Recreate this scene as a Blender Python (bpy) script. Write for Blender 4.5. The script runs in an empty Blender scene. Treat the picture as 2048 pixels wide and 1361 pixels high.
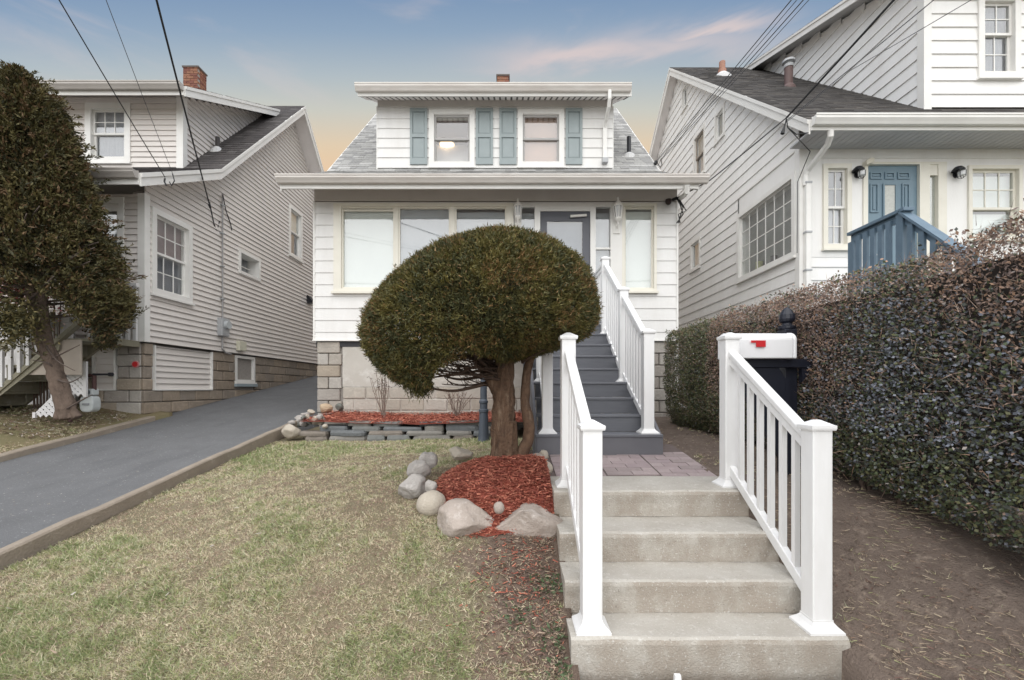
import bpy, bmesh, math, random
import numpy as np
from mathutils import Vector, Matrix, noise as mnoise

random.seed(7)
rng = np.random.default_rng(11)
SC = bpy.context.scene
COL = SC.collection

# ---------------------------------------------------------------- camera, sky, sun, exposure
# The origin is the eye: x right, y into the street-facing plots, z up. The pavement lies at z = -1.43.
F = 900.0
cam_d = bpy.data.cameras.new("camera")
cam = bpy.data.objects.new("camera", cam_d)
COL.objects.link(cam)
cam.location = (0, 0, 0)
cam.rotation_euler = (math.radians(90), 0, 0)
cam_d.sensor_width = 36.0
cam_d.sensor_fit = 'HORIZONTAL'
cam_d.lens = 36.0 * F / 2048.0
cam_d.shift_x = 4.0 / 2048.0
cam_d.shift_y = 97.5 / 2048.0
cam_d.clip_start = 0.05
cam_d.clip_end = 2000.0
SC.camera = cam

SUN_EL, SUN_AZ = math.radians(57), math.radians(184)   # azimuth measured from +y, clockwise
EXPOSURE = 1.45
SC.view_settings.view_transform = 'Standard'
SC.view_settings.look = 'None'
SC.view_settings.exposure = EXPOSURE
SC.view_settings.gamma = 1.0
SC.view_settings.use_curve_mapping = False


def lin(r, g, b):
    f = lambda c: (c / 255.0 / 12.92) if c <= 10 else ((c / 255.0 + 0.055) / 1.055) ** 2.4
    return (f(r), f(g), f(b))


def build_world():
    w = bpy.data.worlds.new("World")
    SC.world = w
    w.use_nodes = True
    nt = w.node_tree
    nt.nodes.clear()
    N = nt.nodes.new
    L = nt.links.new
    out = N('ShaderNodeOutputWorld')
    tc = N('ShaderNodeTexCoord')
    sep = N('ShaderNodeSeparateXYZ')
    L(tc.outputs['Generated'], sep.inputs[0])
    ramp = N('ShaderNodeValToRGB')
    cr = ramp.color_ramp
    k = 1.0 / (2 ** EXPOSURE)
    stops = [(0.0, (236, 205, 170)), (0.28, (240, 206, 166)), (0.43, (240, 203, 158)), (0.475, (230, 207, 173)),
             (0.525, (206, 205, 192)), (0.57, (180, 191, 195)), (0.62, (146, 168, 190)), (0.68, (114, 143, 179)),
             (1.0, (92, 124, 172))]
    while len(cr.elements) < len(stops):
        cr.elements.new(0.5)
    for e, (p, c) in zip(cr.elements, stops):
        e.position = p
        e.color = tuple(x * k for x in lin(*c)) + (1,)
    # the dusk glow hangs ahead (and fades to the sides); a pale overcast behind, as the window panes show, is brightened and widened to fill the walls
    def math_(op, a, b=None):
        n = N('ShaderNodeMath'); n.operation = op
        for i, q in enumerate((a, b)):
            if q is None: continue
            if isinstance(q, (int, float)): n.inputs[i].default_value = q
            else: L(q, n.inputs[i])
        return n.outputs[0]
    x2 = math_('MULTIPLY', math_('MULTIPLY', sep.outputs[0], sep.outputs[0]), 0.05)
    yz = math_('ADD', math_('MULTIPLY', sep.outputs[1], sep.outputs[1]), math_('MULTIPLY', sep.outputs[2], sep.outputs[2]))
    t = math_('DIVIDE', sep.outputs[2], math_('SQRT', math_('ADD', x2, yz)))
    L(t, ramp.inputs[0])
    # thin pink evening clouds, stretched along the horizon
    mp = N('ShaderNodeMapping')
    mp.inputs['Scale'].default_value = (2.2, 2.0, 9.0)
    mp.inputs['Location'].default_value = (0.35, 0.1, 0.62)
    L(tc.outputs['Generated'], mp.inputs[0])
    nz = N('ShaderNodeTexNoise')
    nz.inputs['Scale'].default_value = 1.6
    nz.inputs['Detail'].default_value = 6
    nz.inputs['Roughness'].default_value = 0.55
    nz.inputs['Distortion'].default_value = 0.6
    L(mp.outputs[0], nz.inputs[0])
    cm = N('ShaderNodeMapRange')
    cm.interpolation_type = 'SMOOTHSTEP'
    cm.inputs['From Min'].default_value = 0.52
    cm.inputs['From Max'].default_value = 0.74
    cm.inputs['To Max'].default_value = 0.30
    L(nz.outputs[0], cm.inputs['Value'])
    cov = cm.outputs[0]
    # two broad wisps hang right of the dormer: soft banks broken up by finer noise
    for (u, v, sx, sz, rot, amt) in ((1180, 108, 0.20, 0.035, 0.04, 1.5), (1440, 46, 0.13, 0.022, 0.16, 1.2), (1330, 88, 0.26, 0.040, 0.08, 0.9)):
        D = Vector(((u - 1020.0) / F, 1.0, (778.0 - v) / F))
        a0 = math_('DIVIDE', sep.outputs[0], math_('MAXIMUM', sep.outputs[1], 0.05)); b0 = math_('DIVIDE', sep.outputs[2], math_('MAXIMUM', sep.outputs[1], 0.05))
        wv = math_('MULTIPLY', math_('SUBTRACT', nz.outputs[0], 0.5), 0.16)
        da = math_('DIVIDE', math_('SUBTRACT', a0, D.x), sx)
        db = math_('DIVIDE', math_('ADD', math_('SUBTRACT', math_('SUBTRACT', b0, D.z), math_('MULTIPLY', math_('SUBTRACT', a0, D.x), rot)), wv), sz)
        g = math_('POWER', 2.718, math_('MULTIPLY', math_('ADD', math_('MULTIPLY', da, da), math_('MULTIPLY', db, db)), -1.0))
        fine = math_('ADD', math_('MULTIPLY', nz.outputs[0], 1.6), -0.15)
        cov = math_('MAXIMUM', cov, math_('MINIMUM', math_('MULTIPLY', math_('MULTIPLY', g, fine), amt), 0.9))
    mix = N('ShaderNodeMix')
    mix.data_type = 'RGBA'
    L(cov, mix.inputs['Factor'])
    L(ramp.outputs[0], mix.inputs['A'])
    mix.inputs['B'].default_value = tuple(x * k for x in lin(222, 206, 202)) + (1,)
    back = N('ShaderNodeMapRange')
    back.interpolation_type = 'SMOOTHSTEP'
    back.inputs['From Min'].default_value = 0.45
    back.inputs['From Max'].default_value = -0.30
    L(sep.outputs[1], back.inputs['Value'])
    mix2 = N('ShaderNodeMix')
    mix2.data_type = 'RGBA'
    L(back.outputs[0], mix2.inputs['Factor'])
    L(mix.outputs['Result'], mix2.inputs['A'])
    mix2.inputs['B'].default_value = tuple(x * k for x in lin(238, 242, 246)) + (1,)
    bg1 = N('ShaderNodeBackground')
    L(mix2.outputs['Result'], bg1.inputs[0])
    bg1.inputs[1].default_value = 0.93
    sky = N('ShaderNodeTexSky')
    sky.sky_type = 'NISHITA'
    sky.sun_disc = False
    sky.sun_elevation = SUN_EL
    sky.sun_rotation = SUN_AZ
    sky.dust_density = 3.0
    bg2 = N('ShaderNodeBackground')
    L(sky.outputs[0], bg2.inputs[0])
    bg2.inputs[1].default_value = 0.006
    add = N('ShaderNodeAddShader')
    L(bg1.outputs[0], add.inputs[0])
    L(bg2.outputs[0], add.inputs[1])
    L(add.outputs[0], out.inputs[0])


build_world()

sun_d = bpy.data.lights.new("sun", 'SUN')
sun_d.energy = 1.34
sun_d.angle = math.radians(115)
sun_d.color = (1.0, 0.98, 0.955)
sun = bpy.data.objects.new("sun", sun_d)
COL.objects.link(sun)
_d = Vector((math.sin(SUN_AZ) * math.cos(SUN_EL), math.cos(SUN_AZ) * math.cos(SUN_EL), math.sin(SUN_EL)))
sun.rotation_euler = _d.to_track_quat('Z', 'Y').to_euler()
sun.location = _d * 40


# ---------------------------------------------------------------- helpers
def P(u, v, y):
    """the point seen at photo pixel (u, v) when it stands y metres in"""
    return Vector(((u - 1020.0) * y / F, y, (778.0 - v) * y / F))


def tag(o, label=None, cat=None, group=None, kind=None):
    if label: o['label'] = label
    if cat: o['category'] = cat
    if group: o['group'] = group
    if kind: o['kind'] = kind
    return o


WLOC = {}


def thing(name, loc, label, cat, group=None):
    o = bpy.data.objects.new(name, None)
    o.empty_display_size = 0.2
    o.location = loc
    COL.objects.link(o)
    WLOC[o.name] = Vector(loc)
    return tag(o, label, cat, group)


def place(name, me, wloc, parent=None):
    o = bpy.data.objects.new(name, me)
    COL.objects.link(o)
    wl = Vector(wloc)
    if parent is not None:
        o.parent = parent
        o.location = wl - WLOC[parent.name]
    else:
        o.location = wl
    WLOC[o.name] = wl
    return o


class MB:
    """collects shapes in world metres and links them as ONE mesh object"""
    def __init__(s):
        s.v = []; s.f = []; s.m = []; s.mi = 0

    def add(s, vs, fs):
        n = len(s.v)
        s.v.extend([tuple(p) for p in vs])
        for f in fs:
            s.f.append([n + i for i in f]); s.m.append(s.mi)
        return s

    def box(s, x0, x1, y0, y1, z0, z1):
        return s.add([(x0, y0, z0), (x1, y0, z0), (x1, y1, z0), (x0, y1, z0), (x0, y0, z1), (x1, y0, z1), (x1, y1, z1), (x0, y1, z1)],
                     [(0, 3, 2, 1), (4, 5, 6, 7), (0, 1, 5, 4), (1, 2, 6, 5), (2, 3, 7, 6), (3, 0, 4, 7)])

    def prism(s, poly, vec):
        """polygon (3-D points, flat) pushed along vec"""
        n = len(poly); vec = Vector(vec)
        a = [Vector(p) for p in poly]
        b = [p + vec for p in a]
        fs = [list(range(n))[::-1], list(range(n, 2 * n))]
        for i in range(n):
            j = (i + 1) % n
            fs.append((i, j, n + j, n + i))
        return s.add(a + b, fs)

    def tube(s, pts, r, n=8, cap=True):
        pts = [Vector(p) for p in pts]
        rs = r if isinstance(r, (list, tuple)) else [r] * len(pts)
        vs = []; fs = []
        up = Vector((0, 0, 1)); ref = None
        for i, p in enumerate(pts):
            t = (pts[min(i + 1, len(pts) - 1)] - pts[max(i - 1, 0)]).normalized()
            if ref is None:
                ref = t.orthogonal().normalized()
            ref = (ref - t * ref.dot(t))
            ref = ref.normalized() if ref.length > 1e-6 else t.orthogonal().normalized()
            bi = t.cross(ref)
            for k in range(n):
                a = 2 * math.pi * k / n
                vs.append(p + (ref * math.cos(a) + bi * math.sin(a)) * rs[i])
        for i in range(len(pts) - 1):
            for k in range(n):
                k2 = (k + 1) % n
                fs.append((i * n + k, i * n + k2, (i + 1) * n + k2, (i + 1) * n + k))
        if cap:
            fs.append(list(range(n))[::-1]); fs.append([(len(pts) - 1) * n + k for k in range(n)])
        return s.add(vs, fs)

    def lathe(s, prof, c, n=16, sq=False):
        """profile [(r, z)...] turned round the vertical at c; sq = square plan"""
        if sq: n = 4
        vs = []; fs = []
        for r, z in prof:
            for k in range(n):
                a = 2 * math.pi * k / n + (math.pi / 4 if sq else 0)
                rr = r * (math.sqrt(2) if sq else 1)
                vs.append((c[0] + rr * math.cos(a), c[1] + rr * math.sin(a), c[2] + z))
        for i in range(len(prof) - 1):
            for k in range(n):
                k2 = (k + 1) % n
                fs.append((i * n + k, i * n + k2, (i + 1) * n + k2, (i + 1) * n + k))
        fs.append(list(range(n))[::-1]); fs.append([(len(prof) - 1) * n + k for k in range(n)])
        return s.add(vs, fs)

    def build(s, name, mats, parent=None, smooth=False, bevel=0.0, segs=2):
        if not isinstance(mats, (list, tuple)): mats = [mats]
        V = np.array(s.v, dtype=float)
        c = (V.min(0) + V.max(0)) / 2
        me = bpy.data.meshes.new(name)
        me.from_pydata([tuple(p) for p in (V - c)], [], s.f)
        for m in mats: me.materials.append(m)
        if len(mats) > 1: me.polygons.foreach_set('material_index', s.m)
        if smooth: me.polygons.foreach_set('use_smooth', [True] * len(me.polygons))
        o = place(name, me, c, parent)
        if bevel:
            md = o.modifiers.new('bevel', 'BEVEL'); md.width = bevel; md.segments = segs; md.limit_method = 'ANGLE'
        return o


BOXES = {}


def block(name, mat, parent, x0, x1, y0, y1, z0, z1, bevel=0.0):
    """a box part; alike boxes share one mesh"""
    key = (name, mat.name, round(x1 - x0, 3), round(y1 - y0, 3), round(z1 - z0, 3), bevel)
    c = Vector(((x0 + x1) / 2, (y0 + y1) / 2, (z0 + z1) / 2))
    if key in BOXES:
        o = place(name, BOXES[key], c, parent)
        if bevel:
            md = o.modifiers.new('bevel', 'BEVEL'); md.width = bevel; md.segments = 1
        return o
    o = MB().box(x0, x1, y0, y1, z0, z1).build(name, mat, parent)
    if bevel:
        md = o.modifiers.new('bevel', 'BEVEL'); md.width = bevel; md.segments = 1
    BOXES[key] = o.data
    return o


class Wall:
    """a vertical wall plane: s runs along it, d out of it"""
    def __init__(w, O, a, n):
        w.O = Vector((O[0], O[1], 0)); w.a = Vector((a[0], a[1], 0)); w.n = Vector((n[0], n[1], 0))

    def p(w, s, z, d=0.0):
        q = w.O + w.a * s + w.n * d
        return Vector((q.x, q.y, z))

    def box(w, mb, s0, s1, z0, z1, d0, d1):
        a = w.p(s0, z0, d0); b = w.p(s1, z1, d1)
        return mb.box(min(a.x, b.x), max(a.x, b.x), min(a.y, b.y), max(a.y, b.y), min(z0, z1), max(z0, z1))

    def part(w, name, mat, parent, s0, s1, z0, z1, d0, d1, bevel=0.0):
        a = w.p(s0, z0, d0); b = w.p(s1, z1, d1)
        return block(name, mat, parent, min(a.x, b.x), max(a.x, b.x), min(a.y, b.y), max(a.y, b.y), z0, z1, bevel)


BOARDS = {}


def siding(w, parent, mat, z0, z1, exposure, span, holes=(), thick=0.016, name='siding_board', first=None, maxlen=None):
    """one tapered board per course and run, cut round the openings; span(z) -> (s0, s1) or None"""
    z = z0 if first is None else first
    if first is not None and first > z0: courses = [(z0, first)]
    else: courses = []
    while z < z1 - 0.01:
        courses.append((z, min(z + exposure, z1))); z += exposure
    for za, zb in courses:
        r = span((za + zb) / 2)
        if not r or r[1] - r[0] < 0.03: continue
        runs = [r]
        for (hs0, hs1, hz0, hz1) in holes:
            if min(hz1, zb) - max(hz0, za) < 0.008: continue
            f0, f1 = max(hs0, r[0]), min(hs1, r[1])
            if f1 - f0 > 0.03:   # slips of board below and above an opening that ends inside the course
                if hz0 - za > 0.006: w.part(name, mat, parent, f0, f1, za, hz0, 0.0, thick * 0.9)
                if zb - hz1 > 0.006: w.part(name, mat, parent, f0, f1, hz1, zb, 0.0, thick * 0.55)
            nr = []
            for a, b in runs:
                if hs1 <= a or hs0 >= b: nr.append((a, b)); continue
                if hs0 - a > 0.02: nr.append((a, hs0))
                if b - hs1 > 0.02: nr.append((hs1, b))
            runs = nr
        for a, b in runs:
            h = zb - za
            key = (name, mat.name, round(b - a, 3), round(h, 3), tuple(w.a), tuple(w.n), thick)
            c = w.p((a + b) / 2, (za + zb) / 2, thick / 2)
            if key in BOARDS:
                place(name, BOARDS[key], c, parent); continue
            hl = (b - a) / 2
            lap = 0.004
            prof = [(-thick / 2, -h / 2), (thick / 2, -h / 2), (thick / 2, -h / 2 + 0.004), (-thick / 2 + 0.003, h / 2 + lap), (-thick / 2, h / 2 + lap)]
            vs = []; n = len(prof)
            for sgn in (-1, 1):
                for d, zz in prof:
                    q = w.a * (hl * sgn) + w.n * d
                    vs.append((q.x, q.y, zz))
            fs = [list(range(n)), list(range(n, 2 * n))[::-1]]
            for i in range(n):
                j = (i + 1) % n; fs.append((i, n + i, n + j, j))
            me = bpy.data.meshes.new(name)
            me.from_pydata(vs, [], fs); me.materials.append(mat)
            bm = bmesh.new(); bm.from_mesh(me); bmesh.ops.recalc_face_normals(bm, faces=bm.faces); bm.to_mesh(me); bm.free()
            BOARDS[key] = me
            place(name, me, c, parent)


# ---------------------------------------------------------------- materials
MATS = {}


def mat(name, col, rough=0.6, col2=None, scale=6.0, amt=0.5, bump=0.0, bscale=80.0, spec=0.5, stretch=(1, 1, 1), detail=5, metal=0.0, sheen=None):
    """principled base whose colour wanders between col and col2 with position; bump is fine relief"""
    if name in MATS: return MATS[name]
    m = bpy.data.materials.new(name); m.use_nodes = True
    nt = m.node_tree; N = nt.nodes.new; L = nt.links.new
    b = nt.nodes['Principled BSDF']
    b.inputs['Roughness'].default_value = rough
    b.inputs['Specular IOR Level'].default_value = spec
    b.inputs['Metallic'].default_value = metal
    b.inputs['Base Color'].default_value = (*col, 1)
    if col2 is not None or bump:
        g = N('ShaderNodeNewGeometry'); mp = N('ShaderNodeMapping'); mp.inputs['Scale'].default_value = stretch
        L(g.outputs['Position'], mp.inputs[0])
    if col2 is not None:
        nz = N('ShaderNodeTexNoise'); nz.inputs['Scale'].default_value = scale; nz.inputs['Detail'].default_value = detail
        nz.inputs['Roughness'].default_value = 0.62
        L(mp.outputs[0], nz.inputs[0])
        mr = N('ShaderNodeMapRange'); mr.inputs['From Min'].default_value = 0.5 - amt * 0.35; mr.inputs['From Max'].default_value = 0.5 + amt * 0.35
        L(nz.outputs[0], mr.inputs[0])
        mx = N('ShaderNodeMix'); mx.data_type = 'RGBA'
        L(mr.outputs[0], mx.inputs['Factor'])
        mx.inputs['A'].default_value = (*col, 1); mx.inputs['B'].default_value = (*col2, 1)
        L(mx.outputs['Result'], b.inputs['Base Color'])
    if bump:
        n2 = N('ShaderNodeTexNoise'); n2.inputs['Scale'].default_value = bscale; n2.inputs['Detail'].default_value = 4
        L(mp.outputs[0], n2.inputs[0])
        bp = N('ShaderNodeBump'); bp.inputs['Strength'].default_value = bump; bp.inputs['Distance'].default_value = 0.02
        L(n2.outputs[0], bp.inputs['Height']); L(bp.outputs[0], b.inputs['Normal'])
    MATS[name] = m
    return m


def layered(name, base, col2, s2, a2, col3, s3, t3, rough=0.85, bump=0.3, bscale=120.0, stretch3=(1, 1, 1), spec=0.3):
    """base + broad mottling towards col2 + sharper patches of col3"""
    if name in MATS: return MATS[name]
    m = mat(name, base, rough, col2, s2, a2, bump, bscale, spec)
    nt = m.node_tree; N = nt.nodes.new; L = nt.links.new
    b = nt.nodes['Principled BSDF']
    src = b.inputs['Base Color'].links[0].from_socket
    g = N('ShaderNodeNewGeometry'); mp = N('ShaderNodeMapping'); mp.inputs['Scale'].default_value = stretch3
    L(g.outputs['Position'], mp.inputs[0])
    nz = N('ShaderNodeTexNoise'); nz.inputs['Scale'].default_value = s3; nz.inputs['Detail'].default_value = 8; nz.inputs['Roughness'].default_value = 0.7
    L(mp.outputs[0], nz.inputs[0])
    mr = N('ShaderNodeMapRange'); mr.inputs['From Min'].default_value = t3; mr.inputs['From Max'].default_value = t3 + 0.18
    mr.inputs['To Max'].default_value = 0.85
    L(nz.outputs[0], mr.inputs[0])
    mx = N('ShaderNodeMix'); mx.data_type = 'RGBA'
    L(mr.outputs[0], mx.inputs['Factor']); L(src, mx.inputs['A']); mx.inputs['B'].default_value = (*col3, 1)
    L(mx.outputs['Result'], b.inputs['Base Color'])
    return m


def glass_mat(name, tint=(0.985, 0.995, 0.99), base=0.17):
    m = bpy.data.materials.new(name); m.use_nodes = True
    nt = m.node_tree; nt.nodes.clear(); N = nt.nodes.new; L = nt.links.new
    out = N('ShaderNodeOutputMaterial'); tr = N('ShaderNodeBsdfTransparent'); gl = N('ShaderNodeBsdfGlossy'); mx = N('ShaderNodeMixShader')
    tr.inputs[0].default_value = (*tint, 1); gl.inputs['Roughness'].default_value = 0.03
    fr = N('ShaderNodeFresnel'); fr.inputs[0].default_value = 1.5
    ad = N('ShaderNodeMath'); ad.operation = 'ADD'; ad.inputs[1].default_value = base
    L(fr.outputs[0], ad.inputs[0])
    gg = N('ShaderNodeNewGeometry'); fs = N('ShaderNodeMath'); fs.operation = 'SUBTRACT'; fs.inputs[0].default_value = 1.0; L(gg.outputs['Backfacing'], fs.inputs[1])
    ml = N('ShaderNodeMath'); ml.operation = 'MULTIPLY'; L(ad.outputs[0], ml.inputs[0]); L(fs.outputs[0], ml.inputs[1]); L(ml.outputs[0], mx.inputs[0])
    L(tr.outputs[0], mx.inputs[1]); L(gl.outputs[0], mx.inputs[2]); L(mx.outputs[0], out.inputs[0])
    MATS[name] = m
    return m


def emit_mat(name, col, strength):
    m = bpy.data.materials.new(name); m.use_nodes = True
    b = m.node_tree.nodes['Principled BSDF']
    b.inputs['Emission Color'].default_value = (*col, 1); b.inputs['Emission Strength'].default_value = strength
    return m


WHITE = mat('white_siding_paint', (0.81, 0.805, 0.79), 0.45, (0.70, 0.685, 0.66), 2.2, 0.8, 0.08, 30, stretch=(2.2, 2.2, 0.5))
WHITE_R = mat('white_wood_siding', (0.86, 0.855, 0.835), 0.5, (0.77, 0.755, 0.73), 1.8, 0.8, 0.10, 25, stretch=(2, 2, 0.5))
VINYL = mat('grey_vinyl_siding', (0.735, 0.69, 0.65), 0.5, (0.67, 0.63, 0.595), 0.9, 0.6, 0.05, 60)
TRIM = mat('white_trim_paint', (0.82, 0.81, 0.78), 0.4, (0.74, 0.725, 0.69), 2.5, 0.6)
CREAM = mat('cream_trim_paint', (0.80, 0.77, 0.68), 0.4, (0.72, 0.69, 0.60), 2.5, 0.6)
PVC = mat('white_vinyl_rail', (0.84, 0.84, 0.84), 0.4, (0.77, 0.765, 0.755), 7.0, 0.7, stretch=(2, 2, 0.5))
FRIEZE = mat('taupe_frieze_board', (0.56, 0.52, 0.475), 0.6, (0.50, 0.46, 0.42), 2, 0.5)
GUTTER = mat('weathered_white_gutter', (0.70, 0.67, 0.63), 0.4, (0.55, 0.50, 0.46), 2.2, 0.8, stretch=(1, 1, 5))
GUTTER_L = mat('stained_brown_gutter', (0.47, 0.44, 0.41), 0.45, (0.36, 0.33, 0.30), 2.2, 0.8, stretch=(1, 1, 5))
SOFFIT = mat('white_soffit', (0.84, 0.80, 0.78), 0.6, (0.78, 0.745, 0.725), 3, 0.5)
SOFFIT_R = mat('grey_painted_soffit', (0.52, 0.52, 0.53), 0.6, (0.46, 0.46, 0.47), 2, 0.5)
SHUTTER = mat('blue_grey_shutter_paint', (0.30, 0.345, 0.35), 0.5, (0.27, 0.315, 0.32), 5, 0.5)
SLATE = mat('slate_door_paint', (0.085, 0.088, 0.105), 0.4)
DECK = mat('grey_composite_deck', (0.155, 0.16, 0.178), 0.55, (0.125, 0.13, 0.147), 3.0, 0.6, 0.12, 40, stretch=(1, 12, 12))
DECK2 = mat('grey_composite_skirt', (0.155, 0.155, 0.17), 0.6, (0.13, 0.13, 0.145), 3.0, 0.6)
BLIND = mat('white_roller_blind', (0.70, 0.73, 0.71), 0.8, (0.65, 0.68, 0.665), 1.5, 0.6)
BLIND_G = mat('grey_sheer_curtain', (0.42, 0.44, 0.47), 0.9, (0.36, 0.38, 0.41), 4, 0.6)
BLIND_GLOW = mat('glow_tinted_blind', (0.50, 0.335, 0.265), 0.9, (0.42, 0.30, 0.25), 5, 0.8)  # warm room glow is put into the blind's own colour
CURT_G = mat('greenish_grey_room', (0.34, 0.345, 0.33), 0.9, (0.18, 0.185, 0.18), 3, 0.9)
CURT = mat('lace_curtain', (0.50, 0.51, 0.55), 0.9, (0.30, 0.31, 0.35), 9, 0.9, stretch=(6, 6, 1))
CURT_D = mat('dark_curtain', (0.21, 0.225, 0.26), 0.9, (0.10, 0.11, 0.13), 7, 0.9, stretch=(6, 6, 1))
CURT_R = mat('rosy_curtain', (0.33, 0.24, 0.24), 0.9, (0.22, 0.17, 0.18), 6, 0.9)
PAPER = mat('plum_wallpaper', (0.30, 0.235, 0.23), 0.9, (0.25, 0.20, 0.20), 30, 0.6)
DARK = mat('dark_interior', (0.05, 0.05, 0.055), 0.9)
INNER = mat('inner_wall_plaster', (0.35, 0.33, 0.31), 0.9)
GLASS = glass_mat('window_glass')
GLASS_D = glass_mat('storm_glass', (0.75, 0.78, 0.8), 0.16)
FROST = mat('leaded_privacy_glass', (0.55, 0.56, 0.52), 0.25, (0.40, 0.41, 0.38), 40, 0.9)
SH = [mat('grey_shingle_a', (0.42, 0.415, 0.40), 0.9, (0.28, 0.278, 0.27), 25, 0.8, 0.3, 300),
      mat('grey_shingle_b', (0.33, 0.328, 0.32), 0.9, (0.235, 0.233, 0.23), 25, 0.8, 0.3, 300),
      mat('grey_shingle_c', (0.49, 0.485, 0.47), 0.9, (0.36, 0.357, 0.35), 25, 0.8, 0.3, 300)]
SHB = [mat('dark_shingle_a', (0.075, 0.068, 0.062), 0.9, (0.05, 0.045, 0.042), 12, 0.8, 0.3, 300),
       mat('dark_shingle_b', (0.058, 0.052, 0.048), 0.9, (0.04, 0.036, 0.034), 12, 0.8, 0.3, 300),
       mat('dark_shingle_c', (0.098, 0.088, 0.078), 0.9, (0.07, 0.062, 0.056), 12, 0.8, 0.3, 300)]
SHL = [mat('brown_shingle_a', (0.085, 0.075, 0.072), 0.9, (0.045, 0.04, 0.04), 5, 1.0, 0.3, 300),
       mat('brown_shingle_b', (0.070, 0.062, 0.060), 0.9, (0.04, 0.036, 0.036), 5, 1.0, 0.3, 300),
       mat('brown_shingle_c', (0.13, 0.12, 0.115), 0.9, (0.06, 0.055, 0.053), 5, 1.0, 0.3, 300)]
BRICK_R = [mat('chimney_brick_%d' % i, c, 0.85, tuple(x * 0.6 for x in c), 14, 0.8, 0.3, 90) for i, c in
           enumerate([(0.28, 0.11, 0.07), (0.22, 0.085, 0.06), (0.32, 0.15, 0.09)])]
MORTAR = mat('mortar', (0.36, 0.33, 0.30), 0.95, (0.28, 0.26, 0.24), 20, 0.6)
BLOCKS = [layered('foundation_block_%d' % i, c, tuple(x * 0.72 for x in c), 5, 0.8, tuple(x * 1.25 for x in c), 14, 0.56, 0.95, 0.55, 28)
          for i, c in enumerate([(0.45, 0.41, 0.36), (0.40, 0.365, 0.33), (0.47, 0.44, 0.40), (0.42, 0.36, 0.29)])]
BLOCKS_SHADED = [layered('shaded_block_%d' % i, c, tuple(x * 0.7 for x in c), 5, 0.8, tuple(x * 1.25 for x in c), 14, 0.56, 0.95, 0.6, 26)
            for i, c in enumerate([(0.36, 0.30, 0.24), (0.31, 0.265, 0.22), (0.39, 0.32, 0.25), (0.33, 0.27, 0.21)])]  # the side wall's shade is put into these darker block tones
BLOCKS_P = [layered('limed_block_%d' % i, c, tuple(x * 0.82 for x in c), 4, 0.9, tuple(x * 1.2 for x in c), 9, 0.54, 0.95, 0.5, 28)
            for i, c in enumerate([(0.50, 0.46, 0.40), (0.48, 0.435, 0.37), (0.52, 0.48, 0.425)])]
RENDER = layered('lime_render', (0.56, 0.535, 0.49), (0.46, 0.43, 0.385), 2.2, 0.9, (0.66, 0.645, 0.61), 5, 0.52, 0.95, 0.35, 30)
CONC = layered('weathered_concrete', (0.57, 0.55, 0.505), (0.40, 0.365, 0.315), 4.0, 1.0, (0.68, 0.665, 0.63), 26, 0.55, 0.9, 0.45, 110)
def blend_extra(m, col, build):
    """mix one more colour into a material by a mask built from its nodes"""
    nt = m.node_tree; b = nt.nodes['Principled BSDF']; src = b.inputs['Base Color'].links[0].from_socket
    mx = nt.nodes.new('ShaderNodeMix'); mx.data_type = 'RGBA'
    nt.links.new(build(nt), mx.inputs['Factor']); nt.links.new(src, mx.inputs['A']); mx.inputs['B'].default_value = (*col, 1)
    nt.links.new(mx.outputs['Result'], b.inputs['Base Color'])


def nmath(nt, op, a, b=None):
    n = nt.nodes.new('ShaderNodeMath'); n.operation = op; n.use_clamp = False
    for i, q in enumerate((a, b)):
        if q is None: continue
        if isinstance(q, (int, float)): n.inputs[i].default_value = q
        else: nt.links.new(q, n.inputs[i])
    return n.outputs[0]


def nrange(nt, v, a, b, c=0.0, d=1.0):
    n = nt.nodes.new('ShaderNodeMapRange'); n.interpolation_type = 'SMOOTHSTEP'
    nt.links.new(v, n.inputs['Value'])
    for k, q in zip(('From Min', 'From Max', 'To Min', 'To Max'), (a, b, c, d)): n.inputs[k].default_value = q
    return n.outputs[0]


def nnoise(nt, scale, stretch=(1, 1, 1), detail=6, rough=0.65):
    g = nt.nodes.new('ShaderNodeNewGeometry'); mp = nt.nodes.new('ShaderNodeMapping'); mp.inputs['Scale'].default_value = stretch
    nt.links.new(g.outputs['Position'], mp.inputs[0]); n = nt.nodes.new('ShaderNodeTexNoise')
    n.inputs['Scale'].default_value = scale; n.inputs['Detail'].default_value = detail; n.inputs['Roughness'].default_value = rough
    nt.links.new(mp.outputs[0], n.inputs[0]); return n.outputs[0]


# steep step faces turn browner than the treads, in patches stretched downwards
def _riser_tint(nt):
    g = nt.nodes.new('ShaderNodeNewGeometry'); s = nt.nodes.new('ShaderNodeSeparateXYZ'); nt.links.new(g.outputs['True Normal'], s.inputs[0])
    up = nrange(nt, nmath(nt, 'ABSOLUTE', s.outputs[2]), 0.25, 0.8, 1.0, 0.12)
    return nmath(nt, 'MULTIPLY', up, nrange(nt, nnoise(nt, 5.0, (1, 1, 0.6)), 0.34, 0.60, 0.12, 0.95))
blend_extra(CONC, (0.36, 0.315, 0.265), _riser_tint)
blend_extra(CONC, (0.72, 0.71, 0.68), lambda nt: nrange(nt, nnoise(nt, 85, (1, 1, 1), 3), 0.60, 0.68, 0, 0.55))
blend_extra(CONC, (0.20, 0.185, 0.16), lambda nt: nrange(nt, nnoise(nt, 60, (1, 1, 1), 3), 0.64, 0.70, 0, 0.6))
CURB = layered('kerb_concrete', (0.33, 0.28, 0.225), (0.235, 0.195, 0.155), 5, 1.0, (0.44, 0.39, 0.33), 12, 0.58, 0.95, 0.4, 60)
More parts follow.
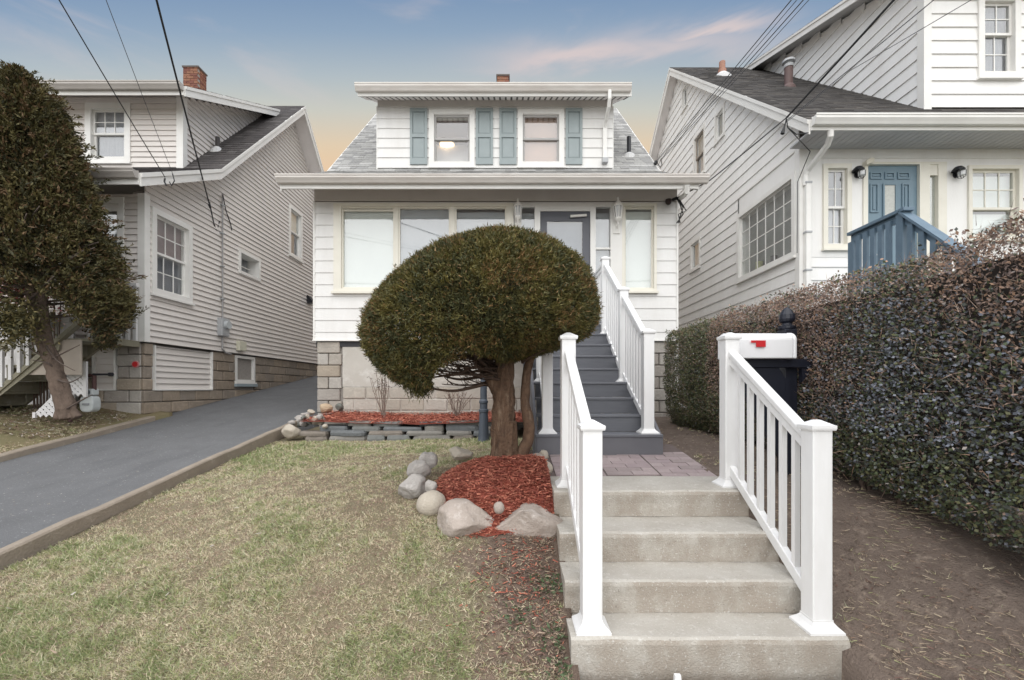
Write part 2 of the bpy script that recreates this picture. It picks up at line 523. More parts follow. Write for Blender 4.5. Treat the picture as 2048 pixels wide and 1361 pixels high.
ASPH = layered('asphalt', (0.200, 0.203, 0.208), (0.15, 0.152, 0.157), 3.0, 1.0, (0.36, 0.36, 0.36), 55, 0.57, 0.95, 0.8, 160, spec=0.2)
blend_extra(ASPH, (0.10, 0.103, 0.11), lambda nt: nrange(nt, nnoise(nt, 1.3, (2.2, 0.5, 1), 5), 0.52, 0.70, 0, 0.28))
METAL_B = mat('black_metal', (0.012, 0.013, 0.018), 0.35)
NAVY = mat('navy_post_paint', (0.010, 0.012, 0.022), 0.45)
BLUEP = mat('slate_blue_metal', (0.075, 0.09, 0.115), 0.5)
blend_extra(PVC, (0.55, 0.52, 0.47), lambda nt: nrange(nt, nnoise(nt, 9, (1, 1, 0.35), 8, 0.75), 0.58, 0.74, 0, 0.30))
blend_extra(ASPH, (0.42, 0.42, 0.42), lambda nt: nrange(nt, nnoise(nt, 38, (1, 1, 1), 2), 0.66, 0.72, 0, 0.7))
BLUE = mat('blue_door_paint', (0.165, 0.245, 0.30), 0.45, (0.145, 0.22, 0.275), 3, 0.5)
BLUE_R = mat('blue_rail_paint', (0.13, 0.195, 0.255), 0.5, (0.105, 0.16, 0.215), 8, 0.6)
CABLE = mat('black_cable', (0.02, 0.02, 0.022), 0.6)
CABLE_G = mat('grey_cable', (0.09, 0.09, 0.10), 0.6)
RED = mat('red_plastic', (0.55, 0.02, 0.025), 0.4)
COPPER = mat('copper_pipe', (0.42, 0.20, 0.13), 0.5, (0.3, 0.15, 0.10), 12, 0.7)
RUST = mat('brown_iron_pipe', (0.075, 0.035, 0.032), 0.6)
GALV = mat('galvanised_sheet', (0.45, 0.46, 0.47), 0.45, (0.36, 0.37, 0.38), 8, 0.6)
METER = mat('meter_grey_paint', (0.50, 0.53, 0.53), 0.45, (0.42, 0.45, 0.45), 12, 0.6)
OLDWOOD = layered('mossy_old_wood', (0.30, 0.28, 0.22), (0.20, 0.185, 0.13), 6, 0.9, (0.36, 0.345, 0.29), 10, 0.55, 0.9, 0.3, 60)
TANBOARD = mat('tan_board', (0.46, 0.40, 0.34), 0.8, (0.38, 0.33, 0.28), 4, 0.7)
LATTICE = mat('white_lattice', (0.72, 0.71, 0.71), 0.6, (0.60, 0.59, 0.58), 6, 0.7)
LAMPW = mat('white_lantern_paint', (0.80, 0.78, 0.74), 0.45)
LAMPG = mat('lantern_glass', (0.36, 0.36, 0.35), 0.15)
BARK = layered('yew_bark', (0.20, 0.125, 0.080), (0.080, 0.050, 0.036), 14, 1.0, (0.32, 0.235, 0.165), 26, 0.54, 0.95, 1.0, 45, stretch3=(1, 1, 0.12))
BARK_D = layered('cedar_bark', (0.19, 0.14, 0.11), (0.095, 0.07, 0.056), 12, 1.0, (0.28, 0.215, 0.17), 16, 0.58, 0.95, 0.9, 30, stretch3=(1, 1, 0.2))
TWIG = mat('twig', (0.16, 0.11, 0.085), 0.9, (0.10, 0.07, 0.055), 30, 0.7)
# ---------------------------------------------------------------- the land
def interp(y, ys, zs): return np.interp(y, ys, zs)


def z_drive(y): return np.maximum(-1.43, -0.866 + 0.14 * (np.minimum(y, 19.0) - 5.3))


def z_front(x, y):
    """front lawn, a bank that climbs from the pavement to a flat before the house"""
    a = interp(y, [1.0, 2.15, 2.4, 2.75, 3.0, 3.3, 3.7, 4.3, 6.6, 8.2], [-1.43, -1.43, -1.29, -1.08, -0.93, -0.79, -0.71, -0.665, -0.715, -0.70])
    b = interp(y, [1.0, 1.9, 2.2, 2.9, 4.2, 5.5, 6.6, 8.2], [-1.43, -1.43, -1.36, -1.20, -1.00, -0.83, -0.72, -0.62])
    t = np.clip((x + 3.3) / 3.6, 0, 1); t = t * t * (3 - 2 * t)
    return a * t + b * (1 - t)


def z_left(x, y):
    return z_drive(y) + 0.07 + 0.17 * np.clip(-6.05 - x, 0, 1.5)


def z_right(x, y):
    a = interp(y, [1.0, 2.0, 2.3, 2.8, 3.3, 4.3, 7.7, 12], [-1.43, -1.38, -1.29, -1.00, -0.75, -0.64, -0.50, -0.2])
    b = interp(y, [0.0, 1.0, 2.0, 2.6, 3.3, 4.3, 7.7, 12], [-1.40, -1.30, -0.98, -0.82, -0.69, -0.60, -0.48, -0.2])
    t = np.clip((x - 1.7) / 0.7, 0, 1)
    return a * (1 - t) + b * t


def wob(x, y, s, a, seed=0.0):
    return np.array([mnoise.noise(Vector((px * s + seed, py * s - seed, seed))) for px, py in zip(np.ravel(x), np.ravel(y))]).reshape(np.shape(x)) * a


def sheet(name, x0, x1, y0, y1, step, zf, m, wobble=0.0, ws=2.0, kind='structure', skirt=True):
    nx = max(2, int(round((x1 - x0) / step)) + 1); ny = max(2, int(round((y1 - y0) / step)) + 1)
    X, Y = np.meshgrid(np.linspace(x0, x1, nx), np.linspace(y0, y1, ny))
    Z = zf(X, Y)
    if wobble: Z = Z + wob(X, Y, ws, wobble, 3.1) + wob(X, Y, ws * 3.3, wobble * 0.4, 7.7)
    if skirt:   # the edges turn down into the ground
        X = np.pad(X, 1, mode='edge'); Y = np.pad(Y, 1, mode='edge'); Z = np.pad(Z, 1, mode='edge')
        Z[0, :] -= 0.35; Z[-1, :] -= 0.35; Z[1:-1, 0] -= 0.35; Z[1:-1, -1] -= 0.35; nx += 2; ny += 2
    V = np.stack([X, Y, Z], -1).reshape(-1, 3)
    c = np.array([(x0 + x1) / 2, (y0 + y1) / 2, float(Z.mean())])
    idx = np.arange(nx * ny).reshape(ny, nx)
    fs = np.stack([idx[:-1, :-1], idx[:-1, 1:], idx[1:, 1:], idx[1:, :-1]], -1).reshape(-1, 4)
    me = bpy.data.meshes.new(name); me.from_pydata((V - c).tolist(), [], fs.tolist()); me.materials.append(m)
    me.polygons.foreach_set('use_smooth', [True] * len(me.polygons))
    o = place(name, me, c)
    return tag(o, kind=kind)


TURF = layered('dormant_turf', (0.235, 0.190, 0.135), (0.165, 0.155, 0.085), 3.5, 1.0, (0.19, 0.14, 0.105), 11, 0.54, 0.95, 0.6, 150)
TURF_L = layered('thin_turf', (0.24, 0.185, 0.11), (0.15, 0.15, 0.07), 2.2, 1.0, (0.30, 0.23, 0.145), 11, 0.54, 0.95, 0.6, 150)
# earth shows through on the bank beside the steps and on trodden spots
def _bank(nt):
    g = nt.nodes.new('ShaderNodeNewGeometry'); s = nt.nodes.new('ShaderNodeSeparateXYZ'); nt.links.new(g.outputs['Position'], s.inputs[0])
    n = nnoise(nt, 4.5)
    ex = nmath(nt, 'ADD', s.outputs[0], nmath(nt, 'MULTIPLY', nmath(nt, 'SUBTRACT', n, 0.5), 1.6))
    a = nrange(nt, ex, -0.42, 0.02); b = nrange(nt, s.outputs[1], 2.95, 3.25, 1.0, 0.0)
    return nmath(nt, 'MAXIMUM', nmath(nt, 'MULTIPLY', a, b), nrange(nt, n, 0.62, 0.74, 0, 0.35))
blend_extra(TURF, (0.17, 0.125, 0.098), _bank)
SOIL = layered('bare_soil', (0.200, 0.155, 0.126), (0.125, 0.096, 0.080), 4, 1.0, (0.33, 0.265, 0.21), 18, 0.53, 0.95, 0.8, 90)
GROUND = layered('far_ground', (0.20, 0.175, 0.12), (0.14, 0.13, 0.075), 0.8, 0.9, (0.22, 0.19, 0.14), 6, 0.55, 0.95)
PAVE = layered('pavement_concrete', (0.50, 0.475, 0.43), (0.42, 0.39, 0.345), 2.0, 0.8, (0.58, 0.555, 0.51), 8, 0.56, 0.9, 0.2, 80)

tag(sheet('ground', -300, 300, -300, 300, 60.0, lambda x, y: x * 0 - 1.75, GROUND))
tag(sheet('road', -60, 60, -9.0, -1.2, 2.0, lambda x, y: x * 0 - 1.58, ASPH))
tag(sheet('pavement', -40, 40, -0.6, 2.17, 0.5, lambda x, y: x * 0 - 1.412, PAVE))
mb = MB().box(-40, 40, -1.2, -0.6, -1.9, -1.45); tag(mb.build('verge_kerb', PAVE), kind='structure')
tag(sheet('lawn', -3.32, 0.34, 2.13, 8.0, 0.09, z_front, TURF, 0.018, 2.2))
tag(sheet('neighbour_lawn', -16, -6.0, 1.0, 8.0, 0.12, z_left, TURF_L, 0.02, 2.0))
tag(sheet('driveway', -6.30, -3.36, -0.7, 20.0, 0.25, lambda x, y: z_drive(y) - 0.010 * np.cos((x + 4.8) * 2.0), ASPH, 0.006, 1.4))
tag(sheet('soil', 1.66, 4.95, 0.9, 20.0, 0.10, z_right, SOIL, 0.022, 2.4))
tag(sheet('side_yard', 0.2, 1.75, 4.2, 8.0, 0.15, lambda x, y: x * 0 - 0.67, SOIL, 0.02, 2.4))
tag(sheet('neighbour_yard', 4.90, 18, 0.9, 9.0, 0.4, lambda x, y: x * 0 - 0.35, TURF_L, 0.02, 1.4))


def kerb(name, x0, x1, y0, y1, lift, label=None):
    ys = np.linspace(y0, y1, 26); mbk = MB()
    vs = []; fs = []
    for i, y in enumerate(ys):
        wx = 0.016 * mnoise.noise(Vector((y * 1.3, x0, 0))); zt = float(z_drive(y)) + lift + 0.014 * mnoise.noise(Vector((y * 2.1, x0, 4))) + 0.006 * mnoise.noise(Vector((y * 9, x0, 4)))
        vs += [(x0 + wx, y, zt - 0.5), (x0 + wx, y, zt - 0.012), (x0 + wx + 0.012, y, zt), (x1 + wx - 0.012, y, zt), (x1 + wx, y, zt - 0.012), (x1 + wx, y, zt - 0.5)]
    for i in range(len(ys) - 1):
        for k in range(5):
            a = i * 6 + k; fs.append((a, a + 1, a + 7, a + 6))
    fs.append((5, 4, 3, 2, 1, 0)); e = (len(ys) - 1) * 6; fs.append([e + k for k in range(6)])
    mbk.add(vs, fs)
    return tag(mbk.build(name, CURB), kind='structure')


kerb('driveway_kerb', -3.41, -3.325, 0.6, 7.05, 0.125)
kerb('neighbour_kerb', -6.10, -5.97, 0.6, 7.58, 0.085)
# ---------------------------------------------------------------- building kit
def shingles(parent, mats, x0, x1, e, t, expo=0.14, skip=None, name='shingles'):
    """tabs laid in courses from the eave point e=(y,z) to t=(y,z); one joined part"""
    E = Vector((0, e[0], e[1])); T = Vector((0, t[0], t[1])); d = (T - E); Ls = d.length; d.normalize()
    n = Vector((0, -d.z, d.y))
    mbs = MB(); k = 0; r = random.Random(int(abs(x0 * 31 + e[0] * 17)))
    s = 0.0
    while s < Ls:
        x = x0 - r.random() * 0.2
        s1 = min(s + expo + 0.01, Ls)
        while x < x1:
            w = r.uniform(0.11, 0.27); xa = max(x, x0); xb = min(x + w - 0.004, x1); x += w
            if xb - xa < 0.02: continue
            if skip and skip(xa, xb, E.y + d.y * s): continue
            lift = r.uniform(0.005, 0.012); j = r.uniform(-0.004, 0.004); a = s + j
            q = []
            for ss, l0, l1 in ((a, -0.004, lift), (s1, -0.004, 0.002)):
                for xx in (xa, xb):
                    b = E + d * ss
                    q.append(Vector((xx, b.y, b.z)) + n * l0); q.append(Vector((xx, b.y, b.z)) + n * l1)
            # q: 0 lowL 1 topL 2 lowR 3 topR | 4..7 at the upper end
            mbs.mi = r.choice((0, 0, 1, 1, 2))
            mbs.add(q, [(1, 3, 7, 5), (0, 2, 3, 1), (0, 1, 5, 4), (2, 6, 7, 3)])
        s += expo
    o = mbs.build(name, mats, parent)
    return tag(o, kind='stuff')


def slab(name, m, parent, x0, x1, pts, th=0.14):
    """roof deck: profile line pts [(y,z)...] thickened downward, pushed along x"""
    up = [Vector((x0, y, z - 0.004)) for y, z in pts]
    dn = [Vector((x0, y, z - th)) for y, z in pts[::-1]]
    mbs = MB()
    # one prism per leg keeps the outline convex
    for i in range(len(pts) - 1):
        a, b = pts[i], pts[i + 1]
        mbs.prism([(x0, a[0], a[1] - 0.004), (x0, b[0], b[1] - 0.004), (x0, b[0], b[1] - th), (x0, a[0], a[1] - th)], (x1 - x0, 0, 0))
    return mbs.build(name, m, parent)


def rake(name, m, parent, x0, x1, pts, hi, th):
    """rake boards along a gable edge, one per leg"""
    for i in range(len(pts) - 1):
        a, b = pts[i], pts[i + 1]
        MB().prism([(x0, a[0], a[1] + hi), (x0, b[0], b[1] + hi), (x0, b[0], b[1] + hi - th), (x0, a[0], a[1] + hi - th)], (x1 - x0, 0, 0)).build(name, m, parent)


def gutter(parent, x0, x1, y_back, ztop, name='gutter', m=None, depth=0.12, h=0.125):
    y0 = y_back - 0.002
    prof = [(y0, ztop), (y0, ztop - h), (y0 - depth * 0.55, ztop - h), (y0 - depth * 0.7, ztop - h * 0.75), (y0 - depth * 0.92, ztop - h * 0.45),
            (y0 - depth * 0.92, ztop - h * 0.22), (y0 - depth, ztop - h * 0.16), (y0 - depth, ztop), (y0 - depth + 0.012, ztop), (y0 - depth + 0.012, ztop - h * 0.12),
            (y0 - 0.012, ztop - h * 0.12), (y0 - 0.012, ztop)]
    mbg = MB(); n = len(prof)
    vs = [(x0, y, z) for y, z in prof] + [(x1, y, z) for y, z in prof]
    fs = [list(range(n)), list(range(n, 2 * n))[::-1]] + [(i, n + i, n + (i + 1) % n, (i + 1) % n) for i in range(n)]
    mbg.add(vs, fs)
    return mbg.build(name, m or GUTTER, parent)


def window(w, house, s0, s1, z0, z1, trim=0.09, kind='double', grid=None, grid_low=None, back=BLIND, back_low=None, m=TRIM, proud=0.035, sill=True, sash_m=None,
           glass=None, meet=0.5, back_d=-0.09, back_gap=None, sash_w=0.04, name='window', label=None, drop=0.0):
    """trim is the part 'window'; sashes, panes, muntins and the blind behind are its sub-parts. s0..z1 is the outside of the trim."""
    f = MB(); t = trim
    w.box(f, s0, s1, z1 - t, z1, -0.02, proud); w.box(f, s0, s1, z0, z0 + t, -0.02, proud)
    w.box(f, s0, s0 + t, z0 + t, z1 - t, -0.02, proud); w.box(f, s1 - t, s1, z0 + t, z1 - t, -0.02, proud)
    # jamb liner back into the wall
    a0, a1, b0, b1 = s0 + t - 0.012, s1 - t + 0.012, z0 + t - 0.012, z1 - t + 0.012
    D = -0.20
    w.box(f, a0, a0 + 0.012, b0, b1, D, -0.021); w.box(f, a1 - 0.012, a1, b0, b1, D, -0.021)
    w.box(f, a0 + 0.012, a1 - 0.012, b0, b0 + 0.012, D, -0.021); w.box(f, a0 + 0.012, a1 - 0.012, b1 - 0.012, b1, D, -0.021)
    win = f.build(name, m, house)
    if label: win['label'] = label
    if sill: w.part('sill', m, win, s0 - 0.02, s1 + 0.02, z0 - 0.035, z0 - 0.001, -0.015, proud + 0.03)
    i0, i1, j0, j1 = s0 + t, s1 - t, z0 + t, z1 - t
    sm = sash_m or m

    def sash(p0, p1, q0, q1, d, grid_, b, nm='sash'):
        sw = sash_w; mb_ = MB()
        w.box(mb_, p0, p1, q1 - sw, q1, d - 0.03, d); w.box(mb_, p0, p1, q0, q0 + sw, d - 0.03, d)
        w.box(mb_, p0, p0 + sw, q0 + sw, q1 - sw, d - 0.03, d); w.box(mb_, p1 - sw, p1, q0 + sw, q1 - sw, d - 0.03, d)
        mb_.build(nm, sm, win)
        g = MB(); w.box(g, p0 + sw - 0.003, p1 - sw + 0.003, q0 + sw - 0.003, q1 - sw + 0.003, d - 0.020, d - 0.014); g.build('pane', glass or GLASS, win)
        if grid_:
            cx, cz = grid_; gm = MB(); bw = 0.0085
            for i in range(1, cx):
                x = p0 + sw + (p1 - p0 - 2 * sw) * i / cx; w.box(gm, x - bw, x + bw, q0 + sw, q1 - sw, d - 0.013, d - 0.003)
            for k in range(1, cz):
                zz = q0 + sw + (q1 - q0 - 2 * sw) * k / cz; w.box(gm, p0 + sw, p1 - sw, zz - bw, zz + bw, d - 0.0125, d - 0.0035)
            gm.build('muntin', sm, win)

    if kind == 'double':
        zm = j0 + (j1 - j0) * meet
        sash(i0, i1, zm - 0.018, j1, -0.015, grid, back)
        sash(i0, i1, j0, zm + 0.018, -0.046, grid_low, back_low)
        for (q0, q1, bm) in ((zm, j1, back), (j0, zm, back_low if back_low is not None else back)):
            if bm is not None: w.part('blind', bm, win, i0, i1, q0 + 0.001, q1 - drop, back_d - 0.03, back_d - 0.02)
    else:
        sash(i0, i1, j0, j1, -0.015, grid, back)
        if back is not None: w.part('blind', back, win, i0, i1, j0, j1 - drop, back_d - 0.02, back_d - 0.01)
    return win


def lantern(name, c, label, scale=1.0, group=None):
    """white wall lantern: back plate, arm, roof, glass cage, tail"""
    t = thing(name, c, label, 'wall lantern', group)
    x, y, z = c; k = scale
    MB().box(x - 0.05 * k, x + 0.05 * k, y - 0.02, y + 0.01, z - 0.33 * k, z - 0.05 * k).build('back_plate', LAMPW, t, bevel=0.008)
    MB().tube([(x, y - 0.02, z - 0.22 * k), (x, y - 0.08, z - 0.27 * k), (x, y - 0.12, z - 0.22 * k), (x, y - 0.12, z - 0.15 * k)], 0.011, 8).build('arm', LAMPW, t)
    cc = (x, y - 0.12, z)
    MB().lathe([(0.012, 0.17 * k), (0.02, 0.15 * k), (0.012, 0.13 * k), (0.03 * k, 0.11 * k), (0.075 * k, 0.045 * k), (0.08 * k, 0.03 * k)], cc, 8).build('lantern_roof', LAMPW, t)
    g = MB().lathe([(0.045 * k, -0.13 * k), (0.066 * k, 0.03 * k)], cc, 8).build('lantern_glass', LAMPG, t)
    cage = MB()
    for a in range(8):
        an = a * math.pi / 4
        cage.tube([(cc[0] + 0.046 * k * math.cos(an), cc[1] + 0.046 * k * math.sin(an), z - 0.13 * k), (cc[0] + 0.068 * k * math.cos(an), cc[1] + 0.068 * k * math.sin(an), z + 0.03 * k)], 0.006, 5)
    cage.build('cage', LAMPW, t)
    MB().lathe([(0.015, -0.19 * k), (0.05 * k, -0.15 * k), (0.055 * k, -0.13 * k)], cc, 8).build('lantern_base', LAMPW, t)
    return t


def blockwork(w, parent, s0, s1, z0, z1, bl, bh, d=0.045, zcut=None, holes=(), mats=None):
    """split-faced foundation blocks on a mortar bed"""
    r = random.Random(int(s0 * 97 + z1 * 31)); z = z1; row = 0
    while z > z0 + 0.02:
        za = max(z - bh, z0); x = s0 - (bl * 0.5 if row % 2 else 0)
        while x < s1 - 0.01:
            xa, xb = max(x, s0), min(x + bl, s1); x += bl
            if xb - xa < 0.04: continue
            if any(xb > h0 + 0.03 and xa < h1 - 0.03 and z > h2 + 0.02 and za < h3 - 0.02 for h0, h1, h2, h3 in holes):
                cut = [(h0, h1) for h0, h1, h2, h3 in holes if xb > h0 + 0.03 and xa < h1 - 0.03 and z > h2 + 0.02 and za < h3 - 0.02][0]
                segs = [(xa, min(xb, cut[0] - 0.012)), (max(xa, cut[1] + 0.012), xb)]
            else: segs = [(xa, xb)]
            for sa, sb in segs:
                if sb - sa < 0.05: continue
                if zcut and za < zcut((sa + sb) / 2) - bh * 1.0 and z < zcut((sa + sb) / 2) - 0.02: continue
                w.part('block', r.choice(mats or BLOCKS), parent, sa + 0.007, sb - 0.007, za + 0.006, z - 0.006, -0.02, d + r.uniform(-0.010, 0.010), bevel=0.012)
        z -= bh; row += 1


# ================================================================ the middle house
HY = 7.7
house = thing('house', (-0.25, HY, -0.5), 'small white middle house behind the ball-shaped yew, blue-grey shutters on its dormer', 'house')
wf = Wall((0, HY), (1, 0), (0, -1))          # front: s = x
X0, X1 = -3.354, 2.866
ROOF = [(7.10, 3.315), (8.9, 4.30), (12.6, 7.85), (18.2, 2.5)]
# inner shell
mb = MB(); mb.box(X0 + 0.1, X1 - 0.1, 8.5, 8.6, 0.85, 4.05); mb.build('inner_wall', INNER, house)
mb = MB(); mb.box(X0 + 0.03, X1 - 0.03, HY + 0.02, 18, 0.72, 0.86); mb.build('floor_slab', DARK, house)
mb = MB(); mb.box(X0 + 0.02, X0 + 0.12, HY + 0.03, 17.9, 0.86, 3.4); mb.build('side_wall', WHITE, house)
mb = MB(); mb.box(X1 - 0.12, X1 - 0.02, HY + 0.03, 17.9, 0.86, 3.4); mb.build('side_wall', WHITE, house)
for xx in (X0 + 0.02, X1 - 0.12):
    MB().prism([(xx, HY + 0.05, 3.4), (xx, 8.9, 4.14), (xx, 12.6, 7.69), (xx, 17.3, 3.2), (xx, 17.3, 3.0), (xx, HY + 0.05, 3.0)], (0.1, 0, 0)).build('gable_wall', WHITE, house)
# window and door openings (outer trim)
def px_x(u, y=HY): return (u - 1020) * y / F
def px_z(v, y=HY): return (778 - v) * y / F
W1 = (px_x(669), px_x(1027), px_z(584), px_z(409))
W2 = (px_x(1243), px_x(1312), px_z(584), px_z(409))
ENT = (px_x(1041), px_x(1243), 0.84, px_z(409))
holes = [W1, W2, ENT]
siding(wf, house, WHITE, 0.838, 3.21 - 0.02, 0.2036, lambda z: (X0, X1), holes, first=0.967)
wf.part('frieze_board', FRIEZE, house, X0 + 0.01, X1 - 0.01, 3.205, 3.45, -0.03, 0.012)
wf.part('water_table', TRIM, house, X0 - 0.015, X1 + 0.015, 0.815, 0.837, -0.05, 0.035)
wf.part('corner_board', TRIM, house, X0 - 0.008, X0 + 0.022, 0.838, 3.20, -0.06, 0.022)
wf.part('corner_board', TRIM, house, X1 - 0.022, X1 + 0.008, 0.838, 3.20, -0.06, 0.022)

# triple front window: trim with three lights, each its own pane and backing
f = MB(); s0, s1, z0, z1 = W1
tr = 0.05
lights = [(px_x(684), px_x(790)), (px_x(797), px_x(901)), (px_x(910), px_x(1013))]
wf.box(f, s0, s1, z1 - tr, z1, -0.02, 0.05); wf.box(f, s0, s1, z0, z0 + tr, -0.02, 0.05)
edges = [s0] + [v for l in lights for v in l] + [s1]
for i in range(0, 8, 2):
    wf.box(f, edges[i], edges[i + 1], z0 + tr, z1 - tr, -0.05, 0.05 if i in (0, 6) else 0.03)
tw = f.build('window', CREAM, house); tw['label'] = 'wide three-light front window with pale blinds'
wf.part('sill', CREAM, tw, s0 - 0.03, s1 + 0.03, z0 - 0.04, z0 - 0.001, -0.015, 0.08)
for i, ((a, b), bk) in enumerate(zip(lights, (BLIND, BLIND_G, BLIND_G))):
    q0, q1 = z0 + tr, z1 - tr; fr = MB(); sw = 0.028
    wf.box(fr, a, b, q1 - sw, q1, -0.04, 0.012); wf.box(fr, a, b, q0, q0 + sw, -0.04, 0.012)
    wf.box(fr, a, a + sw, q0 + sw, q1 - sw, -0.04, 0.012); wf.box(fr, b - sw, b, q0 + sw, q1 - sw, -0.04, 0.012)
    fr.build('sash', CREAM, tw)
    g = MB(); wf.box(g, a + sw - 0.003, b - sw + 0.003, q0 + sw - 0.003, q1 - sw + 0.003, -0.02, -0.014); g.build('pane', GLASS, tw)
    wf.part('blind', bk, tw, a, b, q0, q1 - (0.05, 0.02, 0.07)[i], -0.065, -0.055)
    if i == 0:
        wf.part('upper_bar', CREAM, tw, a + sw, b - sw, q1 - sw - 0.045, q1 - sw - 0.012, -0.012, 0.004)
# right single window
window(wf, house, *W2, trim=0.045, kind='fixed', back=BLIND, m=CREAM, proud=0.05, sash_w=0.03, back_d=-0.10, drop=0.04, label='tall narrow window at the right end of the front')
# entrance: storm door, side lights and posts
f = MB(); s0, s1, z0, z1 = ENT
dl, dr = px_x(1080), px_x(1180)
wf.box(f, s0, s1, z1 - 0.055, z1, -0.05, 0.03)
wf.box(f, px_x(1069), dl, z0, z1 - 0.055, -0.05, 0.045); wf.box(f, dr, px_x(1190.5), z0, z1 - 0.055, -0.05, 0.045)
wf.box(f, dl, dr, z1 - 0.13, z1 - 0.055, -0.05, 0.04)
wf.box(f, px_x(1220), s1, z0, z1 - 0.055, -0.05, 0.045); wf.box(f, s0, px_x(1043), z0, z1 - 0.055, -0.05, 0.03)
for a, b in ((px_x(1043), px_x(1069)), (px_x(1190.5), px_x(1220))):
    wf.box(f, a, b, px_z(500), px_z(496), -0.04, 0.02); wf.box(f, a, b, z0, 1.55, -0.04, 0.015)
ent = f.build('door_frame', TRIM, house)
for a, b in ((px_x(1043), px_x(1069)), (px_x(1190.5), px_x(1220))):
    g = MB(); wf.box(g, a, b, 1.55, px_z(500), -0.02, -0.014); wf.box(g, a, b, px_z(496), z1 - 0.055, -0.02, -0.014); g.build('pane', GLASS, ent)
    wf.part('sidelight_curtain', BLIND_G, ent, a, b, 1.50, z1 - 0.12, -0.10, -0.09)
d = MB(); dz0, dz1 = 0.95, z1 - 0.13
ga, gb, gz0, gz1 = px_x(1094), px_x(1165), 1.15, px_z(443)
wf.box(d, dl, dr, gz1, dz1, -0.03, 0.01); wf.box(d, dl, dr, dz0, gz0, -0.03, 0.01); wf.box(d, dl, ga, gz0, gz1, -0.03, 0.01); wf.box(d, gb, dr, gz0, gz1, -0.03, 0.01)
door = d.build('storm_door', SLATE, house)
g = MB(); wf.box(g, ga - 0.004, gb + 0.004, gz0 - 0.004, gz1 + 0.004, -0.014, -0.008); g.build('pane', GLASS_D, door)
wf.part('door_curtain', BLIND_G, door, ga, gb, gz0, gz1, -0.09, -0.08)
wf.part('threshold', TRIM, door, dl, dr, 0.90, 0.948, -0.04, 0.03)
MB().tube([wf.p(px_x(1176), 1.95, 0.04), wf.p(px_x(1176), 2.12, 0.04)], 0.012, 8).build('handle', METAL_B, door)
MB().tube([wf.p(px_x(1172), px_z(433), 0.045), wf.p(px_x(1140), px_z(435.5), 0.055)], 0.022, 10).build('door_closer', LAMPW, door)

# roof of the middle house
RX0, RX1 = -3.60, 2.96
slab('roof', SOFFIT, house, RX0, RX1, ROOF)
inside = lambda xa, xb, y: (xa > -2.6 and xb < 2.0 and y > 9.05)
shingles(house, SH, RX0 - 0.01, RX1 + 0.01, ROOF[0], ROOF[1], 0.135)
shingles(house, SH, RX0 - 0.01, RX1 + 0.01, ROOF[1], ROOF[2], 0.135, skip=inside)
mb = MB(); mb.box(RX0, RX1, 7.07, 7.098, 3.145, 3.305); mb.build('fascia', TRIM, house)
gutter(house, -3.64, 3.09, 7.07, 3.325, h=0.115)
rake('rake_board', TRIM, house, RX1 + 0.001, RX1 + 0.026, ROOF, 0.0, 0.19)
rake('rake_board', TRIM, house, RX0 - 0.026, RX0 - 0.001, ROOF, 0.0, 0.19)
# downspout stub and elbow under the right end of the gutter
MB().tube([P(1374, 370, 7.02), P(1374, 384, 7.05), P(1368, 392, 7.35), P(1358, 398, 7.62)], 0.038, 10).build('downspout_elbow', TRIM, house)

# dormer
DY = 9.0
wd = Wall((0, DY), (1, 0), (0, -1))
DX0, DX1 = -2.655, 2.055
def dx(u): return (u - 1020) * DY / F
def dz(v): return (778 - v) * DY / F
dw1 = (dx(858.5), dx(949.5), dz(335), dz(220)); dw2 = (dx(1035.5), dx(1128), dz(335), dz(220))
siding(wd, house, WHITE, dz(337), dz(214), 0.194, lambda z: (DX0, DX1), [dw1, dw2], thick=0.02, first=dz(316))
wd.part('frieze_board', FRIEZE, house, DX0 + 0.01, DX1 - 0.01, dz(214) + 0.002, dz(196), -0.03, 0.014)
wd.part('corner_board', TRIM, house, DX0 - 0.012, DX0 + 0.01, dz(345), dz(214), -0.05, 0.016)
wd.part('corner_board', TRIM, house, DX1 - 0.01, DX1 + 0.012, dz(345), dz(214), -0.05, 0.016)
for xx in (DX0, DX1 - 0.1):
    MB().prism([(xx, DY + 0.03, 4.3), (xx, DY + 0.03, 5.80), (xx, 12.3, 7.32), (xx, 12.3, 7.2)], (0.1, 0, 0)).build('dormer_side_wall', WHITE, house)
window(wd, house, *dw1, trim=0.10, kind='double', back=None, back_low=None, m=TRIM, sash_m=mat('grey_sash', (0.42, 0.41, 0.40), 0.5), meet=0.5, label='left dormer window with a lit ceiling lamp inside')
window(wd, house, *dw2, trim=0.10, kind='double', back=BLIND_GLOW, back_low=BLIND_GLOW, m=TRIM, sash_m=MATS['grey_sash'], meet=0.5, label='right dormer window with a warm glow put into its blind colour')
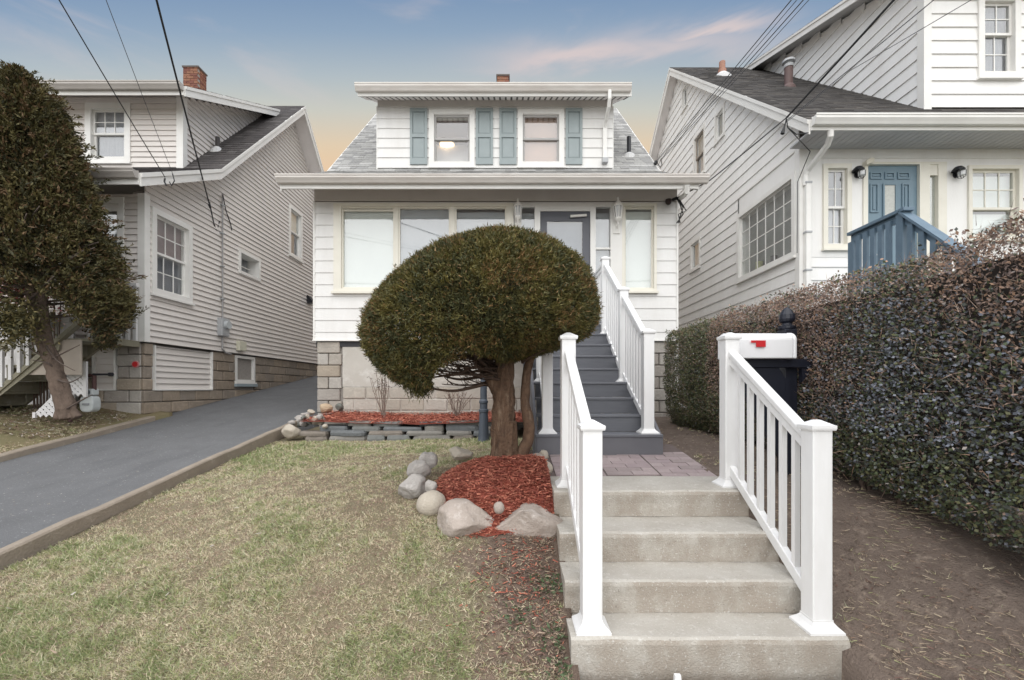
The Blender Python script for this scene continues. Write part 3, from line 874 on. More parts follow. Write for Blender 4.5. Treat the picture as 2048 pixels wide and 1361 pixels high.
for a, b in ((821, 855), (952, 986), (999, 1033), (1131, 1164)):
    za, zb = dz(331), dz(219); sa, sb = dx(a), dx(b); m_ = MB(); bw = 0.045; D0, D1 = 0.0, 0.048
    zm = dz(274)
    wd.box(m_, sa, sa + bw, za, zb, D0, D1); wd.box(m_, sb - bw, sb, za, zb, D0, D1)
    for q0, q1 in ((za, za + 0.12), (zm - 0.035, zm + 0.035), (zb - 0.07, zb)): wd.box(m_, sa + bw, sb - bw, q0, q1, D0, D1)
    sh = m_.build('shutter', SHUTTER, house)
    for q0, q1 in ((za + 0.12, zm - 0.035), (zm + 0.035, zb - 0.07)):
        pm = MB(); a_ = [wd.p(sa + bw, q0, 0.026), wd.p(sb - bw, q0, 0.026), wd.p(sb - bw, q1, 0.026), wd.p(sa + bw, q1, 0.026)]
        i_ = 0.03; b_ = [wd.p(sa + bw + i_, q0 + i_, 0.036), wd.p(sb - bw - i_, q0 + i_, 0.036), wd.p(sb - bw - i_, q1 - i_, 0.036), wd.p(sa + bw + i_, q1 - i_, 0.036)]
        pm.add(a_ + b_, [(4, 5, 6, 7), (0, 1, 5, 4), (1, 2, 6, 5), (2, 3, 7, 6), (3, 0, 4, 7)]); pm.build('raised_panel', SHUTTER, sh)
DROOF = [(8.62, 5.735), (12.6, 7.84)]
slab('dormer_roof', SOFFIT, house, -2.92, 2.33, DROOF, 0.12)
shingles(house, SH, -2.93, 2.34, DROOF[0], DROOF[1], 0.14)
mb = MB(); mb.box(-2.90, 2.32, 8.59, 8.618, 5.59, 5.725); mb.build('fascia', TRIM, house)
gutter(house, -2.935, 2.30, 8.59, 5.78, depth=0.11, h=0.13)
# vented soffit under the dormer eave, following the rafters: dark slots between pale ribs
sl0, sl1 = (8.625, 5.585), (8.99, 5.765)
MB().prism([(-2.86, sl0[0], sl0[1] + 0.006), (-2.86, sl1[0], sl1[1] + 0.006), (-2.86, sl1[0], sl1[1] + 0.02), (-2.86, sl0[0], sl0[1] + 0.02)], (5.14, 0, 0)).build('soffit', mat('dark_soffit', (0.10, 0.095, 0.09), 0.9), house)
vs_ = MB()
for i in range(46):
    x = -2.84 + i * 0.111
    vs_.prism([(x, sl0[0], sl0[1]), (x, sl1[0], sl1[1]), (x, sl1[0], sl1[1] + 0.005), (x, sl0[0], sl0[1] + 0.005)], (0.075, 0, 0))
vs_.build('soffit_rib', SOFFIT, house)
ds = MB(); x = dx(1209)
ds.tube([(x, 8.535, 5.66), (x, 8.535, 5.50), (x, 8.60, 5.40), (x, 8.89, 5.28), (x, 8.945, 5.2)], 0.036, 10)
ds.build('downspout_elbow', TRIM, house)
mb = MB(); wd.box(mb, x - 0.045, x + 0.04, dz(326), 5.22, 0.022, 0.075); mb.build('downspout', TRIM, house, bevel=0.008)
mb = MB(); mb.box(x - 0.06, x + 0.05, DY - 0.12, DY - 0.018, dz(330), dz(321)); mb.build('downspout_shoe', GALV, house)
# the room behind the dormer windows
mb = MB(); mb.box(DX0 + 0.12, DX1 - 0.12, 11.2, 11.27, 4.2, 6.0); mb.build('bedroom_wall', PAPER, house)
mb = MB(); mb.box(DX0 + 0.12, DX1 - 0.12, 9.05, 11.2, 5.52, 5.56); mb.build('bedroom_ceiling', PAPER, house)
mb = MB(); mb.box(0.05, 0.12, 9.04, 11.2, 4.2, 5.52); mb.build('bedroom_partition', PAPER, house)
lc = P(894, 291, 10.08)
lampt = thing('ceiling_lamp', (lc.x, lc.y, lc.z), 'lit round ceiling lamp glowing behind the left dormer window', 'ceiling lamp')
MB().lathe([(0.02, -0.055), (0.10, -0.042), (0.155, -0.01), (0.165, 0.02)], (lc.x, lc.y, lc.z), 20).build('lamp_shade', emit_mat('lit_lamp_shade', (1.0, 0.70, 0.38), 0.75), lampt, smooth=True)
MB().lathe([(0.17, 0.021), (0.17, 0.04), (0.06, 0.05), (0.03, 5.52 - lc.z)], (lc.x, lc.y, lc.z), 16).build('lamp_rim', mat('brass', (0.5, 0.35, 0.15), 0.35, metal=0.8), lampt)
pl = bpy.data.lights.new('lamp_light', 'POINT'); pl.energy = 2.2; pl.color = (1.0, 0.68, 0.38); pl.shadow_soft_size = 0.1
po = bpy.data.objects.new('lamp_light', pl); COL.objects.link(po); po.parent = lampt; po.location = (0, -0.05, -0.13)

# chimney and vent pipe
def brick_chimney(name, x0, x1, y0, y1, z0, z1, label, cap=True):
    t = thing(name, ((x0 + x1) / 2, (y0 + y1) / 2, z0), label, 'chimney')
    mb = MB(); mb.box(x0 + 0.012, x1 - 0.012, y0 + 0.012, y1 - 0.012, z0, z1 - 0.01); mb.build('mortar_core', MORTAR, t)
    r = random.Random(5); z = z0; row = 0; bh = 0.068
    while z < z1 - 0.02:
        zb = min(z + bh, z1)
        for (fa, fb, ax) in ((x0, x1, 'f'), (y0, y1, 'r'), (y0, y1, 'l')):
            s = fa - (0.10 if row % 2 else 0)
            while s < fb - 0.01:
                a, b = max(s, fa), min(s + 0.2, fb); s += 0.2
                if b - a < 0.03: continue
                m_ = r.choice(BRICK_R); g = 0.005; o_ = r.uniform(-0.003, 0.004)
                if ax == 'f': block('brick', m_, t, a + g, b - g, y0 - 0.004 - o_, y0 + 0.09, z + g, zb - g)
                elif ax == 'r': block('brick', m_, t, x1 - 0.09, x1 + 0.004 + o_, max(a + g, y0 + 0.095), b - g, z + g, zb - g) if b - g > y0 + 0.12 else None
                else: block('brick', m_, t, x0 - 0.004 - o_, x0 + 0.09, max(a + g, y0 + 0.095), b - g, z + g, zb - g) if b - g > y0 + 0.12 else None
        z += bh; row += 1
    if cap:
        mb = MB(); mb.box(x0 - 0.02, x1 + 0.02, y0 - 0.02, y1 + 0.02, z1, z1 + 0.04); mb.build('chimney_cap', mat('dark_capstone', (0.12, 0.10, 0.09), 0.9), t)
    return t

brick_chimney('chimney', px_x(994, 12.4), px_x(1018, 12.4), 12.4, 12.75, 7.5, 8.62, 'small brick chimney rising behind the dormer gutter of the middle house')
vp = Vector((2.55, 9.65, 5.02))
t = thing('vent_pipe', vp, 'black plastic vent pipe on the grey roof right of the dormer', 'vent pipe')
MB().lathe([(0.045, -0.05), (0.045, 0.38), (0.036, 0.38), (0.036, 0.30)], vp, 14).build('pipe', METAL_B, t)
MB().lathe([(0.14, -0.12), (0.12, -0.02), (0.06, 0.03)], vp, 14).build('flashing', mat('pale_flashing', (0.6, 0.6, 0.6), 0.5), t)

# foundation
wfo = Wall((0, HY + 0.06), (1, 0), (0, -1))
mb = MB(); mb.box(X0 + 0.06, X1 - 0.06, HY + 0.062, 17.9, -1.5, 0.72); mb.build('foundation_core', MORTAR, house)
blockwork(wfo, house, X0 + 0.04, -2.885, -0.55, 0.81, 0.40, 0.2032)
blockwork(wfo, house, 2.36, X1 - 0.04, -0.75, 0.81, 0.40, 0.2032)
mb = MB(); wfo.box(mb, -2.875, 2.355, 0.034, 0.81, -0.02, 0.034); mb.build('rendered_wall', RENDER, house)
blockwork(wfo, house, -2.875, 2.355, -0.60, 0.03, 0.40, 0.2032, d=0.040, mats=BLOCKS_P)
mb = MB(); wfo.box(mb, -2.87, 2.35, -0.62, 0.03, -0.02, 0.021); mb.build('limed_joint_bed', RENDER, house)
MB().tube([(2.90, 7.86, 0.79), (2.90, 7.86, -0.22), (2.93, 7.75, -0.30), (3.02, 7.15, -0.33)], 0.042, 8).build('downspout', TRIM, house)
o = MB().prism([(2.90, 6.75, -0.56), (2.90, 6.75, -0.40), (2.90, 7.25, -0.36), (2.90, 7.25, -0.56)], (0.42, 0, 0)).build('splash_block', mat('dark_splash', (0.035, 0.037, 0.042), 0.6), None, bevel=0.01)
tag(o, 'dark splash block under the downspout between the middle house and the hedge', 'splash block')
lantern('wall_lantern', (px_x(1035.5), HY - 0.03, px_z(425)), 'white wall lantern left of the storm door, half behind the yew', 1.0)
lantern('wall_lantern', (px_x(1231.5), HY - 0.045, px_z(426)), 'white wall lantern right of the storm door, on the narrow white post', 1.15)
c = P(1337, 403, 7.62)
t = thing('porch_light', c, 'small dark round light under the right eave of the middle house', 'light')
MB().lathe([(0.05, 0.03), (0.055, 0.0), (0.045, -0.035), (0.02, -0.06)], c, 14).build('dome', mat('dark_brown_glass', (0.03, 0.015, 0.012), 0.3), t)
MB().tube([(c.x, c.y, c.z), (c.x, HY + 0.0, c.z + 0.02)], 0.02, 8).build('bracket', METAL_B, t)
# ================================================================ the grey house on the left
LX, LY = -6.18, 7.6
lh = thing('house', (-9.0, LY, -0.45), 'grey vinyl-sided house left of the driveway with a dark brown roof', 'house')
ws = Wall((LX, 0), (0, 1), (1, 0))           # side: s = y
wl = Wall((0, LY), (1, 0), (0, -1))          # front: s = x
LXL = -12.6
LROOF = [(7.02, 3.375), (8.97, 4.39), (12.62, 7.93), (18.4, 2.4)]
def roof_z(pts, y): return float(np.interp(y, [p[0] for p in pts], [p[1] for p in pts]))
def span_under(pts, y0, y1, th):
    def f(z):
        if z < pts[0][1] - th + (y0 - pts[0][0]) * 0.4: lo = y0
        else:
            lo = None
            for i in range(len(pts) - 1):
                a, b = pts[i], pts[i + 1]
                if a[1] - th <= z <= b[1] - th: lo = a[0] + (b[0] - a[0]) * (z - a[1] + th) / (b[1] - a[1]); break
            if lo is None: return None
            lo = max(lo, y0)
        hi = y1
        for i in range(len(pts) - 1):
            a, b = pts[i], pts[i + 1]
            if b[1] < a[1] and b[1] - th <= z <= a[1] - th:
                hi = min(y1, a[0] + (b[0] - a[0]) * (a[1] - th - z) / (a[1] - b[1]))
        return (lo, hi) if hi > lo + 0.05 else None
    return f
lwin = (7.725, 8.70, 1.64, 3.13); lsm = (10.2, 11.08, 2.63, 3.18); lback = (12.53, 13.32, 3.74, 5.15)
siding(ws, lh, VINYL, 0.80, 7.85, 0.106, span_under(LROOF, LY + 0.005, 17.2, 0.16), [lwin, lsm, lback], thick=0.032)
ldoor = (-7.08, -6.50, 0.84, 3.22)
siding(wl, lh, VINYL, 0.80, 3.28, 0.106, lambda z: (LXL, LX - 0.01), [ldoor], thick=0.026)
mb = MB(); mb.box(LX - 0.085, LX + 0.036, LY - 0.034, LY + 0.085, 0.795, 3.29); mb.build('corner_post', TRIM, lh)
# inner shell
MB().prism([(LX - 0.36, LY + 0.2, 0.7), (LX - 0.36, 17.2, 0.7), (LX - 0.36, 17.2, 3.3), (LX - 0.36, 12.62, 7.7), (LX - 0.36, 8.97, 4.2), (LX - 0.36, LY + 0.2, 3.4)], (0.1, 0, 0)).build('gable_wall', VINYL, lh)
mb = MB(); mb.box(LXL, LX - 0.1, LY + 0.3, LY + 0.4, 0.7, 3.6); mb.build('inner_wall', INNER, lh)
mb = MB(); mb.box(LXL, LXL + 0.1, LY, 17.2, 0.7, 3.3); mb.build('side_wall', VINYL, lh)
mb = MB(); mb.box(LXL, LX, 17.1, 17.2, 0.7, 3.3); mb.build('rear_wall', VINYL, lh)
# roof
LRX = -5.78
slab('roof', SOFFIT, lh, -13.0, LRX, LROOF, 0.15)
lins = lambda xa, xb, y: (xb < -6.75 and y > 9.1)
shingles(lh, SHL, -13.02, LRX + 0.03, LROOF[0], LROOF[1], 0.14)
shingles(lh, SHL, -13.02, LRX + 0.03, LROOF[1], LROOF[2], 0.14, skip=lins)
shingles(lh, SHL, -7.6, LRX + 0.03, (14.2, 6.40), (12.62, 7.93), 0.14)
rake('rake_board', TRIM, lh, LRX + 0.001, LRX + 0.025, LROOF, -0.006, 0.21)
rake('rake_moulding', TRIM, lh, LRX + 0.0255, LRX + 0.045, LROOF, -0.006, 0.07)
mb = MB(); mb.box(-13.0, LRX, 6.995, 7.018, 3.18, 3.36); mb.build('fascia', TRIM, lh)
gutter(lh, -13.05, LRX + 0.01, 6.995, 3.385, m=GUTTER_L)
# dormer of the grey house
LDY = 9.0; LDX = -6.55
wld = Wall((0, LDY), (1, 0), (0, -1)); wls = Wall((LDX, 0), (0, 1), (1, 0))
def lx(u, y=LDY): return (u - 1020) * y / F
ldw = (lx(173), lx(263), px_z(327, LDY), px_z(208, LDY))
siding(wld, lh, VINYL, 4.42, 5.84, 0.106, lambda z: (LXL + 0.5, LDX - 0.06), [ldw], thick=0.026)
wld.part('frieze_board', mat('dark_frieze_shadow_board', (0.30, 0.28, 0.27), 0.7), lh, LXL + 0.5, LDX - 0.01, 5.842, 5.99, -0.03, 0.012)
mb = MB(); mb.box(LDX - 0.10, LDX + 0.034, LDY - 0.034, LDY + 0.09, 4.36, 5.84); mb.build('corner_post', TRIM, lh)
window(wld, lh, *ldw, trim=0.115, kind='double', grid=(3, 2), back=CURT, back_low=CURT_D, m=TRIM, proud=0.04, label='dormer window with lace curtains', drop=0.0)
LDROOF = [(8.52, 5.735), (12.0, 7.45)]
def dsp(z):
    lo = LDY + 0.09 if z < 5.62 else max(LDY + 0.09, 8.52 + (z - 5.62) / 0.4928)
    hi = 8.97 + (z - 4.39) / 0.97 + 0.10
    return (lo, hi) if hi > lo + 0.05 else None
siding(wls, lh, VINYL, 4.42, 7.3, 0.106, dsp, [], thick=0.028)
MB().prism([(LDX - 0.12, LDY + 0.05, 4.3), (LDX - 0.12, LDY + 0.05, 5.8), (LDX - 0.12, 12.2, 7.4), (LDX - 0.12, 12.2, 7.2)], (0.08, 0, 0)).build('dormer_side_wall', VINYL, lh)
mb = MB(); mb.box(LXL + 0.5, LDX - 0.1, LDY + 0.3, LDY + 0.38, 4.3, 6.1); mb.build('inner_wall', INNER, lh)
slab('dormer_roof', SOFFIT, lh, -12.6, -6.17, LDROOF, 0.12)
shingles(lh, SHL, -12.6, -6.15, LDROOF[0], LDROOF[1], 0.14)
rake('rake_board', TRIM, lh, -6.169, -6.146, LDROOF, -0.006, 0.19)
rake('rake_moulding', TRIM, lh, -6.145, -6.128, LDROOF, -0.006, 0.06)
mb = MB(); mb.box(-12.6, -6.17, 8.497, 8.518, 5.55, 5.72); mb.build('fascia', TRIM, lh)
gutter(lh, -12.6, -6.16, 8.497, 5.75, h=0.13, m=GUTTER_L)
# side windows
window(ws, lh, *lwin, trim=0.095, kind='double', grid=(3, 2), grid_low=(3, 2), back=CURT_R, back_low=CURT_D, m=TRIM, proud=0.05, label='side window with grey frames and dark curtains near the front corner')
f = MB(); s0, s1, z0, z1 = lsm
ws.box(f, s0, s1, z1 - 0.07, z1, -0.02, 0.05); ws.box(f, s0, s1, z0, z0 + 0.07, -0.02, 0.05); ws.box(f, s0, s0 + 0.07, z0 + 0.07, z1 - 0.07, -0.02, 0.05); ws.box(f, s1 - 0.07, s1, z0 + 0.07, z1 - 0.07, -0.02, 0.05)
for bx_ in ((s0 + 0.058, s0 + 0.07, z0 + 0.07, z1 - 0.07), (s1 - 0.07, s1 - 0.058, z0 + 0.07, z1 - 0.07), (s0 + 0.07, s1 - 0.07, z0 + 0.058, z0 + 0.07), (s0 + 0.07, s1 - 0.07, z1 - 0.07, z1 - 0.058)):
    ws.box(f, *bx_, -0.26, -0.021)
sw_ = f.build('window', TRIM, lh); sw_['label'] = 'small deep-set side window'
g = MB(); ws.box(g, s0 + 0.07, s1 - 0.07, z0 + 0.07, z1 - 0.07, -0.21, -0.20); g.build('pane', GLASS, sw_)
gm = MB(); m0 = (s0 + s1) / 2
ws.box(gm, m0 - 0.015, m0 + 0.015, z0 + 0.07, z1 - 0.07, -0.199, -0.19); ws.box(gm, s0 + 0.07, s1 - 0.07, (z0 + z1) / 2 - 0.012, (z0 + z1) / 2 + 0.012, -0.1985, -0.1905); gm.build('muntin', TRIM, sw_)
ws.part('blind', CURT_D, sw_, s0 + 0.07, s1 - 0.07, z0 + 0.07, z1 - 0.07, -0.25, -0.24)
window(ws, lh, *lback, trim=0.08, kind='double', back=BLIND, back_low=CURT_D, m=TRIM, proud=0.05, meet=0.52, label='rear side window with a white blind half down')
# front door with a pale storm door
f = MB(); s0, s1, z0, z1 = ldoor
wl.box(f, s0, s1, z1 - 0.10, z1, -0.02, 0.04); wl.box(f, s0, s0 + 0.09, z0, z1 - 0.10, -0.02, 0.04); wl.box(f, s1 - 0.09, s1, z0, z1 - 0.10, -0.02, 0.04)
df = f.build('door_frame', TRIM, lh)
d = MB(); a, b = s0 + 0.09, s1 - 0.09
wl.box(d, a, a + 0.05, z0, z1 - 0.1, -0.03, 0.0); wl.box(d, b - 0.05, b, z0, z1 - 0.1, -0.03, 0.0); wl.box(d, a + 0.05, b - 0.05, z0, z0 + 0.25, -0.03, 0.0); wl.box(d, a + 0.05, b - 0.05, z1 - 0.22, z1 - 0.1, -0.03, 0.0)
sd = d.build('storm_door', TRIM, lh)
g = MB(); wl.box(g, a + 0.047, b - 0.047, z0 + 0.247, z1 - 0.217, -0.016, -0.01); g.build('pane', GLASS_D, sd)
wl.part('blind', BLIND, sd, a + 0.05, b - 0.05, z0 + 0.25, z1 - 0.22, -0.10, -0.09)
MB().tube([wl.p(b - 0.03, 1.75, 0.03), wl.p(b - 0.03, 1.9, 0.03)], 0.01, 6).build('handle', METAL_B, sd)
# foundation, front and side, with panels of siding let in
wfs = Wall((LX - 0.06, 0), (0, 1), (1, 0)); wff = Wall((0, LY + 0.06), (1, 0), (0, -1))
mb = MB(); mb.box(LXL + 0.05, LX - 0.062, LY + 0.062, 17.1, -1.5, 0.73); mb.build('foundation_core', MORTAR, lh)
pan1 = (7.83, 9.36, -0.03, 0.76); pan2 = (-7.06, -6.67, -0.03, 0.79); bwin = (10.15, 10.92, 0.15, 0.76)
blockwork(wfs, lh, LY + 0.02, 17.0, -0.80, 0.785, 0.42, 0.2032, zcut=lambda s: float(z_drive(s)), holes=[pan1, bwin], mats=BLOCKS_SHADED)
blockwork(wff, lh, -9.4, LX - 0.065, -0.80, 0.785, 0.42, 0.2032, holes=[pan2])
for (w_, pn) in ((wfs, pan1), (wff, pan2)):
    mb = MB(); a, b, c_, d_ = pn
    w_.box(mb, a, a + 0.025, c_, d_, -0.01, 0.065); w_.box(mb, b - 0.025, b, c_, d_, -0.01, 0.065); w_.box(mb, a + 0.025, b - 0.025, c_, c_ + 0.02, -0.01, 0.06)
    pf = mb.build('vent_panel', TRIM, lh)
    siding(w_, pf, VINYL, c_ + 0.02, d_, 0.106, lambda z, a=a, b=b: (a + 0.025, b - 0.025), [], thick=0.03, name='panel_slat')
window(wfs, lh, *bwin, trim=0.06, kind='fixed', back=CURT_D, m=TRIM, proud=0.06, sill=True, label='basement window in the block wall')
mb = MB(); wfs.box(mb, bwin[0] - 0.04, bwin[1] + 0.04, bwin[2] - 0.10, bwin[2] - 0.036, 0.0, 0.10); mb.build('basement_sill', mat('blue_grey_sill', (0.30, 0.36, 0.39), 0.7), lh)
c = P(270.5, 729, LY - 0.0)
t = thing('reflector', c, 'small round red reflector on the corner blocks of the grey house', 'reflector')
mb = MB(); mb.tube([(c.x, LY + 0.02, c.z), (c.x, LY - 0.01, c.z)], 0.045, 18); mb.build('red_disc', RED, t)
mb = MB(); mb.tube([(c.x, LY + 0.02, c.z), (c.x, LY - 0.004, c.z)], 0.06, 18); mb.build('rim', mat('pink_rim', (0.55, 0.25, 0.25), 0.6), t)
# things on the side wall
brick_chimney('chimney', lx(366, 12.5), lx(396, 12.5), 12.5, 12.85, 7.6, 8.93, 'reddish brick chimney on the ridge of the grey left-hand house')
c = Vector((-5.98 - 0.25, 10.42, 5.80)); c = Vector((-6.40, 9.85, roof_z(LROOF, 9.85)))
t = thing('vent_pipe', c, 'dark vent pipe with a white collar on the brown roof of the grey house', 'vent pipe')
MB().lathe([(0.045, -0.08), (0.045, 0.26), (0.035, 0.26), (0.035, 0.2)], c, 12).build('pipe', mat('dark_pipe', (0.05, 0.045, 0.045), 0.7), t)
MB().lathe([(0.16, -0.16), (0.14, -0.06), (0.06, 0.04)], c, 12).build('flashing', MATS['pale_flashing'], t)
c = Vector((LX, 13.75, 2.68))
t = thing('dryer_vent', c, 'black hooded dryer vent far back on the grey side wall', 'vent hood')
MB().prism([(LX + 0.012, 13.63, 2.60), (LX + 0.012, 13.63, 2.84), (LX + 0.05, 13.63, 2.84), (LX + 0.19, 13.63, 2.66), (LX + 0.19, 13.63, 2.60)], (0, 0.24, 0)).build('hood', METAL_B, t)
MB().tube([(LX - 0.02, 13.75, 2.70), (LX + 0.1, 13.75, 2.68)], 0.055, 10).build('duct', METAL_B, t)
# service drop conduit and electric meter
my = 9.59
t = thing('electric_meter', (LX + 0.08, my, 1.30), 'grey electric meter with a tall conduit on the grey side wall', 'electric meter')
mb = MB(); mb.box(LX + 0.012, LX + 0.13, my - 0.13, my + 0.13, 1.12, 1.50); mb.build('meter_box', GALV, t, bevel=0.015)
MB().tube([(LX + 0.12, my, 1.36), (LX + 0.20, my, 1.36)], 0.085, 18).build('meter_dial', mat('meter_glass', (0.5, 0.53, 0.54), 0.15), t, smooth=False)
MB().tube([(LX + 0.055, my, 1.50), (LX + 0.055, my, 4.05), (LX + 0.07, my - 0.03, 4.14), (LX + 0.12, my - 0.08, 4.10)], 0.015, 8).build('conduit', mat('grey_conduit', (0.34, 0.33, 0.33), 0.6), t)
MB().tube([(LX + 0.05, my, 1.12), (LX + 0.05, my, 0.85), (LX + 0.06, my + 0.1, 0.78), (LX + 0.05, my + 0.3, 0.76)], 0.018, 8).build('lower_conduit', MATS['grey_conduit'], t)
for zz in (1.9, 2.6, 3.3, 3.9):
    mb = MB(); mb.box(LX + 0.012, LX + 0.084, my - 0.04, my + 0.04, zz, zz + 0.025); mb.build('strap', GALV, t)
mb = MB(); mb.box(LX + 0.012, LX + 0.11, 10.12, 10.38, 0.86, 1.08); o = mb.build('junction_box', mat('cream_box', (0.62, 0.60, 0.48), 0.6), None, bevel=0.012)
tag(o, 'cream plastic box low on the grey side wall right of the meter', 'utility box')

# old wooden stair in front of the grey house
st = thing('porch_stairs', (-6.95, 6.7, -0.4), 'old mossy wooden porch stairs behind the cedar trunk', 'stairs')
sy0, sy1 = 6.40, 7.10
steps = [(-6.42, 0.72), (-6.66, 0.53), (-6.90, 0.34), (-7.14, 0.15), (-7.38, -0.04), (-7.62, -0.22)]
for x, z in steps:
    block('tread', OLDWOOD, st, x - 0.28, x, sy0, sy1, z - 0.04, z, 0.006)
    block('riser', OLDWOOD, st, x - 0.27, x - 0.25, sy0 + 0.01, sy1 - 0.01, z - 0.19, z - 0.042)
MB().prism([(-6.40, sy0 - 0.005, 0.56), (-6.40, sy0 - 0.005, 0.72), (-7.86, sy0 - 0.005, -0.42), (-7.86, sy0 - 0.005, -0.58)], (0, 0.004, 0)).build('stringer', OLDWOOD, st)
MB().prism([(-6.40, sy1 + 0.002, 0.70), (-6.40, sy1 + 0.002, 0.92), (-7.86, sy1 + 0.002, -0.22), (-7.86, sy1 + 0.002, -0.40)], (0, 0.043, 0)).build('stringer', OLDWOOD, st)
mb = MB(); mb.box(-7.62, -6.24, 7.15, 7.585, 0.70, 0.80); mb.build('landing', OLDWOOD, st)
MB().prism([(-6.12, sy0 + 0.02, 0.70), (-6.45, sy0 + 0.02, 0.70), (-7.0, sy0 + 0.02, 0.20), (-6.12, sy0 + 0.02, 0.20)], (0, 0.02, 0)).build('tan_panel', TANBOARD, st)
MB().prism([(-6.10, sy0 - 0.03, 0.93), (-6.10, sy0 - 0.03, 1.0), (-7.30, sy0 - 0.03, -0.02), (-7.30, sy0 - 0.03, -0.10)], (0, 0.08, 0)).build('handrail', OLDWOOD, st)
MB().prism([(-7.25, sy1 + 0.01, 1.12), (-7.25, sy1 + 0.01, 1.22), (-8.20, sy1 + 0.01, 0.50), (-8.20, sy1 + 0.01, 0.40)], (0, 0.07, 0)).build('handrail', OLDWOOD, st)
for i in range(6):
    x = -7.30 - i * 0.155; zt = 1.14 - (abs(x) - 7.25) * 0.75
    block('baluster', LATTICE, st, x - 0.05, x + 0.02, sy1 + 0.02, sy1 + 0.055, zt - 0.85, zt)
MB().prism([(-6.72, sy0 - 0.06, 0.93), (-6.72, sy0 - 0.06, 1.00), (-8.20, sy0 - 0.06, -0.20), (-8.20, sy0 - 0.06, -0.27)], (0, 0.07, 0)).build('handrail', OLDWOOD, st)
for i in range(9):
    x = -6.82 - i * 0.125; zt = 0.93 - (abs(x) - 6.72) * 0.811
    block('baluster', LATTICE, st, x - 0.022, x + 0.022, sy0 - 0.045, sy0 - 0.01, zt - 0.52, zt + 0.02)
block('newel_post', LATTICE, st, -7.85, -7.72, sy0 - 0.02, sy0 + 0.11, -0.45, 0.50)
for i in range(7):
    x = -7.02 + i * 0.125
    block('baluster', LATTICE, st, x - 0.02, x + 0.035, 7.50, 7.54, 0.80, 1.70)
mb = MB(); mb.box(-7.10, -6.22, 7.49, 7.55, 1.70, 1.76); mb.build('landing_rail', LATTICE, st)
# white plank fence and rail beyond the stair, left
mb = MB()
wp = thing('porch_wall', (-8.6, 7.4, 0.2), 'white porch wall of the grey house behind the stairs at the left edge', 'porch wall')
block('cap_rail', LATTICE, wp, -9.9, -7.15, 7.30, 7.42, 1.08, 1.17)
for i in range(10):
    x = -9.8 + i * 0.27
    block('board', LATTICE, wp, x, x + 0.25, 7.34, 7.37, -0.45, 1.08)

def lattice(name, poly_x0, poly_x1, z0f, z1f, y, label):
    """crossed diagonal slats clipped to the panel"""
    t = thing(name, ((poly_x0 + poly_x1) / 2, y, z0f), label, 'lattice panel')
    for k, (sgn, yy) in enumerate(((1, y), (-1, y - 0.008))):
        c = -3.0
        while c < 3.0:
            # line: z = z0f + sgn*(x - xm) + c
            xm = (poly_x0 + poly_x1) / 2; pts = []
            for i in range(61):
                x = poly_x0 + (poly_x1 - poly_x0) * i / 60; z = z0f + sgn * (x - xm) + c
                if z0f <= z <= z1f(x): pts.append((x, z))
            if len(pts) > 3:
                (xa, za), (xb, zb) = pts[0], pts[-1]; n = Vector((-(zb - za), 0, xb - xa)).normalized() * 0.021
                MB().prism([(xa - n.x, yy, za - n.z), (xb - n.x, yy, zb - n.z), (xb + n.x, yy, zb + n.z), (xa + n.x, yy, za + n.z)], (0, 0.007, 0)).build('lattice_slat', LATTICE, t)
            c += 0.085
    for xx in (poly_x0, poly_x1):
        zt = max(z1f(xx), z0f + 0.05); block('lattice_frame', LATTICE, t, xx - 0.02, xx + 0.02, y - 0.02, y + 0.012, z0f - 0.02, zt)
    mb = MB(); mb.box(poly_x0, poly_x1, y + 0.05, y + 0.06, z0f, max(z1f(poly_x0), z1f(poly_x1))); mb.build('dark_backing', DARK, t) if False else None
    return t
lattice('lattice_panel', -6.86, -6.44, -0.40, lambda x: -0.05 - max(0, (-6.52 - x)) * 0.85, 6.50, 'white lattice panel low under the old stairs, left of the cedar trunk')
lattice('lattice_panel', -6.72, -6.24, -0.10, lambda x: 0.40 - max(0, (-6.26 - x)) * 0.9, 6.62, 'white triangular lattice panel right of the cedar trunk, above the gas meter')

# gas meter with iron pipes
gx, gy = P(178, 800, 6.75).x, 6.75
gx += 0.02
t = thing('gas_meter', (gx, gy, -0.42), 'pale grey gas meter standing beside the cedar trunk', 'gas meter')
out_ = [(gx + 0.105 * (abs(math.cos(t_)) ** 0.6) * (1 if math.cos(t_) > 0 else -1), gy - 0.07, -0.225 + 0.125 * (abs(math.sin(t_)) ** 0.7) * (1 if math.sin(t_) > 0 else -1)) for t_ in np.linspace(0, 2 * math.pi, 25)[:-1]]
MB().prism(out_, (0, 0.14, 0)).build('meter_body', METER, t, bevel=0.02)
mb = MB(); mb.box(gx - 0.085, gx + 0.085, gy - 0.06, gy + 0.06, -0.10, 0.0); mb.build('meter_head', METER, t, bevel=0.02)
mb = MB(); mb.box(gx - 0.05, gx + 0.05, gy - 0.082, gy - 0.071, -0.245, -0.215); mb.build('meter_label', mat('meter_label_grey', (0.22, 0.23, 0.24), 0.5), t)
mb = MB(); mb.box(gx - 0.06, gx + 0.05, gy - 0.08, gy - 0.061, -0.075, -0.025); mb.build('dial_window', mat('meter_window', (0.08, 0.09, 0.10), 0.2), t)
ip = MB()
ip.tube([(gx + 0.06, gy, -0.02), (gx + 0.06, gy, 0.20), (gx - 0.02, gy, 0.20)], 0.028, 8)
ip.tube([(gx - 0.07, gy, -0.02), (gx - 0.07, gy, 0.12), (gx - 0.16, gy, 0.12), (gx - 0.16, gy, 0.24), (gx - 0.30, gy, 0.24)], 0.028, 8)
ip.tube([(gx - 0.16, gy, 0.12), (gx - 0.30, gy, 0.02), (gx - 0.30, gy, -0.5)], 0.026, 8)
ip.build('iron_pipe', RUST, t)
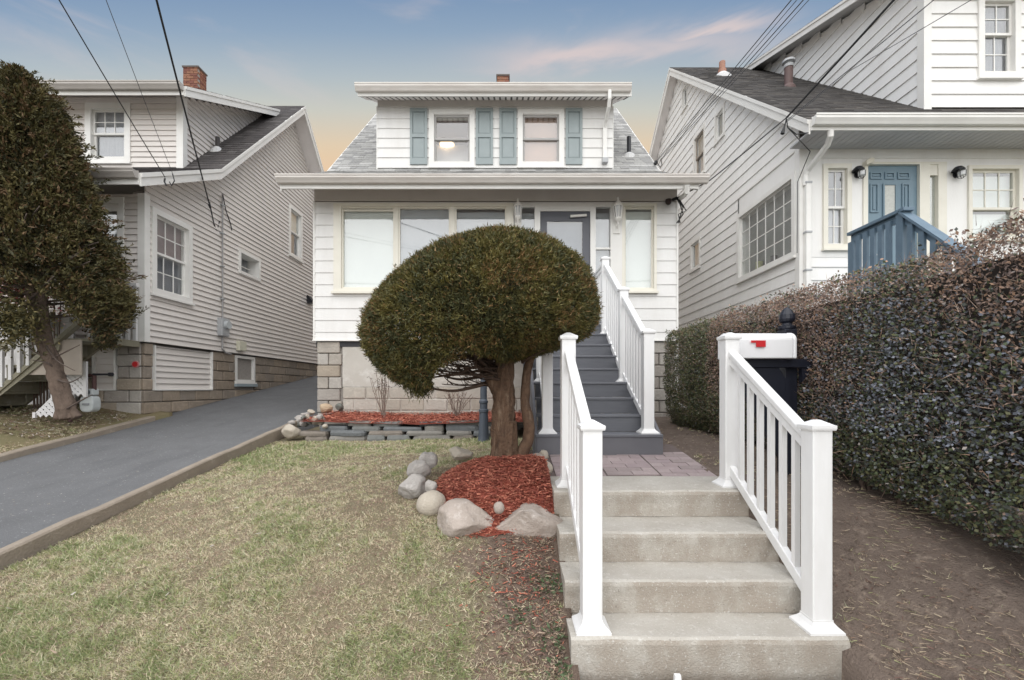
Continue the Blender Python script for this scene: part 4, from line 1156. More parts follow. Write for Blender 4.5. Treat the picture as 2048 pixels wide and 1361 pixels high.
mb = MB(); mb.tube([(gx + 0.05, gy - 0.01, 0.215), (gx + 0.30, gy - 0.01, 0.215)], 0.016, 8); mb.tube([(gx + 0.29, gy - 0.01, 0.215), (gx + 0.34, gy - 0.01, 0.215)], 0.03, 8); mb.build('shutoff_bar', METAL_B, t)

# ================================================================ the white house on the right
GX, GY = 4.90, 7.6
rh = thing('house', (8.2, GY, -0.4), 'tall white house on the right with a dark roof, big front dormer and blue door', 'house')
wrs = Wall((GX, 0), (0, 1), (-1, 0)); wrf = Wall((0, GY), (1, 0), (0, -1))
RROOF = [(6.98, 4.185), (13.05, 9.32), (19.5, 4.2)]
big = (7.68, 9.66, 2.27, 3.72); low = (11.55, 12.2, 3.14, 3.93); up1 = (11.26, 11.98, 5.45, 6.65); up2 = (10.24, 10.75, 5.80, 6.52); att = (12.36, 12.78, 7.82, 8.48)
GXR = 12.6
siding(wrs, rh, WHITE_R, -0.40, 9.2, 0.223, span_under(RROOF, GY + 0.02, 18.6, 0.17), [(7.68, 9.66, 2.27, 4.05), low, up1, up2, att], thick=0.022)
rx = lambda u: px_x(u, GY); rz = lambda v: px_z(v, GY)
RW1 = (rx(1644), rx(1700), rz(499), rz(330)); RW2 = (rx(1933), rx(2040), rz(480), rz(333)); RDOOR = (rx(1724), rx(1890), 1.55, rz(326))
siding(wrf, rh, WHITE_R, -0.40, 2.22, 0.223, lambda z: (GX, GXR), [RW1, RW2, RDOOR], thick=0.022)
wr_ = []
# smooth painted wall between the openings
cuts = [GX + 0.02, RW1[0], RW1[1], RDOOR[0], RDOOR[1], RW2[0], RW2[1], GXR]
for i in range(0, 8, 2): wrf.part('wall_panel', WHITE_R, rh, cuts[i] + 0.001, cuts[i + 1] - 0.001, 2.221, 4.17, -0.03, 0.012)
for a, b, zt in ((RW1[0], RW1[1], RW1[3]), (RDOOR[0], RDOOR[1], RDOOR[3]), (RW2[0], RW2[1], RW2[3])):
    wrf.part('wall_panel', WHITE_R, rh, a, b, zt + 0.001, 4.17, -0.03, 0.012)
for a, b, zb_ in ((RW1[0], RW1[1], RW1[2]), (RW2[0], RW2[1], RW2[2])): wrf.part('wall_panel', WHITE_R, rh, a, b, 2.221, zb_ - 0.001, -0.03, 0.012)
wrf.part('frieze_board', WHITE_R, rh, GX + 0.03, GXR, rz(318), 4.16, 0.013, 0.03)
mb = MB(); mb.box(GX - 0.03, GX + 0.10, GY - 0.03, GY + 0.10, -0.5, 4.05); mb.build('corner_board', TRIM, rh)
wrs.part('window_head_panel', WHITE_R, rh, 7.70, 9.60, 3.722, 4.05, -0.03, 0.012)
wrs.part('window_head_board', TRIM, rh, 7.70, 9.64, 4.051, 4.085, -0.03, 0.035)
MB().prism([(GX + 0.26, GY + 0.2, -0.6), (GX + 0.26, 18.6, -0.6), (GX + 0.26, 18.6, 4.6), (GX + 0.26, 13.05, 9.1), (GX + 0.26, GY + 0.2, 4.4)], (0.1, 0, 0)).build('gable_wall', INNER, rh)
mb = MB(); mb.box(GX + 0.1, GXR, GY + 0.3, GY + 0.4, -0.6, 4.6); mb.build('inner_wall', INNER, rh)
mb = MB(); mb.box(GXR - 0.1, GXR, GY, 18.6, -0.6, 4.4); mb.build('side_wall', WHITE_R, rh)
mb = MB(); mb.box(GX, GXR, 18.5, 18.6, -0.6, 4.4); mb.build('rear_wall', WHITE_R, rh)
mb = MB(); mb.box(GX + 0.06, GXR, GY + 0.06, 18.4, -1.5, -0.4); mb.build('foundation_core', MORTAR, rh)
slab('roof', SOFFIT, rh, 4.66, 13.0, RROOF, 0.16)
GDX = 7.05
shingles(rh, SHB, 4.62, 13.0, RROOF[0], RROOF[1], 0.145, skip=lambda xa, xb, y: xa > GDX + 0.15 and y > 7.75)
rake('rake_board', TRIM, rh, 4.634, 4.659, RROOF, -0.006, 0.23)
rake('rake_moulding', TRIM, rh, 4.612, 4.633, RROOF, -0.006, 0.07)
mb = MB(); mb.box(4.66, 13.0, 6.955, 6.978, 4.0, 4.16); mb.build('fascia', TRIM, rh)
gutter(rh, 4.66, 13.0, 6.955, 4.195, m=TRIM, h=0.14)
mb = MB(); mb.box(4.70, 13.0, 6.979, GY - 0.035, 4.03, 4.055); mb.build('soffit', SOFFIT_R, rh)
sr = MB()
for i in range(76):
    x = 4.75 + i * 0.105; sr.box(x, x + 0.009, 6.99, GY - 0.05, 4.024, 4.0295)
sr.build('soffit_rib', SOFFIT_R, rh)
# windows of the white house
window(wrs, rh, *big, trim=0.09, kind='fixed', grid=(6, 4), back=CURT_G, m=TRIM, proud=0.045, sash_w=0.03, back_d=-0.17, label='big 24-light side window near the front corner')
window(wrs, rh, *low, trim=0.07, kind='fixed', back=BLIND_G, m=TRIM, proud=0.03, label='small lower side window')
window(wrs, rh, *up1, trim=0.07, kind='double', back=CURT, m=TRIM, proud=0.03, sash_m=mat('bare_wood_sash', (0.34, 0.29, 0.24), 0.7), label='taller upper side window with bare wood sash')
window(wrs, rh, *up2, trim=0.07, kind='fixed', back=CURT, m=TRIM, proud=0.03, label='small square upper side window')
window(wrs, rh, *att, trim=0.06, kind='fixed', back=CURT, m=TRIM, proud=0.03, label='attic window under the peak')
window(wrf, rh, *RW1, trim=0.075, kind='double', grid=(2, 2), grid_low=(2, 2), back=CURT_D, back_low=CURT, m=CREAM, proud=0.045, meet=0.5, sash_m=TRIM, label='narrow front window left of the blue door')
window(wrf, rh, *RW2, trim=0.06, kind='double', grid=(3, 2), back=BLIND, back_low=BLIND, m=CREAM, proud=0.045, meet=0.42, label='front window right of the blue door with white blinds', drop=0.06)
# white planters and plant pots seen through the big side window
for s_, z_, r_, c_ in ((9.10, 2.40, 0.12, (0.50, 0.50, 0.36)), (8.75, 2.40, 0.10, (0.30, 0.31, 0.33)), (8.35, 2.40, 0.09, (0.10, 0.10, 0.11))):
    pass
# entrance
f = MB(); a, b, z0, z1 = RDOOR
d0, d1 = rx(1733), rx(1836); l0, l1 = rx(1856), rx(1873)
wrf.box(f, a, b, z1 - 0.04, z1, -0.05, 0.035)
for p0, p1 in ((a, d0), (d1, l0), (l1, b)): wrf.box(f, p0, p1, z0, z1 - 0.04, -0.05, 0.035)
wrf.box(f, l0, l1, rz(352), z1 - 0.04, -0.05, 0.02)
fr = f.build('door_frame', CREAM, rh)
g = MB(); wrf.box(g, l0, l1, z0, rz(352), -0.03, -0.024); g.build('pane', GLASS, fr)
wrf.part('sidelight_glass', FROST, fr, l0, l1, z0, rz(352), -0.05, -0.04)
d = MB(); wrf.box(d, d0, d1, z0, z1 - 0.041, -0.06, -0.02); dr_ = d.build('door', BLUE, rh)
def panel(s0, s1, q0, q1):
    pm = MB(); i_ = 0.028
    for (p0, p1, r0, r1) in ((s0, s1, q1 - 0.022, q1), (s0, s1, q0, q0 + 0.022), (s0, s0 + 0.022, q0 + 0.022, q1 - 0.022), (s1 - 0.022, s1, q0 + 0.022, q1 - 0.022)):
        wrf.box(pm, p0, p1, r0, r1, -0.0195, -0.002)
    wrf.box(pm, s0 + 0.05, s1 - 0.05, q0 + 0.05, q1 - 0.05, -0.0195, -0.008)
    pm.build('door_panel', BLUE, dr_)
W = d1 - d0
for c0, c1 in ((0.08, 0.31), (0.365, 0.56), (0.615, 0.85)): panel(d0 + W * c0, d0 + W * c1, rz(358), rz(344))
panel(d0 + W * 0.08, d0 + W * 0.24, rz(425), rz(367)); panel(d0 + W * 0.70, d0 + W * 0.85, rz(425), rz(367))
mb = MB()
for (p0, p1, r0, r1) in ((0.325, 0.595, rz(370), rz(367)), (0.325, 0.595, rz(440), rz(437)), (0.325, 0.355, rz(437), rz(370)), (0.565, 0.595, rz(437), rz(370))):
    wrf.box(mb, d0 + W * p0, d0 + W * p1, r0, r1, -0.0195, 0.002)
mb.build('light_frame', BLUE, dr_)
wrf.part('door_glass', FROST, dr_, d0 + W * 0.355, d0 + W * 0.565, rz(437), rz(370), -0.0195, -0.012)
MB().tube([wrf.p(d0 + 0.06, 2.25, 0.0), wrf.p(d0 + 0.06, 2.25, 0.05), wrf.p(d0 + 0.15, 2.25, 0.05)], 0.012, 8).build('handle', GALV, dr_)

def sconce(u, label):
    c = P(u, 343, GY - 0.11)
    t = thing('wall_sconce', c, label, 'wall sconce')
    x, y, z = c
    MB().tube([(x + 0.03, GY - 0.013, z - 0.02), (x + 0.03, GY - 0.035, z - 0.02)], 0.05, 14).build('back_plate', METAL_B, t)
    MB().tube([(x + 0.03, GY - 0.03, z - 0.02), (x + 0.02, GY - 0.07, z - 0.07), (x + 0.05, GY - 0.12, z - 0.02)], 0.009, 6).build('arm', METAL_B, t)
    vs = MB()
    vs.lathe([(0.01, 0.075), (0.05, 0.06), (0.085, 0.02), (0.09, -0.005), (0.08, -0.005), (0.02, 0.03)], (x - 0.02, y + 0.0, z + 0.01), 14)
    vs.build('metal_hood', METAL_B, t)
    MB().lathe([(0.035, 0.0), (0.055, -0.04), (0.052, -0.10), (0.02, -0.115)], (x + 0.035, y - 0.005, z + 0.03), 12).build('glass_jar', mat('clear_jar_glass', (0.62, 0.63, 0.63), 0.12), t)
    cg = MB()
    for k in range(4):
        an = k * math.pi / 2 + 0.4
        cg.tube([(x + 0.035 + 0.058 * math.cos(an), y - 0.005 + 0.058 * math.sin(an), z + 0.0), (x + 0.035 + 0.05 * math.cos(an), y - 0.005 + 0.05 * math.sin(an), z - 0.10), (x + 0.035, y - 0.005, z - 0.12)], 0.005, 5)
    cg.build('cage', METAL_B, t)
sconce(1719, 'black wall sconce left of the blue door')
sconce(1919, 'black wall sconce right of the blue door, beside the wide window')
c = P(1738, 328, GY - 0.06)
t = thing('security_camera', c, 'cream security camera above the left corner of the blue door', 'camera')
o = MB().prism([(c.x - 0.075, c.y - 0.05, c.z - 0.04), (c.x + 0.055, c.y - 0.05, c.z + 0.015), (c.x + 0.055, c.y - 0.05, c.z + 0.085), (c.x - 0.02, c.y - 0.05, c.z + 0.075), (c.x - 0.075, c.y - 0.05, c.z + 0.02)], (0, 0.10, 0)).build('camera_body', mat('cream_plastic', (0.72, 0.68, 0.57), 0.5), t, bevel=0.008)
MB().tube([(c.x, c.y, c.z), (c.x + 0.0, GY - 0.012, c.z - 0.02)], 0.02, 8).build('bracket', MATS['cream_plastic'], t)
# downspout at the corner
mb = MB(); mb.tube([P(1661, 262, 6.98), P(1661, 272, 6.98), P(1655, 290, 7.1), P(1617, 340, 7.5), P(1611, 352, 7.545), P(1611, 372, 7.545)], 0.045, 10); mb.build('downspout_elbow', TRIM, rh)
x = rx(1610)
mb = MB(); mb.box(x - 0.045, x + 0.04, GY - 0.105, GY - 0.032, -0.3, rz(368)); mb.build('downspout', TRIM, rh, bevel=0.008)
for zz in (rz(372), rz(470), rz(545)):
    mb = MB(); mb.box(x - 0.055, x + 0.05, GY - 0.115, GY - 0.031, zz, zz + 0.03); mb.build('strap', GALV, rh)
# front dormer
GDY = 7.66
wgd = Wall((0, GDY), (1, 0), (0, -1)); wgs = Wall((GDX, 0), (0, 1), (-1, 0))
gx_ = lambda u: px_x(u, GDY); gz_ = lambda v: px_z(v, GDY)
gw = (gx_(1953), gx_(2037), gz_(158), gz_(-6))
siding(wgd, rh, WHITE_R, 4.78, 7.1, 0.228, lambda z: (GDX + 0.08, GXR), [gw], thick=0.024)
def gsp(z):
    lo = GDY + 0.10
    hi = 6.98 + (z - 4.185) / 0.846 + 0.15
    zr = 7.02; top = lo if z < zr else 7.2 + (z - 6.98) / 0.355 - 0.1
    lo = max(lo, top)
    return (lo, min(hi, 13.0)) if hi > lo + 0.06 else None
siding(wgs, rh, WHITE_R, 4.78, 9.3, 0.228, gsp, [], thick=0.024)
mb = MB(); mb.box(GDX - 0.03, GDX + 0.10, GDY - 0.03, GDY + 0.10, 4.70, 7.1); mb.build('corner_board', TRIM, rh)
MB().prism([(GDX + 0.012, GDY + 0.1, 4.5), (GDX + 0.012, GDY + 0.1, 7.20), (GDX + 0.012, 13.0, 9.06), (GDX + 0.012, 13.0, 8.9)], (0.08, 0, 0)).build('dormer_side_wall', WHITE_R, rh)
mb = MB(); mb.box(GDX + 0.25, GXR, GDY + 0.3, GDY + 0.38, 4.5, 7.2); mb.build('inner_wall', INNER, rh)
window(wgd, rh, *gw, trim=0.10, kind='double', grid=(2, 2), grid_low=(2, 2), back=CURT_D, back_low=CURT_D, m=TRIM, proud=0.045, meet=0.56, label='dormer window at the upper right edge with dark curtains')
GDROOF = [(7.2, 7.14), (13.05, 9.24)]
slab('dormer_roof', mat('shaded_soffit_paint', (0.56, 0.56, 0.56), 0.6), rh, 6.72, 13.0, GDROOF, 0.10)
shingles(rh, SHB, 6.68, 13.0, GDROOF[0], GDROOF[1], 0.145)
rake('rake_board', TRIM, rh, 6.694, 6.719, GDROOF, -0.006, 0.17)
rake('rake_moulding', TRIM, rh, 6.674, 6.693, GDROOF, -0.006, 0.05)
# pipes on its roof
c = Vector((5.47, 11.6, roof_z(RROOF, 11.6)))
t = thing('vent_pipe', c, 'short copper-coloured vent pipe near the ridge of the white right-hand house', 'vent pipe')
MB().lathe([(0.10, -0.08), (0.10, 0.12), (0.075, 0.14), (0.075, 0.33), (0.06, 0.33), (0.06, 0.26)], c, 14).build('pipe', COPPER, t)
MB().lathe([(0.24, -0.22), (0.22, -0.08), (0.11, 0.03)], c, 14).build('flashing', MATS['pale_flashing'], t)
c = Vector((6.16, 9.95, roof_z(RROOF, 9.95)))
t = thing('flue_pipe', c, 'tall brown flue pipe with a silver cowl on the dark right-hand roof', 'flue')
MB().lathe([(0.085, -0.1), (0.085, 0.42), (0.07, 0.42)], c, 14).build('pipe', mat('brown_flue', (0.12, 0.075, 0.07), 0.6), t)
MB().lathe([(0.095, 0.40), (0.10, 0.46), (0.06, 0.47), (0.06, 0.50), (0.13, 0.51), (0.12, 0.56), (0.03, 0.60)], c, 14).build('cowl', GALV, t)
MB().lathe([(0.16, -0.16), (0.14, -0.05), (0.09, 0.02)], c, 14).build('flashing', MATS['brown_flue'], t)

# blue porch railing beyond the hedge
br = thing('porch_railing', (4.92, 5.7, 1.0), 'slate-blue wooden porch railing showing above the hedge before the blue door', 'railing')
bx = 4.90
mb = MB(); mb.box(bx - 0.07, bx + 0.07, 5.52, 6.46, 2.19, 2.235); mb.build('cap_rail', BLUE_R, br, bevel=0.006)
mb = MB(); mb.box(bx - 0.02, bx + 0.02, 5.62, 6.44, 2.09, 2.185); mb.build('rail', BLUE_R, br)
MB().prism([(bx - 0.07, 5.60, 2.175), (bx - 0.07, 5.60, 2.215), (bx - 0.07, 4.40, 1.06), (bx - 0.07, 4.40, 1.02)], (0.14, 0, 0)).build('cap_rail', BLUE_R, br)
MB().prism([(bx - 0.02, 5.56, 2.03), (bx - 0.02, 5.56, 2.14), (bx - 0.02, 4.40, 1.02), (bx - 0.02, 4.40, 0.91)], (0.04, 0, 0)).build('rail', BLUE_R, br)
mb = MB(); mb.box(bx - 0.05, bx + 0.05, 5.56, 5.66, 0.2, 2.19); mb.build('post', BLUE_R, br)
mb = MB(); mb.box(bx - 0.05, bx + 0.05, 6.36, 6.46, 0.2, 2.09); mb.build('post', BLUE_R, br)
for i in range(5):
    y = 5.74 + i * 0.125; block('baluster', BLUE_R, br, bx - 0.055, bx - 0.0205, y, y + 0.07, 0.95, 2.14)
for i in range(7):
    y = 5.42 - i * 0.15; z = 2.10 - (5.56 - y) * 0.965; block('baluster', BLUE_R, br, bx - 0.055, bx - 0.0205, y, y + 0.075, z - 1.1, z + 0.04)
mb = MB(); mb.box(4.86, 7.6, 5.5, 7.55, 0.85, 0.97); pd = mb.build('porch_deck', BLUE_R, br)
# pots on the sill inside the big side window
for s_, r_, m_, lab in ((9.05, 0.10, mat('yellow_green_pot', (0.45, 0.45, 0.25), 0.5), 'yellow-green pot on the sill inside the big side window'), (8.55, 0.085, mat('dark_pot', (0.08, 0.08, 0.09), 0.5), 'dark pot on the sill inside the big side window')):
    q = wrs.p(s_, 2.36, -0.115)
    t = thing('flower_pot', q, lab, 'flower pot')
    MB().lathe([(r_ * 0.5, 0.0), (r_ * 0.75, r_ * 0.5), (r_ * 0.62, r_ * 1.5), (r_ * 0.72, r_ * 1.9), (r_ * 0.6, r_ * 1.9), (r_ * 0.55, r_ * 1.5)], q, 14).build('pot', m_, t, smooth=True)
    MB().lathe([(r_ * 0.56, r_ * 1.55), (r_ * 0.4, r_ * 1.75), (0.01, r_ * 1.8)], q, 10).build('potting_soil', SOIL, t)
# ================================================================ front steps, walk, porch stairs
cs = thing('concrete_steps', (1.0, 2.9, -1.43), 'weathered grey concrete steps with four treads at the pavement', 'steps')
SX0, SX1 = 0.306, 1.70
NOSE = [(2.25, -1.249), (2.60, -1.069), (2.905, -0.889), (3.20, -0.709)]
NOSE = [(2.248, -1.249), (2.506, -1.069), (2.778, -0.889), (3.128, -0.709)]
for i, (y, z) in enumerate(NOSE):
    zb = -1.75 if i == 0 else NOSE[i - 1][1] + 0.0008
    r = MB(); nx, nz = 22, 5
    # front face and tread edge slightly worn: a grid with small noise
    yb = 3.645
    vs = []; fs = []
    prof = [(y, zb), (y + 0.004, (zb + z) / 2), (y, z - 0.030), (y + 0.006, z - 0.010), (y + 0.020, z), (min(y + 0.15, yb), z - 0.001), (yb, z)]
    for k in range(nx + 1):
        x = SX0 + (SX1 - SX0) * k / nx
        for (py, pz) in prof:
            nn = mnoise.noise(Vector((x * 4, py * 6, pz * 9 + i))) * 0.008 + mnoise.noise(Vector((x * 17, py * 15, pz * 20 + i))) * 0.004
            vs.append((x, py + (nn if py < yb else 0), pz + (nn * 0.5 if pz > zb else 0)))
    m = len(prof)
    for k in range(nx):
        for q in range(m - 1): fs.append((k * m + q, (k + 1) * m + q, (k + 1) * m + q + 1, k * m + q + 1))
    fs.append(list(range(m))[::-1] + []); fs.append([nx * m + q for q in range(m)])
    # close the ends with the low back corner
    vs.append((SX0, yb, zb)); vs.append((SX1, yb, zb)); a, b = len(vs) - 2, len(vs) - 1
    fs[-2] = [a] + list(range(m))[::-1]; fs[-1] = [b] + [nx * m + q for q in range(m)]
    fs.append((m - 1, nx * m + m - 1, b, a))
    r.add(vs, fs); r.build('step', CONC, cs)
stub = MB(); stub.prism([(0.785, 2.15, -1.43), (0.822, 2.15, -1.43), (0.818, 2.15, -1.372), (0.79, 2.15, -1.372)], (0, 0.02, 0))
tag(stub.build('marker_stake', PVC), 'small white stake standing against the lowest concrete step', 'stake')

# brick-stamped walk between the concrete steps and the porch stairs
walk = MB(); walk.add([(SX0, 3.648, -1.2), (SX1, 3.648, -1.2), (SX1, 4.75, -1.2), (SX0, 4.75, -1.2), (SX0, 3.648, -0.722), (SX1, 3.648, -0.722), (SX1, 4.75, -0.585), (SX0, 4.75, -0.585)],
                      [(0, 3, 2, 1), (4, 5, 6, 7), (0, 1, 5, 4), (1, 2, 6, 5), (2, 3, 7, 6), (3, 0, 4, 7)])
wk = tag(walk.build('walkway', mat('walk_joint_sand', (0.115, 0.085, 0.08), 0.95, (0.17, 0.14, 0.13), 20, 0.8)), kind='structure')
WB = [layered('walk_brick_%d' % i, c, tuple(x * 0.8 for x in c), 9, 0.9, tuple(min(1, x * 1.2) for x in c), 22, 0.56, 0.92, 0.35, 90) for i, c in enumerate([(0.40, 0.325, 0.325), (0.37, 0.30, 0.305), (0.43, 0.355, 0.35), (0.355, 0.295, 0.29)])]
rr = random.Random(3)
slope = (0.722 - 0.585) / (4.75 - 3.648)
cols = [(SX0 + 0.07, 0.79), (0.802, 1.235), (1.247, SX1 - 0.01)]
for ci, (xa, xb) in enumerate(cols):
    y = 3.655 + (0.05 if ci == 1 else 0); row = 0
    while y < 4.36:
        yb = min(y + 0.098, 4.40); n = 2; w = (xb - xa) / n
        for k in range(n):
            lo = xa + k * w - (w / 2 if row % 2 else 0); pieces = [(max(lo, xa), min(lo + w, xb))]
            if row % 2 and k == n - 1: pieces.append((xb - w / 2, xb))
            for a, b in pieces:
                if b - a < 0.03: continue
                za = -0.722 + (y - 3.648) * slope + rr.uniform(0.005, 0.011); zb = za + (yb - y) * slope
                q = MB(); g = 0.0022
                q.add([(a + g, y + g, za - 0.05), (b - g, y + g, za - 0.05), (b - g, yb - g, zb - 0.05), (a + g, yb - g, zb - 0.05), (a + g, y + g, za), (b - g, y + g, za), (b - g, yb - g, zb), (a + g, yb - g, zb)],
                      [(4, 5, 6, 7), (0, 1, 5, 4), (1, 2, 6, 5), (2, 3, 7, 6), (3, 0, 4, 7)])
                q.build('brick', rr.choice(WB), wk)
        y = yb; row += 1

# porch stairs of the middle house: grey composite boards
ps = thing('porch_stairs', (0.85, 5.4, -0.6), 'grey composite porch stairs climbing to the storm door', 'stairs')
PX0, PX1 = 0.275, 1.435
Y0, Z0, TR, RI = 4.30, -0.437, 0.27, 0.171
for k in range(9):
    y = Y0 + TR * k; z = Z0 + RI * k; a, b = (0.245, 1.465) if k == 0 else (PX0, PX1)
    depth = TR + 0.02 if k < 8 else 0.16
    half = 0.138
    block('tread_board', DECK, ps, a, b, y, y + half, z - 0.026, z, 0.004)
    block('tread_board', DECK, ps, a, b, y + half + 0.005, y + 2 * half + 0.005, z - 0.026, z, 0.004)
    block('riser', DECK2 if k == 0 else DECK, ps, a + 0.012, b - 0.012, y + 0.012, y + 0.030, z - RI + 0.002 - (0.03 if k == 0 else 0), z - 0.027)
for k in range(8):
    block('deck_board', DECK, ps, PX0 - 0.55, PX1 + 0.1, 6.75 + k * 0.118, 6.75 + k * 0.118 + 0.113, Z0 + RI * 8 - 0.026, Z0 + RI * 8)
for xx in (PX0 - 0.034, PX1 + 0.004):
    MB().prism([(xx, Y0 + 0.02, Z0 - 0.03), (xx, Y0 + 0.02, -0.75), (xx, Y0 + 0.35, -0.75), (xx, 6.7, 0.6), (xx, 7.65, 0.6), (xx, 7.65, 0.905), (xx, 6.46, 0.905)], (0.03, 0, 0)).build('stringer', DECK2, ps)
    for yy in (6.65, 7.5): block('support_post', DECK2, ps, xx - 0.02, xx + 0.07, yy, yy + 0.09, -0.75, 0.60)
for k in range(22):
    block('skirt_slat', DECK2, ps, PX0 - 0.02, PX0 - 0.006, 4.70 + k * 0.086, 4.70 + k * 0.086 + 0.07, -0.75, max(-0.6, Z0 + RI * ((4.70 + k * 0.086 - Y0) / TR) - 0.34))


def post(parent, x, y, zb, zt, w=0.102):
    h = w / 2
    p = MB().box(x - h, x + h, y - h, y + h, zb, zt - 0.03).build('post', PVC, parent, bevel=0.006)
    MB().lathe([(h + 0.010, -0.036), (h + 0.013, -0.026), (h + 0.013, -0.012), (h + 0.004, -0.008), (0.012, 0.016)], (x, y, zt), sq=True).build('post_cap', PVC, p)
    MB().lathe([(h + 0.038, 0.0), (h + 0.038, 0.012), (h + 0.014, 0.034), (h + 0.002, 0.05), (h + 0.002, 0.06)], (x, y, zb - 0.0005), sq=True).build('post_base', PVC, p)
    return p


def rail_run(parent, x, ya, za_t, za_b, yb, zb_t, zb_b, n, bw=0.033):
    """top and bottom rails from (ya) to (yb) with n balusters; za_t top of top rail, za_b bottom of bottom rail"""
    mb = MB()
    mb.prism([(x - 0.032, ya, za_t), (x - 0.032, ya, za_t - 0.05), (x - 0.032, yb, zb_t - 0.05), (x - 0.032, yb, zb_t)], (0.064, 0, 0))
    mb.build('top_rail', PVC, parent, bevel=0.010)
    MB().prism([(x - 0.020, ya, za_t - 0.0505), (x - 0.020, ya, za_t - 0.105), (x - 0.020, yb, zb_t - 0.105), (x - 0.020, yb, zb_t - 0.0505)], (0.040, 0, 0)).build('rail_web', PVC, parent)
    MB().prism([(x - 0.022, ya, za_b + 0.075), (x - 0.022, ya, za_b), (x - 0.022, yb, zb_b), (x - 0.022, yb, zb_b + 0.075)], (0.044, 0, 0)).build('bottom_rail', PVC, parent, bevel=0.005)
    for i in range(n):
        t = (i + 1) / (n + 1); y = ya + (yb - ya) * t
        lo = za_b + (zb_b - za_b) * t + 0.05; hi = za_t + (zb_t - za_t) * t - 0.08; h = bw / 2
        block('baluster', PVC, parent, x - h * 0.9, x + h * 0.9, y - h, y + h, lo, hi)


for x, lab in ((0.425, 'white vinyl stair railing on the left side of the concrete steps'), (1.608, 'white vinyl stair railing on the right side of the concrete steps, before the mailbox')):
    t = thing('stair_railing', (x, 2.36, -1.249), lab, 'railing', 'white railings of the concrete steps')
    post(t, x, 2.362, -1.249, -0.178); post(t, x, 3.30, -0.709, 0.395)
    rail_run(t, x, 2.413, -0.235, -1.135, 3.249, 0.275, -0.63, 6)
for x, lab in ((0.365, 'white stair railing left of the grey porch stairs, mostly behind the yew'), (1.352, 'white stair railing right of the grey porch stairs, reaching the front door')):
    t = thing('stair_railing', (x, 4.4, -0.43), lab, 'railing', 'white railings of the porch stairs')
    ys = (4.42, 5.37, 6.40); zb = (Z0, Z0 + RI * 4 - 0.171 + 0.171, Z0 + RI * 8)
    zb = (Z0, Z0 + RI * 3, Z0 + RI * 7)
    tops = (0.575, 1.20, 1.865)
    for y, b, tp in zip(ys, zb, tops): post(t, x, y, b, tp)
    for i in range(2):
        ya, yb = ys[i] + 0.051, ys[i + 1] - 0.051
        rail_run(t, x, ya, tops[i] - 0.035, zb[i] + 0.09, yb, tops[i + 1] - 0.09, zb[i + 1] + 0.04, 7)
    # landing rail back to the house
    rail_run(t, x, 6.451, 1.82, Z0 + RI * 8 + 0.06, 7.64, 1.82, Z0 + RI * 8 + 0.06, 9)

# mailbox on its post
mt = thing('mailbox', (2.0, 3.52, -0.7), 'white mailbox with a red flag on a black post by the hedge', 'mailbox')
my0, my1 = 3.43, 3.60; mx0, mx1 = 1.660, 2.185; mz0, mz1 = 0.232, 0.432
prof = [(my0, mz0), (my1, mz0), (my1, mz1 - 0.06)] + [((my0 + my1) / 2 + (my1 - my0) / 2 * math.cos(a), mz1 - 0.06 + 0.06 * math.sin(a)) for a in np.linspace(0.25, math.pi - 0.25, 9)] + [(my0, mz1 - 0.06)]
MB().prism([(mx0, y, z) for y, z in prof], (mx1 - mx0 - 0.025, 0, 0)).build('mailbox_body', mat('white_mailbox', (0.82, 0.82, 0.83), 0.4), mt, bevel=0.008)
MB().prism([(mx1 - 0.024, (my0 + my1) / 2 + (y - (my0 + my1) / 2) * 1.06, mz0 + (z - mz0) * 1.02) for y, z in prof], (0.024, 0, 0)).build('mailbox_door', MATS['white_mailbox'], mt, bevel=0.006)
fl = MB(); fl.box(1.870, 1.942, my0 - 0.014, my0 - 0.009, 0.318, 0.367); fl.box(1.832, 1.870, my0 - 0.014, my0 - 0.009, 0.350, 0.367); fl.build('flag', RED, mt)
pxm = 2.232; pym = 3.60
mb = MB(); mb.box(pxm - 0.048, pxm + 0.048, pym - 0.03, pym + 0.082, -0.85, 0.475); pp = mb.build('post', NAVY, mt, bevel=0.005)
MB().lathe([(0.058, 0.0), (0.064, 0.01), (0.064, 0.028), (0.040, 0.036), (0.034, 0.052), (0.052, 0.066), (0.060, 0.085), (0.056, 0.12), (0.034, 0.158), (0.012, 0.178), (0.003, 0.182)], (pxm, pym + 0.026, 0.475), 14).build('finial', NAVY, pp, smooth=False)
mb = MB(); mb.box(1.70, 2.36, 3.50, 3.562, 0.165, 0.231); mb.build('arm', NAVY, mt, bevel=0.004)
MB().prism([(1.72, 3.515, 0.163), (2.10, 3.515, 0.163), (2.150, 3.515, 0.085), (2.150, 3.515, -0.62)], (0, 0.04, 0)).build('brace', NAVY, mt)
MB().prism([(2.36, 3.515, 0.163), (2.282, 3.515, 0.163), (2.282, 3.515, 0.05)], (0, 0.04, 0)).build('brace', NAVY, mt)
MB().prism([(2.1505, 3.515, 0.085), (2.183, 3.515, 0.085), (2.183, 3.515, -0.66), (2.1505, 3.515, -0.62)], (0, 0.04, 0)).build('brace_web', NAVY, mt)

